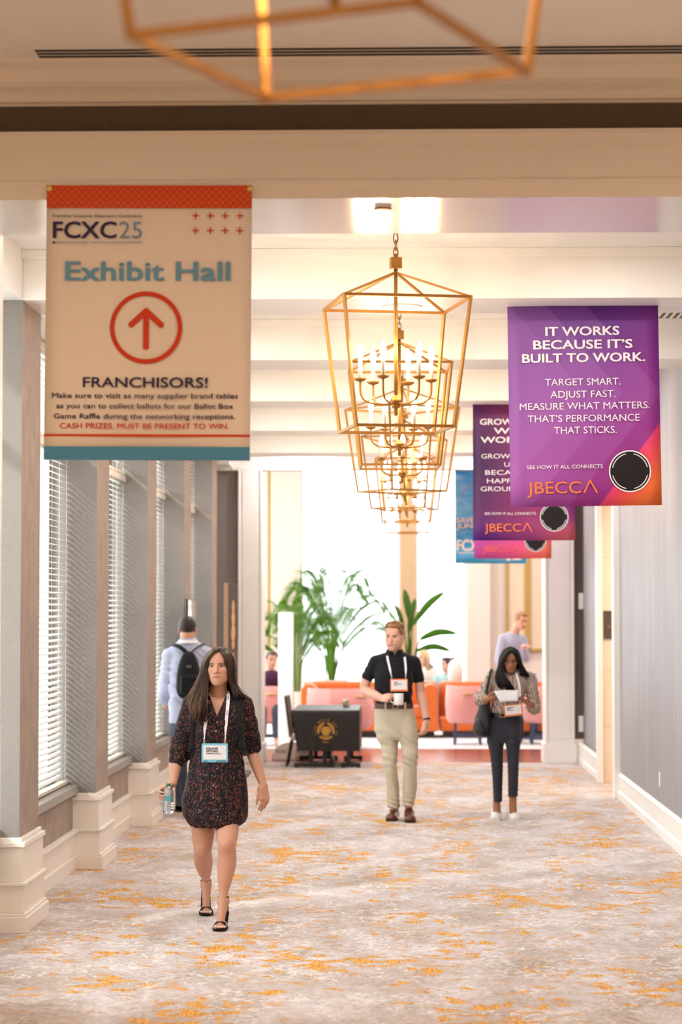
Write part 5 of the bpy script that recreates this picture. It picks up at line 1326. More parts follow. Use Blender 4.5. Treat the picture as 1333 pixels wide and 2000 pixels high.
def belt(parent, top, bot, xl, xr, ry, d, mat, buckle, bx_px, e=.006):
    s0, s1 = sec(bot, xl, xr, d, ry), sec(top, xl, xr, d, ry); b = MB(); n = 40
    R = lambda s, k, z: [(s[1] + math.copysign(abs(math.cos(a)) ** .87, math.cos(a)) * (s[3] + k), s[2] + math.copysign(abs(math.sin(a)) ** .87, math.sin(a)) * (s[4] + k), z) for a in np.linspace(0, 2 * PI, n + 1)[:-1]]
    b.rings([R(s0, -.004, s0[0]), R(s0, e, s0[0]), R(s1, e, s1[0]), R(s1, -.004, s1[0])], 0, False, False); b.build('belt', mat, parent, org(parent))
    c = np.array((W(bx_px, top, d)[0], d - ry - e - .003, (s0[0] + s1[0]) / 2)); h = (s1[0] - s0[0]) / 2; b = MB()
    for x0, x1, z0, z1 in ((-.026, -.020, -h, h), (.020, .026, -h, h), (-.026, .026, h - .006, h), (-.026, .026, -h, -h + .006)): b.box(c[0] + x0, c[0] + x1, c[1] - .004, c[1] + .006, c[2] + z0, c[2] + z1)
    b.build('buckle', buckle, parent, org(parent))
belt(B_, 1373.5, 1383.5, 732.5, 807, .113, D + .02, BELT, METAL, 773)
for px_ in (753.5, 792):
    p = W(px_, 1378.5, D - .10); b = MB(); b.box(p[0] - .008, p[0] + .008, D - .112, D - .085, p[2] - .034, p[2] + .03); b.build('belt_loop', KHAKI, B_, org(B_))
# polo
BLACK = fabric('black_pique', (17, 18, 25), .75)
V = Vol([W(698, 1400, D)[0], D - .28, .98], [W(836, 1400, D)[0], D + .30, 1.60], .005)
V.op(loft([sec(1272, 757, 787, D + .03, .07), sec(1281, 738, 804, D + .025, .088), sec(1295, 734, 808, D + .02, .112), sec(1320, 731, 808, D + .01, .130), sec(1348, 732.5, 806, D + .015, .128), sec(1370, 733, 805.5, D + .02, .120), sec(1378, 734, 805, D + .02, .118)], 2.3), .02)
for sh, e_, c_, r1 in ((shL, elL, W(718, 1322.5, D + .025), .0545), (shR, elR, W(819, 1328, D + .035), .048)):
    V.op(rc(nk + (0, 0, -.035), sh, .045, .056), .03)
    V.op(chain([sh, mid(sh, c_), c_], [.058, .057, r1 - .002], 10), .018)
    dd = nrm(c_ - sh); V.op(cc(c_ - dd * .03, c_ + dd * .012, r1 - .001, r1 + .001), .006)
V.cut(rc(W(771, 1278, D + .02), W(771, 1255, D + .0), .064, .08), .006)
V.cut(rc(W(770, 1284, D - .10), W(771, 1268, D - .05), .014, .04), .008)
V.warp(folds(.0026, (((.7, .4, .8), .09, .4, W(770, 1350, D)[2], .12), ((.8, -.3, .9), .07, 1.5, W(770, 1305, D)[2], .07), ((.3, .3, 1), .06, .5, W(770, 1372, D)[2], .04))))
V.build('polo_shirt', BLACK, B_); VP = V
# collar
b = MB()
for q in (-1, 1):
    rows = []
    for i, a in enumerate(np.linspace(.12, PI * .96, 14)):
        cx, cy = W(771, 1278, D)[0], D + .02
        x, y = q * math.sin(a) * .071, -math.cos(a) * .072
        dz = .012 if i > 2 else (-.052, -.035, -.012)[i]
        zt = W(771, 1270, D)[2] + .012 * (1 - math.cos(a)) * .8 - .02 * (1 if i < 2 else 0)
        rows.append([np.array((cx + x * .93, cy + y * .93, zt)), np.array((cx + x * 1.02, cy + y * 1.02, zt - .004)), np.array((cx + x * 1.22, cy + y * (1.2 if i > 2 else 1.35), zt - .040 + (dz if i <= 2 else 0)))])
    b.sheet(rows, .004)
b.build('collar', BLACK, B_, org(B_))
b = MB()
for py_ in (1288, 1296):
    b.ell(VP.on(770.5, py_, .001), (.005, .003, .005), 0, 8, 6)
b.build('button', pm('dark_button', (40, 40, 46), .3), B_, org(B_))
# short swept-back fair hair
hcB = [lin((128, 88, 56)), lin((164, 120, 80)), lin((104, 70, 46)), lin((188, 144, 98))]
b = MB(); sw = []
for x in (-.068, -.05, -.03, -.012, .012, .035, .055, .069):
    k = 1 - (x / .074) ** 2; s_ = math.sqrt(max(k, .02))
    sw.append([(x * .96, -.070 * s_ - .012, .052 + .030 * s_), (x * 1.02 + .004, -.062 * s_ - .01, .080 + .034 * s_), (x * 1.06 + .006, -.02, .085 + .044 * s_), (x * 1.06, .04, .075 + .042 * s_), (x * 1.04, .082 * s_ + .016, .035 + .03 * s_), (x * .98, .098 * s_ + .008, -.025), (x * .9, .092 * s_ + .006, -.068)])
hair_locks(b, hd, sw, 200, .0070, hcB, 14, .002, .002, flat=.3, seed=3, tail=.05, sheet=False)
def short_hair(hd, name, parent, mat, cols, top=1.0, low=-.062, front=True, h=.004):
    V = Vol(hd.o - .16 * hd.s, hd.o + .16 * hd.s, h); e = lambda c, r: el(hd.P(*c), np.array(r) * hd.s, hd.R)
    V.op(e((0, .017, .036), (.0785, .0985, .086 * top)), .01)
    if front: V.op(e((.008, -.050, .092), (.054, .042, .026)), .03)
    V.cut(e((0, -.100, -.030), (.082, .072, .102)), .012)
    for q in (-1, 1): V.cut(e((q * .085, -.002, -.038), (.030, .036, .048)), .010)
    V.half(hd.P(0, .05, low), hd.R @ np.array((0, -.25, -1.)))
    def col(v):
        l = hd.L(v); n = .5 + .5 * np.sin(l[:, 0] * 420 + 2 * np.sin(l[:, 1] * 60 + l[:, 0] * 90)) * np.sin(l[:, 2] * 150 + l[:, 0] * 260)
        c = np.array(cols[0])[None] * (1 - n[:, None]) + np.array(cols[1])[None] * n[:, None]; g = np.clip((-l[:, 2]) / .06, 0, 1)[:, None]
        return c * (1 - g) + np.array(cols[2])[None] * g
    return V.build(name, mat, parent, col, smooth=2)
b.build('hair_top', HAIR, B_, org(B_))
short_hair(hd, 'hair', B_, HAIR, [hcB[0], hcB[1], hcB[2]])
# shoes
def shoe(parent, toe_px, d_toe, name, mat, sole, L=.29, wd=.052, yaw=0, trainer=False, hgt=.085, lace=None):
    p = W(toe_px[0], toe_px[1], d_toe); a = math.radians(yaw); dr = np.array((math.sin(a), -math.cos(a), 0)); sd = np.array((math.cos(a), math.sin(a), 0)); tip = np.array((p[0], p[1], 0))
    V = Vol(tip - (.2, .12, .002), tip + (.2, L + .15, hgt + .07), .005)
    g = lambda u_, v_, z_: tip - dr * u_ + sd * v_ + np.array((0, 0, z_))
    V.op(chain([g(.040, 0, .036), g(.09, 0, .040), g(.15, 0, .052), g(.21, 0, .058), g(L - .035, 0, .056)], [.036, .044, .046, .042, .036]), .02)
    V.op(el(g(.062, 0, .030), (wd, .062, .030)), .02); V.op(el(g(L - .05, 0, .04), (.040, .045, .045)), .02)
    V.op(chain([g(.18, 0, .075), g(.22, 0, hgt + .02)], [.036, .036], 4), .03)
    V.cut(rc(g(.225, 0, hgt + .02), g(.235, 0, hgt + .06), .030, .036), .006)
    V.half(tip + (0, 0, .018), (0, 0, -1))
    o = V.build(name, mat, parent)
    b = MB(); pr = []
    for u_ in np.linspace(.004, L - .004, 16):
        t_ = u_ / L; w_ = wd * 1.04 * (math.sin(PI * min(1, .12 + t_ * 1.1)) ** .45) * (1 if t_ < .5 else 1 - .28 * (t_ - .5) / .5); pr.append((u_, w_))
    b.rings([[g(u_, -w_, 0), g(u_, w_, 0), g(u_, w_, .024 if trainer else .016), g(u_, -w_, .024 if trainer else .016)] for u_, w_ in pr], 0, True, False)
    b.build('sole', sole, o, org(parent))
    if lace is not None:
        b = MB()
        for i in range(5):
            u_ = .115 + i * .018; z_ = .083 + i * .006
            b.tube([g(u_, -.026, z_), g(u_ + .004, 0, z_ + .010), g(u_, .026, z_)], .0028, 6)
        b.build('laces', lace, o, org(parent))
    return o
BROWN = pm('brown_leather', (96, 48, 28), .25, var=.15, vscale=12, coat=.4); SOLE = pm('dark_sole', (34, 24, 20), .6)
shoe(B_, (762.5, 1600.5), D - .115, 'shoe', BROWN, SOLE, yaw=-10, lace=SOLE)
shoe(B_, (803, 1603.5), D - .245, 'shoe', BROWN, SOLE, yaw=4, lace=SOLE)
b = MB(); p = wrR + np.array((0, 0, .012)); ax = nrm(wrR - elR); b.lathe([(.031, -.008), (.0345, -.007), (.0345, .007), (.031, .008)], n=22, cap=False)
zq = Vector(ax).to_track_quat('Z', 'Y').to_matrix().to_4x4(); b.build('wristband', pm('black_rubber', (20, 22, 24), .45), B_, org(B_), xf=Matrix.Translation(p) @ zq)
# mug
t = empty('mug', (MUG[0], MUG[1], W(779, 1377, D - .30)[2]), 'plain white mug held by the man in the polo shirt', 'mug')
h = W(779, 1354.5, D - .30)[2] - t.location[2]; o = org(t)
PORC = pm('white_porcelain', (236, 234, 232), .15, var=.01)
b = MB(); b.lathe([(.030, 0), (.041, .002), (.0445, .008), (.0445, h - .002), (.043, h), (.041, h - .002), (.041, .02), (.002, .015)], o, 32); b.build('cup', PORC, t, o)
b = MB(); b.tube([np.array(o) + (-.043 - .034 * math.sin(a), 0, h * .5 - .030 * math.cos(a)) for a in np.linspace(0, PI, 14)], .0065, 8, flat=.8); b.build('handle', PORC, t, o)
# badge
onP = lambda x, y, k=.003: VP.on(x, y, k)
d_ = min(onP(766, 1330)[1], onP(793, 1330)[1], onP(780, 1348)[1]) - .006
lanyard(None, 'orange rimmed name badge hanging on the man in the polo shirt', None, (762.5, 1326, 797, 1350.5), (226, 128, 66), d_, (0, -1),
        ([W(757, 1273, D + .02), onP(757, 1283, .006), onP(761, 1302, .004), onP(765.5, 1322, .008)], [W(789, 1275, D + .03), onP(791, 1285, .006), onP(793, 1303, .004), onP(793, 1322, .008)]),
        ((None, .2, .30, .22, .07), (None, .2, .42, .45, .05), (None, .2, .52, .26, .04)))

# ================================================================== woman reading a sheet of paper
D = 20.96
C_ = person(W(988, 1600, D) * np.array((1, 1, 0)), 'woman with long black hair in patterned blouse and dark trousers reading a sheet')
hd = Head(W(996.5, 1287, D - .05), .97, yaw=4, pitch=16, roll=-2)
V = Vol([W(930, 1500, D)[0], D - .60, -.005], [W(1052, 1400, D)[0], D + .40, 1.64], .005)
hd.solid(V)
nk = W(999, 1312, D + .02)
V.op(chain([hd.P(0, .03, -.05), nk, nk + (0, .0, -.08)], [.050, .050, .075]), .02)
shL, shR = W(962, 1320, D + .03), W(1035, 1324, D + .03)
V.op(rc(nk + (0, 0, -.03), shL, .04, .04), .03); V.op(rc(nk + (0, 0, -.03), shR, .04, .04), .03)
V.op(loft([sec(1320, 968, 1030, D + .02, .08), sec(1350, 966, 1026, D + .01, .10), sec(1390, 960, 1014, D + .02, .09), sec(1430, 958, 1014, D + .03, .10)]), .03)
PAP = [W(965, 1350, D - .335), W(1016, 1348.5, D - .345), W(1012, 1369.5, D - .405), W(978, 1371.5, D - .395)]
elL, elR = W(939, 1368, D + .0), W(1045, 1383, D + .0)
wrL, wrR = W(958, 1364, D - .215), W(1031, 1372, D - .22)
V.op(chain([shL, mid(shL, elL), elL, mid(elL, wrL, .4), wrL], [.042, .040, .035, .034, .021]), .015)
V.op(chain([shR, mid(shR, elR), elR, mid(elR, wrR, .4), wrR], [.042, .040, .035, .034, .021]), .015)
tl = hand(V, wrL, nrm(W(975, 1362, D - .36) - wrL), (.2, -.3, .9), (-.3, -.6, .6), ((.1, .2, .15),) * 4, .95, thumb=((.85, .3, .55), (.95, -.1, .3)), spread=.1)
tr = hand(V, wrR, nrm(W(1014, 1364, D - .36) - wrR), (-.2, -.3, .9), (.3, -.6, .6), ((.1, .2, .15),) * 4, .95, thumb=((.85, .3, .55), (.95, -.1, .3)), spread=.1)
ftL, ftR = (W(971, 1563, D + .03), W(970.5, 1588, D + .03)), (W(1002.5, 1554, D - .02), W(1003, 1588, D - .0))
V.op(chain([W(969, 1425, D + .03), W(972, 1500, D + .0), ftL[0], ftL[1]], [.068, .042, .034, .034]), .02)
V.op(chain([W(1003, 1425, D + .02), W(1003, 1490, D - .06), ftR[0], ftR[1]], [.068, .042, .034, .034]), .02)
SKC = lin((158, 108, 80))
V.build('body', SKIN, C_, lambda v: hd.paint(v, SKC, lin((150, 82, 72))))
hd.eyes(V, C_, pm('iris_brown', (50, 34, 26), .2), LASH, pm('brow_black', (34, 26, 24), .7), .0028, down=.003, squint=.45, drop=.001)
# blouse
t = NT('sketch_print_blouse'); v = t.coord()
n1 = t.noise(v, 9, 3, .6, 2.5); wv = t.node('ShaderNodeTexWave'); wv.inputs['Scale'].default_value = 13; wv.inputs['Distortion'].default_value = 11; wv.inputs['Detail'].default_value = 4; t.link(v, wv.inputs['Vector'])
f = t.math('ADD', t.math('MULTIPLY', wv.outputs['Fac'], .55), t.math('MULTIPLY', n1, .6))
t.base(t.ramp(f, [(.34, lin((104, 98, 98))), (.47, lin((150, 134, 122))), (.58, lin((206, 172, 144))), (.72, lin((196, 178, 164))), (.86, lin((128, 118, 114)))]))
t.set(Roughness=.6); t.bump(t.noise(v, 40, 3), .3, .004); BLOUSE = t.m
V = Vol([W(928, 1400, D)[0], D - .33, .88], [W(1056, 1400, D)[0], D + .30, 1.46], .005)
V.op(loft([sec(1305, 984, 1014, D + .02, .06), sec(1313, 966, 1031, D + .025, .08), sec(1330, 963, 1032, D + .015, .112), sec(1355, 963, 1027, D + .01, .125), sec(1380, 960, 1018, D + .015, .11), sec(1395, 957, 1016.5, D + .02, .105), sec(1399, 957, 1016, D + .02, .104)], 2.2), .02)
for sh, e_, w_ in ((shL, elL, wrL), (shR, elR, wrR)):
    V.op(rc(nk + (0, 0, -.045), sh, .045, .048), .03)
    V.op(chain([sh, mid(sh, e_, .6), e_ + (0, 0, .005), mid(e_, w_, .30)], [.050, .057, .060, .055], 16), .02)
    V.op(cc(mid(e_, w_, .22), mid(e_, w_, .40), .056, .050), .012)
V.cut(rc(W(999, 1306, D - .02), W(998, 1285, D - .02), .062, .08), .006)
V.warp(folds(.0045, (((.8, .5, .6), .075, .4, W(990, 1350, D)[2], .10), ((.9, -.4, .7), .06, 1.7, W(990, 1385, D)[2], .07), ((.4, .5, 1), .05, 1.7, W(990, 1368, D)[2], .05))))
V.build('blouse', BLOUSE, C_); VBl = V
# trousers
CHAR = fabric('charcoal_trouser_cloth', (46, 46, 56), .8, var=.08)
V = Vol([W(944, 1500, D)[0], D - .30, .12], [W(1026, 1400, D)[0], D + .32, 1.0], .005)
V.op(loft([sec(1397, 957, 1017, D + .02, .106), sec(1411, 954.5, 1018.5, D + .025, .118), sec(1430, 950.5, 1019, D + .025, .122), sec(1440, 952, 1018.5, D + .02, .112), sec(1450, 958, 1013, D + .01, .08)], 2.3), .02)
V.op(loft([sec(1405, 959, 984, D + .03, .09), sec(1425, 951.5, 986, D + .025, .112), sec(1445, 951.5, 986, D + .025, .107), sec(1456, 953.5, 984.5, D + .02, .098), sec(1466, 956, 983.5, D + .015, .088), sec(1499, 960.5, 983, D + .0, .070), sec(1535, 963, 982, D + .015, .062), sec(1566, 964.7, 981.5, D + .03, .056)], 2.1), .006)
V.op(loft([sec(1405, 988, 1012, D + .02, .09), sec(1425, 986, 1018.5, D + .015, .112), sec(1445, 987, 1018.5, D + .0, .107), sec(1456, 988.5, 1017.3, D - .015, .098), sec(1466, 990, 1015.5, D - .03, .088), sec(1495, 992, 1014, D - .06, .070), sec(1530, 993, 1013, D - .045, .062), sec(1556, 993, 1012, D - .02, .056)], 2.1), .006)
V.warp(folds(.0032, (((.5, .3, 1), .06, .2, W(780, 1445, D)[2], .05), ((.4, .3, 1.2), .05, 1.0, W(780, 1497, D)[2], .06), ((.3, .2, 1.2), .05, 1.0, W(780, 1550, D)[2], .05))))
V.build('trousers', CHAR, C_, smooth=5)
belt(C_, 1391.5, 1400.5, 956, 1017, .108, D + .02, pm('black_leather', (20, 18, 19), .35), pm('gold_buckle', (190, 164, 110), .3, .9), 981)
WHT = pm('white_trainer', (226, 224, 216), .5, var=.03); WSO = pm('white_rubber', (214, 212, 204), .6)
shoe(C_, (968, 1600), D - .07, 'trainer', WHT, WSO, L=.26, wd=.05, yaw=-6, trainer=True, hgt=.105, lace=WSO)
shoe(C_, (1008, 1601), D - .09, 'trainer', WHT, WSO, L=.26, wd=.05, yaw=7, trainer=True, hgt=.105, lace=WSO)
# hair
hk = [lin((13, 10, 10)), lin((22, 17, 16)), lin((17, 13, 13)), lin((32, 25, 24))]
g = [
    [(.004, -.078, .088), (-.030, -.098, .062), (-.056, -.086, .02), (-.066, -.072, -.035), (-.066, -.075, -.095), (-.052, -.095, -.15), (-.022, -.118, -.205), (.012, -.118, -.265), (.006, -.10, -.30)],
    [(.004, -.05, .108), (-.040, -.075, .082), (-.076, -.062, .025), (-.092, -.048, -.04), (-.104, -.055, -.105), (-.104, -.085, -.165), (-.078, -.112, -.225), (-.040, -.115, -.28), (-.03, -.10, -.305)],
    [(.004, 0, .119), (-.05, -.01, .100), (-.093, .0, .03), (-.112, -.01, -.045), (-.136, -.02, -.11), (-.146, -.05, -.17), (-.130, -.075, -.225), (-.10, -.085, -.265)],
    [(.003, .05, .108), (-.045, .075, .08), (-.085, .085, .01), (-.098, .085, -.09), (-.11, .08, -.16), (-.12, .07, -.21)],
    [(.003, .08, .09), (0, .115, .06), (.0, .13, -.02), (.0, .135, -.12), (-.0, .14, -.22)],
    [(.005, .05, .108), (.06, .078, .075), (.09, .085, .01), (.104, .085, -.08), (.125, .08, -.14), (.14, .07, -.18)],
    [(.006, 0, .119), (.066, -.005, .095), (.100, .005, .03), (.118, .0, -.05), (.140, -.015, -.11), (.162, -.025, -.15), (.178, -.03, -.175)],
    [(.006, -.05, .108), (.052, -.070, .082), (.086, -.055, .02), (.096, -.038, -.05), (.108, -.035, -.10), (.122, -.038, -.14), (.136, -.04, -.165)],
    [(.006, -.078, .088), (.040, -.096, .062), (.066, -.078, .015), (.076, -.055, -.045), (.082, -.045, -.09), (.09, -.045, -.13), (.098, -.045, -.155)]]
b = MB(); gg = [[tuple(p) for p in cat_rom(q, 10)] for q in g]
hs = Head(hd.o, .97, yaw=4, pitch=5, roll=-2)
for q in gg:                       # the long ends hang straight down although the head is bowed
    for i, p in enumerate(q):
        k = min(1, max(0, (-.02 - p[2]) / .12)); l = np.array(p); wpt = hd.P(*l) * (1 - k) + hs.P(*l) * k; q[i] = tuple((hd.R.T @ (wpt - hd.o)) / hd.s)
hair_locks(b, hd, gg, 360, .0090, hk, 20, .004, .014, flat=.24, seed=8, tail=.15); b.build('hair', HAIRD, C_, org(C_))
# glasses
b = MB(); gm = pm('thin_glasses_frame', (120, 96, 72), .3, .8)
for q in (-1, 1):
    b.tube([hd.P(q * .032 + .0225 * math.cos(a), -.094 + .006 * abs(math.cos(a)) ** 2, -.003 + .0185 * math.sin(a)) for a in np.linspace(0, 2 * PI, 21)], .0013, 6)
    b.tube([hd.P(q * .0545, -.088, .001), hd.P(q * .076, -.055, .002), hd.P(q * .080, .0, .0)], .0012, 6)
b.tube([hd.P(-.010, -.095, .001), hd.P(0, -.099, .004), hd.P(.010, -.095, .001)], .0012, 6); b.build('glasses', gm, C_, org(C_))
# paper
t = empty('paper_sheet', mid(mid(PAP[0], PAP[1]), mid(PAP[2], PAP[3])), 'white sheet of paper held by the reading woman', 'paper')
b = MB(); b.sheet([[PAP[0] * (1 - u_) * (1 - v_) + PAP[1] * u_ * (1 - v_) + PAP[3] * (1 - u_) * v_ + PAP[2] * u_ * v_ + np.array((0, 0, .006 * math.sin(PI * u_))) for v_ in np.linspace(0, 1, 5)] for u_ in np.linspace(0, 1, 9)], .0012)
b.build('sheet', pm('white_paper', (206, 204, 208), .6, var=.01), t, org(t))
# badge
onB = lambda x, y, k=.003: VBl.on(x, y, k)
d_ = min(onB(985, 1380)[1], onB(1015, 1380)[1], onB(1000, 1395)[1]) - .02
lanyard(None, 'orange rimmed name badge hanging below the paper of the reading woman', None, (984, 1375.5, 1020.5, 1398.5), (218, 132, 84), d_, (0, -6),
        ([W(1007, 1305, D + .02), onB(1009, 1315), onB(1013, 1330), onB(1016, 1345), onB(1016.5, 1360, .012), W(1016, 1372, d_)], [W(985, 1340, D - .13), onB(986, 1352, .012), W(988, 1372, d_)]),
        ((None, .16, .30, .36, .07), (None, .16, .41, .22, .06), (None, .16, .52, .34, .04)))
# shoulder bag
t = empty('tote_bag', W(941, 1436, D + .0), 'dark grey tote bag on the shoulder of the reading woman', 'bag')
BAGM = fabric('dark_grey_leather', (50, 50, 54), .55, var=.12, vscale=7, sheen=0)
V = Vol([W(918, 1400, D)[0], D - .25, W(940, 1440, D)[2]], [W(966, 1400, D)[0], D + .30, W(940, 1366, D)[2]], .006)
V.op(loft([sec(1369, 938, 958, D + .02, .11), sec(1385, 934.5, 958.5, D + .02, .14), sec(1405, 929, 958, D + .02, .165), sec(1422, 925, 955, D + .02, .175), sec(1431, 926, 953, D + .02, .165), sec(1436.5, 933, 949, D + .02, .13)], 2.6), .02)
V.warp(folds(.006, (((1, .5, .4), .11, .4, W(940, 1410, D)[2], .12),)))
V.build('bag_body', BAGM, t); del V
for dy, xo in ((-.05, 0), (.09, 2)):
    P = cat_rom([W(947, 1372, D + dy), W(951, 1350, D + dy * .9 - .02), W(955, 1330, D + dy * .7 - .03), W(959, 1313, D + dy * .5 - .01), W(961, 1307.5, D + .03), W(960, 1314, D + .07), W(955, 1340, D + .10), W(948, 1372, D + .10)], 26)
    b = MB(); b.sheet([[p + np.array((-.012, -.006, .004)), p + np.array((.012, -.006, .004))] for p in P], .006); b.build('strap', BAGM, t, org(t))
# ================================================================== man with a backpack walking away by the windows
D = 21.75
D_ = person(W(368, 1590, D) * np.array((1, 1, 0)), 'man with short dark hair seen from behind, pale blue shirt, by the windows')
hd = Head(W(366.5, 1229, D), 1.05, yaw=182, pitch=-2)
V = Vol([W(300, 1500, D)[0], D - .45, .06], [W(424, 1400, D)[0], D + .5, 1.93], .006)
hd.solid(V, True)
nk = W(367.5, 1256, D - .01)
V.op(chain([hd.P(0, .03, -.06), nk, nk + (0, 0, -.09)], [.062, .066, .09]), .02)
V.op(loft([sec(1268, 338, 398, D, .09), sec(1300, 336, 400, D, .11), sec(1370, 340, 396, D, .10), sec(1400, 338, 398, D, .10)]), .03)
shL, shR = W(331, 1280, D), W(404, 1278, D); elL, wrL = W(321, 1350, D + .06), W(326, 1378, D + .26); elR, wrR = W(414, 1350, D + .03), W(414, 1400, D + .12)
V.op(chain([shL, elL, wrL], [.050, .042, .03]), .02); V.op(chain([shR, elR, wrR], [.050, .042, .03]), .02)
hand(V, wrL, nrm((.2, .9, -.2)), (1, 0, 0), (0, .2, 1), ((.5, .8, .6),) * 4, 1.05); hand(V, wrR, nrm((0, .3, -1)), (-1, 0, 0), (0, 1, 0), ((.3, .5, .4),) * 4, 1.05)
V.build('body', SKIN, D_, lambda v: hd.paint(v, lin((208, 150, 126)), lin((180, 110, 100)))); del V
short_hair(hd, 'hair', D_, HAIRD, [lin((44, 38, 38)), lin((62, 55, 54)), lin((92, 84, 82))], low=-.075, front=False)
t = NT('pale_blue_shirting'); v = t.coord(); wv = t.node('ShaderNodeTexWave'); wv.bands_direction = 'X'; wv.inputs['Scale'].default_value = 34; t.link(v, wv.inputs['Vector'])
t.base(t.mix(t.math('MULTIPLY', wv.outputs['Fac'], .5), lin((172, 176, 204)), lin((200, 202, 222)))); t.set(Roughness=.7); SHIRT = t.m
V = Vol([W(298, 1400, D)[0], D - .3, .78], [W(426, 1400, D)[0], D + .42, 1.72], .006)
V.op(loft([sec(1250, 352, 384, D, .075), sec(1262, 336, 399, D, .095), sec(1280, 333, 402, D, .118), sec(1310, 332, 402, D, .130), sec(1350, 332, 400, D, .125), sec(1385, 330, 402, D, .128), sec(1412, 331, 402, D, .128)], 2.3), .02)
for sh, e_, w_ in ((shL, elL, wrL), (shR, elR, wrR)):
    V.op(rc(nk + (0, 0, -.05), sh, .05, .060), .03); V.op(chain([sh, mid(sh, e_), e_, mid(e_, w_, .6)], [.068, .067, .066, .056], 14), .02); V.op(cc(mid(e_, w_, .5), mid(e_, w_, .75), .053, .048), .01)
V.warp(folds(.006, (((.8, .5, .7), .09, .4, W(366, 1350, D)[2], .2), ((.6, .4, 1), .07, 1.4, W(366, 1300, D)[2], .15))))
V.build('shirt', SHIRT, D_); del V
b = MB(); c = W(367.5, 1250, D); b.rings([[(c[0] + r * math.cos(a), D - .005 + r * 1.02 * math.sin(a), c[2] + z) for a in np.linspace(0, 2 * PI, 31)[:-1]] for r, z in ((.072, .014), (.080, .018), (.096, -.026), (.090, -.030))], 0, False, True); b.build('collar', SHIRT, D_, org(D_))
b = MB(); b.rings([[(c[0] + r * math.cos(a), D - .005 + r * math.sin(a), c[2] + z) for a in np.linspace(-2.9, -.24, 20)] for r, z in ((.088, .0), (.098, -.014), (.104, -.030))], 0, False, True, closed=False); b.build('neck_ribbon', RIBBON, D_, org(D_))
DENIM = fabric('grey_blue_denim', (74, 84, 100), .85, var=.15)
V = Vol([W(318, 1500, D)[0], D - .35, .05], [W(414, 1400, D)[0], D + .4, .98], .007)
V.op(loft([sec(1405, 333, 400, D, .12), sec(1430, 331, 403, D, .125), sec(1450, 336, 398, D, .09)], 2.3), .02)
V.op(loft([sec(1415, 336, 366, D, .11), sec(1450, 333, 366, D, .105), sec(1510, 341, 366, D + .03, .085), sec(1570, 343, 367, D + .06, .075), sec(1582, 342, 368, D + .06, .08)], 2.2), .008)
V.op(loft([sec(1415, 370, 400, D, .11), sec(1450, 369, 402, D - .02, .105), sec(1510, 372, 398, D - .08, .085), sec(1560, 373, 397, D - .06, .075), sec(1588, 373, 398, D - .02, .08)], 2.2), .008)
V.build('jeans', DENIM, D_, smooth=3); del V
shoe(D_, (354, 1570), D + .25, 'shoe', pm('black_shoe', (26, 24, 24), .4), SOLE, yaw=180)
shoe(D_, (386, 1570), D + .16, 'shoe', pm('black_shoe', (26, 24, 24), .4), SOLE, yaw=180)
t = empty('backpack', W(368, 1364, D - .2), 'small black teardrop backpack on the man walking away', 'backpack')
V = Vol([W(336, 1400, D)[0], D - .40, W(368, 1372, D)[2]], [W(402, 1400, D)[0], D - .02, W(368, 1264, D)[2]], .006)
V.op(loft([sec(1272, 363, 375, D - .155, .02), sec(1280, 356, 382, D - .165, .045), sec(1300, 349, 389, D - .185, .07), sec(1325, 345, 393, D - .20, .085), sec(1345, 344.5, 393, D - .20, .085), sec(1358, 348, 390, D - .19, .07), sec(1365, 355, 383, D - .18, .045)], 2.5), .02)
V.op(bx(W(369, 1338, D - .285), (.075, .02, .085), .02), .02)
V.build('pack', BLACKCLOTH, t); del V
for x0, x1, x2 in ((366, 352, 340), (372, 385, 394)):
    P = cat_rom([W(x0, 1276, D - .155), W(x1, 1264, D - .14), W(x2, 1259.5, D - .06), W(x2 + (x2 - 367) * .1, 1262, D + .06), W(x2, 1290, D + .145)], 18)
    b = MB(); b.sheet([[p + np.array((-.018, 0, -.01)), p + np.array((.018, 0, .01))] for p in P], .007); b.build('strap', BLACKCLOTH, t, org(t))
b = MB(); p = W(369, 1302, D - .262); b.rbox(p[0] - .022, p[0] + .022, p[1] - .006, p[1] + .01, p[2] - .012, p[2] + .012, .005); b.build('patch', pm('grey_patch', (92, 92, 96), .5), t, org(t))

# ================================================================== signs and screens along the left side
X = -1.98
t = empty('display_totem', (X, 26.2, 0), 'tall dark brown free-standing panel with gold trophy picture by the left wall', 'display panel')
zt = W(461, 1140, 26.2)[2]
b = MB(); b.boxm(X - .05, X, 25.45, 26.95, .04, zt, 1, 0, 0)
t2 = NT('dark_poster'); tc = t2.node('ShaderNodeTexCoord'); sp = t2.node('ShaderNodeSeparateXYZ'); t2.link(tc.outputs['Object'], sp.inputs[0])
t2.base(t2.ramp(t2.math('DIVIDE', sp.outputs['Z'], zt), [(.0, lin((196, 140, 66))), (.30, lin((176, 120, 76))), (.52, lin((132, 96, 76))), (.68, lin((84, 72, 66))), (1, lin((76, 68, 66)))])); t2.set(Roughness=.75); t2.b.inputs['Specular IOR Level'].default_value = .08
b.build('panel', [pm('tan_edge', (158, 124, 102), .6), t2.m], t, org(t), bevel=.003)
b = MB(); b.box(X - .22, X + .16, 25.5, 26.9, 0, .04); b.build('foot_plate', DARKPANEL, t, org(t), bevel=.004)
GOLDP = pm('gold_print', (200, 136, 40), .5, 0, var=.2, vscale=14)
b = MB()   # generic trophy picture in relief ink
zz = lambda py: W(460, py, 26.1)[2]
prof = [(1172, .06), (1178, .16), (1188, .22), (1193, .12), (1198, .20), (1206, .27), (1215, .22), (1220, .14), (1226, .26), (1238, .30), (1246, .26), (1251, .16), (1256, .18), (1262, .22), (1268, .08)]
yc = 26.15
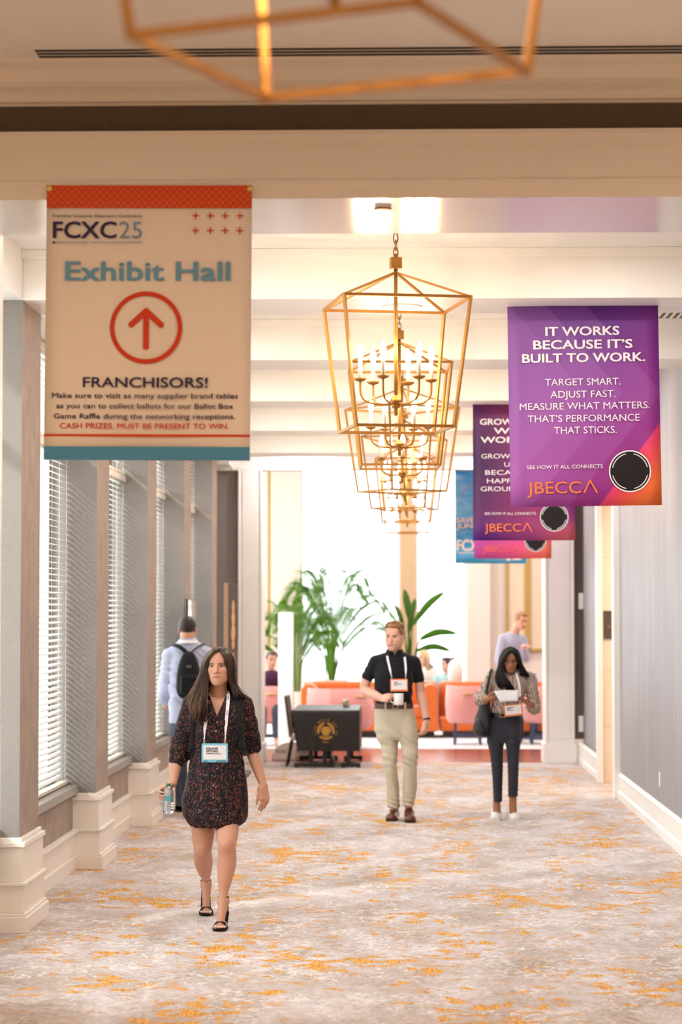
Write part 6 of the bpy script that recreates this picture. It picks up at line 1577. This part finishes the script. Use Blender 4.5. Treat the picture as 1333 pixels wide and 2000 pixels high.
for (p0, w0), (p1, w1) in zip(prof, prof[1:]): b.add([(X + .002, yc - w0, zz(p0)), (X + .002, yc + w0, zz(p0)), (X + .002, yc + w1, zz(p1)), (X + .002, yc - w1, zz(p1))], [(0, 3, 2, 1)])
b.box(X, X + .002, yc - .10, yc + .10, zz(1285), zz(1276)); b.build('trophy_print', GOLDP, t, org(t))
Xs = -2.27; za, zb_ = W(374, 1170, 23.6)[2], W(374, 1170, 23.6)[2] - .62
t = empty('wall_screen', (Xs, 23.5, zb_), 'slim wall display on the fifth pilaster with a bright glossy screen', 'display screen')
ya = 2.21 / ((796 - 361.5) / F); yb = 2.21 / ((796 - 367.5) / F)
t.location = (-2.19, 23.4, zb_)
b = MB(); b.box(-2.222, -2.192, 22.97, 23.84, zb_, za); b.build('housing', pm('screen_housing', (66, 54, 48), .4), t, org(t), bevel=.01)
b = MB(); b.box(-2.1935, -2.188, 22.99, 23.82, zb_ + .015, za - .015); b.build('screen', pm('glossy_screen', (196, 204, 200), .05, var=.05, vscale=3), t, org(t))
b = MB(); b.box(-2.305, -2.22, 23.72, 23.82, zb_ + .1, za - .1); b.build('bracket', DARKPANEL, t, org(t))
# white pillar sign and the low round-topped sign
Dp = 30.6
c0, c1 = W(544, 1196, Dp), W(573, 1196, Dp)
t = empty('pillar_sign', ((c0[0] + c1[0]) / 2 - .01, Dp + .05, 0), 'blank white pillar sign standing at the left of the lounge opening', 'sign')
b = MB(); b.rbox(c0[0], c1[0], Dp, Dp + .12, .03, c0[2], .012); b.build('panel', pm('white_sign', (240, 240, 240), .4, var=.01), t, org(t))
b = MB(); b.rbox(c0[0] - .05, c1[0] + .05, Dp - .1, Dp + .22, 0, .03, .012); b.build('base', pm('white_sign', (240, 240, 240), .4), t, org(t))
Dr = 29.35
t = empty('floor_sign', W(572, 1487, Dr) * np.array((1, 1, 0)), 'low cream half-round floor sign behind the banquet chair', 'sign')
cx = W(572, 1470, Dr)[0]; r = (W(612, 1470, Dr)[0] - W(530, 1470, Dr)[0]) / 2; hz = W(570, 1449, Dr)[2]
b = MB(); b.prism([(cx + r * math.cos(a), max(0.0, hz * math.sin(a) ** .7)) for a in np.linspace(0, PI, 28)], 'y', Dr, Dr + .06); b.build('panel', pm('cream_sign', (248, 236, 224), .5, var=.02), t, org(t), bevel=.006)
b = MB(); put_text(b, 'FCXC', cx - r * .52, Dr, hz * .38, r * .5, .045, .03); put_text(b, 'FCXC', cx + r * .42, Dr, hz * .38, r * .5, .045, .03); b.build('lettering', NAVY, t, org(t))

# ================================================================== black draped folding table with gold emblem, chair
Dt = 27.85; TB = pm('black_table_metal', (30, 27, 26), .5)
a, c = W(571, 1387, Dt), W(701, 1387, Dt); ztop = a[2]; x0, x1 = a[0], c[0]; y0, y1 = Dt, Dt + 1.62
t = empty('folding_table', ((x0 + x1) / 2, (y0 + y1) / 2, 0), 'folding table under a black cloth, standing on black metal feet before the lounge', 'table')
b = MB(); b.box(x0 + .02, x1 - .02, y0 + .02, y1 - .02, ztop - .045, ztop - .012); b.build('tabletop', TB, t, org(t), bevel=.005)
for yy in (y0 + .12, y1 - .12):
    for xs, bx0, bx1 in (((608, 634), 574, 653), ((681,), 666, 704)):
        f = lambda p: W(p, 1490, Dt)[0]
        b = MB(); b.box(f(bx0), f(bx1), yy - .035, yy + .035, .012, .055); b.box(f(bx0), f(bx0) + .05, yy - .04, yy + .04, 0, .03); b.box(f(bx1) - .05, f(bx1), yy - .04, yy + .04, 0, .03)
        for q in xs: b.bar((f(q), yy, .04), (f(q) - (.02 if q < 620 else -.01), yy, ztop - .05), .05, .05)
        b.build('leg', TB, t, org(t))
b = MB(); q = W(648, 1490, Dt)[0]; b.tube([(q - .02, y0 + .5, ztop - .05), (q - .01, y0 + .5, .12), (q + .03, y0 + .5, .02)], .016, 10); b.build('brace', METAL, t, org(t))
CLOTH = pm('black_table_cloth', (25, 23, 25), .42, var=.08, bump=.2, bscale=400, spec=.45); CTOP = CLOTH
b = MB(); zb2 = W(640, 1467, Dt)[2]; n = 72
def ring(z, k, e):
    out = []; hx, hy = (x1 - x0) / 2 + e, (y1 - y0) / 2 + e; cx_, cy_ = (x0 + x1) / 2, (y0 + y1) / 2
    for i in range(n):
        s_ = i / n * 4; sd_ = int(s_); f_ = s_ - sd_; p = ((-1 + 2 * f_, -1), (1, -1 + 2 * f_), (1 - 2 * f_, 1), (-1, 1 - 2 * f_))[sd_]
        w_ = 1 + k * .02 * math.sin(i * 1.9) + k * .015 * math.sin(i * .7)
        tp = 1 - k * .18 * (p[0] < 0)
        out.append((cx_ + p[0] * hx * w_ * tp, cy_ + p[1] * hy * (1 + (w_ - 1) * .5), z))
    return out
b.rings([ring(ztop - .006, 0, -.02), ring(ztop, 0, -.01), ring(ztop - .004, 0, .004), ring(ztop - .03, 0, .008)] + [ring(ztop - .03 + (zb2 - ztop + .03) * u_, u_, .008) for u_ in (.25, .5, .75, 1)], 0, False, True)
b.f.append(tuple(range(n, 2 * n))); b.mi.append(0); b.sm.append(False)
o = tag(b.build('tablecloth', CLOTH), 'black cloth with round gold emblem draped over the folding table', 'tablecloth')
g = MB(); GI = pm('gold_cloth_print', (186, 140, 62), .5, .2, var=.15, vscale=20)
ec = W(637, 1427.5, Dt); ecx, ecz = ec[0], ec[2]; u = (W(660, 1427, Dt)[0] - W(614, 1427, Dt)[0]) / 46.0; yf = Dt - .024
def arcband(r0, r1, a0, a1):
    k = max(3, int(abs(a1 - a0) / .12))
    A = np.linspace(a0, a1, k + 1)
    g.rings([[(ecx + r_ * u * math.cos(a), yy, ecz + r_ * u * math.sin(a)) for r_, yy in ((r0, yf + .004), (r0, yf), (r1, yf), (r1, yf + .004))] for a in A], 0, True, False)
for k in range(3): arcband(13.5, 17.0, PI / 2 + k * 2 * PI / 3 + .16, PI / 2 + (k + 1) * 2 * PI / 3 - .16); arcband(10.5, 12.2, PI / 2 + k * 2 * PI / 3 + .45, PI / 2 + (k + 1) * 2 * PI / 3 - .45)
g.prism([(ecx + 8.8 * u * math.cos(a), ecz + 8.8 * u * math.sin(a)) for a in np.linspace(0, 2 * PI, 30)[:-1]], 'y', yf, yf + .004)
g.build('emblem', GI, o, None)
g = MB(); txt = 'CLUB WORLD CUP 25'
for i, ch in enumerate(txt):
    if ch == ' ': continue
    a = math.radians(198 - i * (216 / (len(txt) - 1)))
    V_, F_ = text_mesh(ch, None, 4.2 * u, 0, .001); th = a - PI / 2
    Rr = np.array([[math.cos(th), 0, -math.sin(th)], [0, 1, 0], [math.sin(th), 0, math.cos(th)]])
    g.add(V_ @ Rr.T + np.array((ecx + 19.6 * u * math.cos(a), yf, ecz + 19.6 * u * math.sin(a))), F_, 0)
put_text(g, 'FIFA', ecx, yf, ecz - 23.5 * u, 11 * u, 3.4 * u, .03); g.build('lettering', GI, o, None)
g = MB(); g.box(x1 + .006, x1 + .016, y0 + .25, y0 + .5, zb2 + .03, zb2 + .30); g.build('side_print', GI, o, None)
p = W(677, 1378, Dt + .9); t = empty('card_holder', (p[0], Dt + .9, ztop), 'small silver card holder standing on the black tablecloth', 'card holder')
b = MB(); b.rbox(p[0] - .045, p[0] + .035, Dt + .88, Dt + .94, ztop, ztop + .095, .006); b.build('holder', METAL, t, org(t)); b = MB(); b.box(p[0] - .012, p[0] + .03, Dt + .872, Dt + .880, ztop + .01, ztop + .09); b.build('card', pm('kraft_card', (176, 152, 128), .6), t, org(t))
# banquet chair seen from the side, its back to the left
Dc = 27.93
xa, xb = W(559, 1500, Dc)[0], W(585, 1500, Dc)[0]; Z = lambda py: W(566, py, Dc)[2]; Xp = lambda px_: W(px_, 1430, Dc)[0]
t = empty('banquet_chair', (Xp(574), Dc + .25, 0), 'brown padded banquet chair drawn up to the black table', 'chair')
CH = fabric('taupe_chair_fabric', (112, 96, 84), .8); CF = pm('dark_chair_frame', (44, 38, 36), .4, .6)
b = MB(); b.sheet([[(Xp(559) + .012 * s_ ** 2 * 0, Dc + .02 + .42 * q, Z(1359 + 2 * abs(q - .5))) for q in np.linspace(0, 1, 6)]] + [[(Xp(559 + 10 * s_), Dc + .02 + .42 * q, Z(1360 + 80 * s_)) for q in np.linspace(0, 1, 6)] for s_ in np.linspace(.05, 1, 8)], .055); b.build('backrest', CH, t, org(t))
b = MB(); b.rbox(Xp(571), Xp(571) + .43, Dc + .02, Dc + .45, .42, .48, .03); b.build('seat', CH, t, org(t))
for yy in (Dc + .03, Dc + .44):
    b = MB(); b.tube(cat_rom([(Xp(558), yy, Z(1362)), (Xp(565), yy, Z(1415)), (Xp(571), yy, Z(1438)), (Xp(568), yy, Z(1452)), (Xp(560), yy, .01)], 18), .013, 8); b.build('leg', CF, t, org(t))
    b = MB(); b.tube(cat_rom([(Xp(572), yy, .42), (Xp(600), yy, .41), (Xp(641), yy, .39), (Xp(645), yy, .01)], 14), .012, 8); b.build('leg', CF, t, org(t))
b = MB(); b.rbox(Xp(571), Xp(578), Dc - .01, Dc + .03, Z(1447), Z(1432), .01); b.build('bracket', METAL, t, org(t))

# ================================================================== lounge furniture
ORV = fabric('orange_velvet', (214, 108, 44), .55, var=.08, sheen=.5); PINK = fabric('pink_velvet', (226, 160, 156), .6, var=.05, sheen=.4); NAVYL = pm('navy_leg', (62, 70, 104), .4)
b = MB(); b.rbox(-3.4, 4.2, 31.8, 38.6, -.004, .0, .02); tag(b.build('rug', pm('pale_rug', (222, 222, 228), .9, var=.05, bump=.3, bscale=200)), 'large pale rug under the lounge seats', 'rug')
def sofa(xl, xr, Y, ztop, label, arms=(1, 1)):
    t = empty('sofa', ((xl + xr) / 2, Y + .45, 0), label, 'sofa', 'orange velvet sofas in the lounge'); o = org(t)
    b = MB(); b.rbox(xl, xr, Y + .08, Y + .95, .10, .30, .05); b.build('base', ORV, t, o)
    b = MB(); b.box(xl + .06, xr - .06, Y + .14, Y + .9, .0, .10); b.build('plinth', pm('sofa_plinth', (40, 32, 30), .6), t, o)
    b = MB(); b.rbox(xl, xr, Y + .66, Y + .96, .10, ztop, .12, n=6); b.build('backrest', ORV, t, o)
    L = (xr - xl - .42) / 2
    for k in range(2): b = MB(); b.rbox(xl + .21 + k * L + .004, xl + .21 + (k + 1) * L - .004, Y + .06, Y + .68, .30, .47, .05); b.build('seat_cushion', ORV, t, o)
    for x_, on_ in ((xl, arms[0]), (xr - .24, arms[1])):
        if not on_: continue
        b = MB(); b.prism([(x_ + .12 + .12 * math.cos(a), ztop - .14 + .12 * math.sin(a)) for a in np.linspace(0, PI, 14)] + [(x_, .10), (x_ + .24, .10)], 'y', Y, Y + .72, smooth=False); b.build('armrest', ORV, t, o, bevel=.02)
    return t
f = lambda px_, Y: W(px_, 1400, Y)[0]
YS = 34.4
sofa(f(588, YS), f(857, YS), YS, W(700, 1331, YS + .7)[2], 'long orange velvet sofa behind the black draped table')
sofa(f(859, YS), f(1090, YS), YS, W(900, 1331, YS + .7)[2], 'orange velvet sofa behind the reading woman', arms=(0, 1))
def tub_chair(xc, Y, zlo, zhi, r, label, legs=True, open_to=PI / 2, leg_m=None, hpos=-PI / 2):
    t = empty('tub_chair', (xc, Y, 0), label, 'chair', 'pink tub chairs in the lounge'); o = org(t)
    b = MB(); A = np.linspace(open_to + .75, open_to + 2 * PI - .75, 30); rows = []
    for a in A:
        e = min(1, 3.2 * min(a - A[0], A[-1] - a) / (A[-1] - A[0]) + .5); zt = zlo + (zhi - zlo) * (.62 + .38 * e)
        c_, s_ = math.cos(a), math.sin(a)
        rows.append([(xc + (r - .02) * c_ * .93, Y + (r - .02) * s_ * .93, zlo), (xc + r * c_, Y + r * s_, zlo + .05), (xc + r * 1.04 * c_, Y + r * 1.04 * s_, (zlo + zt) / 2), (xc + r * c_, Y + r * s_, zt)])
    b.sheet(rows, .06); b.build('shell', PINK, t, o)
    b = MB(); b.lathe([(.01, zlo), (r - .05, zlo), (r - .03, zlo + .04), (r - .03, zlo + .12), (r - .06, zlo + .15), (.01, zlo + .15)], (xc, Y, 0), 28); b.build('seat', PINK, t, o)
    b = MB(); hz_ = zhi - .11; q = [(xc + (r + .045) * math.cos(hpos + d), Y + (r + .045) * math.sin(hpos + d), hz_) for d in np.linspace(-.22, .22, 7)]; b.tube(q, .014, 8); b.build('pull', pm('brass_pull', (226, 196, 130), .3, .6), t, o)
    for sx, sy in ((-1, -1), (1, -1), (1, 1), (-1, 1)):
        b = MB(); b.bar((xc + sx * r * .62, Y + sy * r * .62, zlo + .02), (xc + sx * r * .66, Y + sy * r * .66, .0), .035); b.build('leg', NAVYL, t, o)
    b = MB()
    for (a1, b1), (a2, b2) in (((-1, -1), (1, -1)), ((1, -1), (1, 1)), ((1, 1), (-1, 1)), ((-1, 1), (-1, -1))): b.bar((xc + a1 * r * .65, Y + b1 * r * .65, .13), (xc + a2 * r * .65, Y + b2 * r * .65, .13), .03)
    b.build('stretcher', NAVYL, t, o)
    return t
YC = 32.9
tub_chair((f(876, YC) + f(951, YC)) / 2, YC, W(900, 1409, YC)[2], W(900, 1338, YC)[2], (f(951, YC) - f(876, YC)) / 2, 'pink tub chair left of the reading woman', open_to=PI * .45)
tub_chair(f(1064, YC), YC + .1, W(900, 1409, YC)[2], W(900, 1340, YC)[2], .27, 'pink tub chair between the reading woman and the right column', open_to=PI * .6)
tub_chair(f(664, 31.9), 31.95, W(900, 1420, 32)[2], W(700, 1345, 31.6)[2], .42, 'wide pink tub chair behind the black draped table', open_to=PI * .55, hpos=-PI / 2 + .75)
tub_chair(f(531, 32.4), 32.6, W(900, 1412, 32.4)[2], W(530, 1340, 32.4)[2], .27, 'pink tub chair behind the white pillar sign')
# small table with vase, and a white lamp
YT = 33.6; t = empty('side_table', (f(1052, YT), YT + .6, 0), 'small round side table behind the reading woman', 'table')
zt = W(1052, 1345, YT)[2]; b = MB(); b.lathe([(.26, zt - .03), (.28, zt - .02), (.28, zt), (.01, zt)], (t.location[0], t.location[1], 0), 32); b.build('tabletop', pm('dark_top', (60, 62, 84), .3), t, org(t))
b = MB(); b.tube([(t.location[0], t.location[1], .0), (t.location[0], t.location[1], zt - .02)], .03, 10); b.lathe([(.2, 0), (.2, .02), (.03, .04)], (t.location[0], t.location[1], 0), 24); b.build('pedestal', NAVYL, t, org(t))
tl_ = t.location
b = MB(); b.lathe([(.025, 0), (.04, .01), (.05, .07), (.045, .12), (.025, .16), (.022, .19), (.028, .20)], (tl_[0] - .02, tl_[1], zt), 20); tag(b.build('vase', pm('blue_glass_vase', (104, 150, 196), .2)), 'small blue vase on the side table', 'vase')
b = MB(); b.lathe([(.03, 0), (.045, .005), (.05, .05), (.046, .06)], (tl_[0] + .14, tl_[1] - .02, zt), 20); tag(b.build('cup', PORC), 'white cup beside the blue vase', 'cup')
YL = 34.0; lx = f(895, YL); t = empty('table_lamp', (lx, YL + 1.6, 0), 'pale rounded lamp standing behind the orange sofa', 'lamp')
zl = W(895, 1288, YL + 1.6)[2]; b = MB(); b.lathe([(.06, zl - .36), (.11, zl - .33), (.12, zl - .15), (.09, zl - .04), (.04, zl)], (lx, YL + 1.6, 0), 24); b.build('lamp_shade', pm('lamp_white', (244, 242, 238), .6), t, org(t))
b = MB(); b.lathe([(.14, 0), (.14, .02), (.015, .03), (.015, zl - .36)], (lx, YL + 1.6, 0), 16); b.build('base', BRASS, t, org(t))

# ================================================================== plants
def leafy(name, rgb):
    t = NT(name); c = lin(rgb); n = t.noise(t.coord(), 5, 3); col = t.mix(n, tuple(x * .75 for x in c), tuple(min(1, x * 1.3) for x in c))
    t.base(col); t.set(Roughness=.45); tr = t.node('ShaderNodeBsdfTranslucent'); t.link(t.mix(.5, col, (.35, .6, .08)), tr.inputs['Color']); mx = t.node('ShaderNodeMixShader'); mx.inputs[0].default_value = .7
    t.link(t.b.outputs[0], mx.inputs[1]); t.link(tr.outputs[0], mx.inputs[2]); t.link(mx.outputs[0], t.out.inputs['Surface']); return t.m
LEAF = leafy('palm_leaf', (150, 196, 92)); LEAF2 = leafy('broad_leaf', (88, 122, 62)); STEM = pm('palm_stem', (140, 160, 84), .5, var=.15); POT = pm('pale_pot', (226, 222, 214), .5)
def palm(x, y, zpot, h, n, spread, label, seed):
    rg = np.random.default_rng(seed); t = empty('areca_palm', (x, y, 0), label, 'palm', 'leafy palms in the lounge'); o = org(t)
    b = MB(); b.lathe([(.18, 0), (.24, .02), (.27, zpot), (.25, zpot), (.24, zpot - .06), (.01, zpot - .06)], (x, y, 0), 26); b.build('pot', POT, t, o)
    sb = MB()
    for i in range(7):
        a = rg.uniform(0, 6.28); r = rg.uniform(.02, .12); sb.tube([(x + r * math.cos(a), y + r * math.sin(a), zpot - .08), (x + r * 1.6 * math.cos(a), y + r * 1.6 * math.sin(a), zpot + h * .35)], .014, 7)
    sb.build('stems', STEM, t, o)
    for i in range(n):
        a = 2 * PI * i / n + rg.uniform(-.25, .25); up = rg.uniform(.75, 1.05); sp_ = spread * rg.uniform(.6, 1.05); lb = MB()
        q_ = rg.uniform(0, 1); up = 1.08 - .62 * q_; sp_ = spread * (.45 + .62 * q_)
        c_, s_ = math.cos(a), math.sin(a); z0_ = zpot - .04
        P = cat_rom([(x + .04 * c_, y + .04 * s_, z0_), (x + .16 * sp_ * c_, y + .16 * sp_ * s_, z0_ + h * .48 * up), (x + .48 * sp_ * c_, y + .48 * sp_ * s_, z0_ + h * .86 * up), (x + .8 * sp_ * c_, y + .8 * sp_ * s_, z0_ + h * .98 * up), (x + 1.05 * sp_ * c_, y + 1.05 * sp_ * s_, z0_ + h * .86 * up)], 66)
        lb.tube(P, [.009] * 40 + [.006] * 26, 5)
        for j in range(19, 66):
            p = P[j]; tg = nrm(P[min(j + 1, 65)] - P[j - 1]); sd = nrm(np.cross(tg, (0, 0, 1)))
            L = .32 * math.sin(PI * (j - 12) / 58) ** .6 + .08
            for q in (-1, 1):
                d = nrm(sd * q + tg * .75 + np.array((0, 0, .15))); e = p + d * L + np.array((0, 0, -.16 * L)); m_ = p + d * L * .5 + np.array((0, 0, .01)); w_ = nrm(np.cross(d, (0, 0, 1))) * .0085
                lb.add([p, m_ + w_, e, m_ - w_, m_ + np.array((0, 0, .004))], [(0, 4, 1), (1, 4, 2), (2, 4, 3), (3, 4, 0), (0, 1, 2, 3)], 0, True)
        lb.build('frond', LEAF, t, o)
Yp = 38.2; palm(f(648, Yp), Yp, .75, W(648, 1130, Yp)[2] - .70, 30, 1.2, 'tall feathery palm behind the long orange sofa', 2)
palm(f(578, 36.6), 36.6, .62, W(578, 1165, 36.6)[2] - .6, 16, .75, 'palm half hidden behind the white pillar sign', 5)
def broad(x, y, zpot, leaves, label):
    t = empty('bird_of_paradise', (x, y, 0), label, 'plant'); o = org(t)
    b = MB(); b.lathe([(.2, 0), (.25, .02), (.28, zpot), (.26, zpot), (.25, zpot - .06), (.01, zpot - .06)], (x, y, 0), 26); b.build('pot', POT, t, o)
    for bend, tip_, wd in leaves:
        lb = MB(); B_0 = np.array((x, y, zpot - .05)); bend, tip_ = np.array(bend), np.array(tip_)
        lb.tube(cat_rom([B_0, B_0 * .4 + bend * .6 + np.array((0, 0, .05)), bend], 10), [.018] * 6 + [.012] * 4, 7)
        P = cat_rom([bend, bend * .5 + tip_ * .5 + np.array((0, 0, .07)), tip_], 12); rows = []
        for j, p in enumerate(P):
            tg = nrm(P[min(j + 1, 11)] - P[max(j - 1, 0)]); sd = nrm(np.cross(tg, (.25, 1, .5))); k = wd * (math.sin(PI * min(1, (j + .25) / 11.2)) ** .7)
            rows.append([p + sd * k + np.array((0, -.01, .02)), p, p - sd * k + np.array((0, -.01, -.0))])
        lb.sheet(rows, .005); lb.build('leaf', LEAF2, t, o)
Yb = 38.5; w2 = lambda a_, b_, dy=0: W(a_, b_, Yb + dy)
broad(f(800, Yb), Yb, .75, [(w2(806, 1222), w2(868, 1158), 0.055), (w2(820, 1250), w2(892, 1238, -.2), 0.055), (w2(800, 1215), w2(790, 1152, .2), 0.066), (w2(790, 1230), w2(768, 1180, .3), 0.055), (w2(815, 1272), w2(880, 1272, -.3), 0.050), (w2(808, 1290), w2(852, 1312, -.4), 0.050), (w2(798, 1240), w2(812, 1170, .4), 0.055), (w2(780, 1260), w2(752, 1240, .1), 0.050)], 'broad leaved plant behind the man in the polo shirt')

# ================================================================== people in the lounge
def seated(px_, top, Y, label, skin_rgb, top_rgb, hair_rgb, yaw, bun=False, long=False, size=1.0, seat=.47):
    h_ = W(px_, top, Y)[2]; t = person((W(px_, top, Y)[0], Y, 0), label); o = np.array(org(t)); x, y = o[0], o[1]
    hd = Head((x, y, h_ - .12 * size), size, yaw=yaw, pitch=4); V = Vol((x - .36, y - .7, .0), (x + .36, y + .36, h_ + .02), .0095)
    hd.solid(V); nk = np.array((x, y + .03, h_ - .29)); V.op(chain([hd.P(0, .02, -.05), nk, nk + (0, 0, -.08)], [.05, .052, .08]), .02)
    hip = np.array((x, y + .06, seat + .10)); V.op(chain([nk + (0, 0, -.12), mid(nk, hip), hip], [.13, .13, .15]), .03)
    for q in (-1, 1):
        sh = nk + (q * .15, 0, -.06); e_ = np.array((x + q * .21, y - .05, h_ - .58)); w_ = np.array((x + q * .12, y - .28, h_ - .58))
        V.op(chain([sh, e_, w_], [.05, .042, .026]), .03); hand(V, w_, (-q * .4, -.9, 0), (0, 0, -1), (-q, 0, 0), ((.3, .3, .3),) * 4, .95)
        kn = np.array((x + q * .10, y - .40, seat + .06)); V.op(chain([hip + (q * .08, 0, -.02), kn, kn + (0, .02, -.26), np.array((x + q * .10, y - .36, .08))], [.085, .062, .052, .036]), .02); V.op(rc(np.array((x + q * .10, y - .36, .05)), np.array((x + q * .10, y - .52, .035)), .04, .032), .02)
    sk = lin(skin_rgb); V.build('body', SKIN, t, lambda v: hd.paint(v, sk, lin((190, 120, 110)))); 
    hd.eyes(V, t, pm('iris_dark', (50, 38, 30), .2), LASH, pm('brow_dark', (60, 44, 36), .7)); del V
    V = Vol((x - .36, y - .4, seat + .02), (x + .36, y + .36, h_ - .2), .0095)
    V.op(chain([nk + (0, 0, -.11), mid(nk, hip), hip + (0, 0, -.02)], [.142, .142, .162]), .03)
    for q in (-1, 1): sh = nk + (q * .15, 0, -.06); e_ = np.array((x + q * .21, y - .05, h_ - .58)); w_ = np.array((x + q * .12, y - .28, h_ - .58)); V.op(rc(nk + (0, 0, -.06), sh, .05, .058), .03); V.op(chain([sh, e_, mid(e_, w_, .7)], [.06, .052, .044]), .02)
    V.build('top', fabric('top_%d_%d_%d' % top_rgb, top_rgb), t); del V
    V = Vol((x - .36, y - .55, .10), (x + .36, y + .36, seat + .24), .0095)
    V.op(rc(hip + (-.05, 0, -.03), hip + (.05, 0, -.03), .15, .15), .02)
    for q in (-1, 1): kn = np.array((x + q * .10, y - .40, seat + .06)); V.op(chain([hip + (q * .08, 0, -.02), kn, kn + (0, .02, -.26), np.array((x + q * .10, y - .36, .14))], [.096, .074, .064, .052]), .02)
    V.build('trousers', DENIM, t); del V
    hc_ = [lin(hair_rgb), lin(tuple(min(255, int(c * 1.25)) for c in hair_rgb)), lin(tuple(int(c * .85) for c in hair_rgb))]
    short_hair(hd, 'hair', t, HAIR, hc_, low=-.09, front=True, h=.007)
    if bun: b = MB(); b.ell(hd.P(0, .125, .07), (.045, .045, .04), 0, 14, 10); b.build('hair_bun', pm('bun_hair', hair_rgb, .5, var=.2), t, org(t))
    if long:
        b = MB(); gl = [[(.0, -.05, .11), (-.08, -.04, .04), (-.092, -.02, -.05), (-.10, -.03, -.14), (-.09, -.05, -.2)], [(0, .02, .12), (-.09, .03, .03), (-.105, .04, -.08), (-.10, .04, -.2)], [(0, .1, .08), (0, .125, 0), (0, .13, -.2)], [(0, .02, .12), (.09, .03, .03), (.105, .04, -.08), (.10, .04, -.2)], [(.0, -.05, .11), (.08, -.04, .04), (.092, -.02, -.05), (.10, -.03, -.14), (.09, -.05, -.2)]]
        hair_locks(b, hd, [[tuple(p) for p in cat_rom(q, 8)] for q in gl], 90, .012, hc_, 12, .004, .008, flat=.3, seed=2); b.build('long_hair', HAIR, t, org(t))
    return t
seated(829, 1270, 37.5, 'blond woman in white seated behind the orange sofa', (236, 196, 176), (240, 238, 236), (206, 178, 140), -50, long=True)
seated(873, 1283, 36.9, 'person with dark tied-up hair and pale teal top seated behind the orange sofa', (222, 184, 166), (168, 206, 208), (70, 52, 62), -60, bun=True)
seated(530, 1272, 32.75, 'person in dark purple top seated at the left of the lounge', (224, 176, 154), (70, 34, 66), (70, 50, 40), 20)
b = MB(); b.rbox(f(800, 37.2), f(905, 37.2), 36.75, 37.75, .06, .45, .08); b.box(f(804, 37.2), f(901, 37.2), 36.8, 37.7, 0, .06); tag(b.build('ottoman', ORV), 'low orange ottoman under the two seated people behind the sofa', 'ottoman')
# waiter in a pale blue shirt leaning forward
D = 33.4
E_ = person(W(1000, 1470, D) * np.array((1, 1, 0)), 'man in pale blue shirt leaning forward in the lounge behind the reading woman')
hd = Head(W(1018, 1212, D - .1), 1.04, yaw=35, pitch=14)
V = Vol([W(950, 1300, D)[0], D - .5, .0], [W(1062, 1300, D)[0], D + .5, 2.02], .0095)
hd.solid(V, True); nk = W(1006, 1236, D); hip = W(1003, 1345, D + .1)
V.op(chain([hd.P(0, .03, -.05), nk, nk + (-.02, .0, -.08)], [.056, .06, .09]), .02); V.op(chain([nk + (-.04, .02, -.14), mid(nk, hip) + (-.03, 0, 0), hip], [.14, .14, .14]), .03)
AR = []
for sh, e_, w_ in ((W(983, 1248, D - .05), W(975, 1290, D - .15), W(1000, 1312, D - .32)), (W(1022, 1250, D + .05), W(1028, 1285, D - .1), W(1022, 1262, D - .33))):
    AR.append((sh, e_, w_)); V.op(chain([sh, e_, w_], [.056, .046, .03]), .02); hand(V, w_, (.5, -.8, .1), (0, 0, -1), (1, .4, 0), ((.3, .5, .4),) * 4, 1.05)
for q, dy in ((-1, .1), (1, -.15)): V.op(chain([hip + (q * .09, 0, -.05), np.array((E_.location[0] + q * .09, D + dy * .5, .5)), np.array((E_.location[0] + q * .10, D + dy, .08))], [.10, .065, .045]), .02)
V.build('body', SKIN, E_, lambda v: hd.paint(v, lin((232, 176, 150)), lin((190, 120, 110)))); hd.eyes(V, E_, pm('iris_dark', (50, 38, 30), .2), LASH, pm('brow_dark', (60, 44, 36), .7)); del V
short_hair(hd, 'hair', E_, HAIR, [lin((150, 104, 66)), lin((178, 130, 88)), lin((130, 92, 60))], h=.007)
V = Vol([W(950, 1300, D)[0], D - .45, .85], [W(1062, 1300, D)[0], D + .5, 1.75], .0095)
V.op(chain([nk + (-.04, .02, -.13), mid(nk, hip) + (-.03, 0, 0), hip + (0, 0, .02)], [.155, .155, .155]), .03)
for sh, e_, w_ in AR: V.op(rc(nk + (-.01, 0, -.05), sh, .05, .064), .03); V.op(chain([sh, e_, mid(e_, w_, .75)], [.066, .056, .046]), .02)
V.build('shirt', SHIRT, E_); del V
V = Vol([W(960, 1300, D)[0], D - .4, .04], [W(1050, 1300, D)[0], D + .5, 1.0], .0095)
V.op(rc(hip + (-.05, 0, -.02), hip + (.05, 0, -.02), .15, .15), .02)
for q, dy in ((-1, .1), (1, -.15)): V.op(chain([hip + (q * .09, 0, -.05), np.array((E_.location[0] + q * .09, D + dy * .5, .5)), np.array((E_.location[0] + q * .10, D + dy, .09))], [.112, .08, .07]), .02)
V.build('trousers', fabric('navy_trousers', (44, 46, 66)), E_); del V
for q, dy in ((-1, .1), (1, -.15)): b = MB(); b.ell((E_.location[0] + q * .10, D + dy - .06, .05), (.05, .14, .05)); b.build('shoe', SOLE, E_, org(E_))
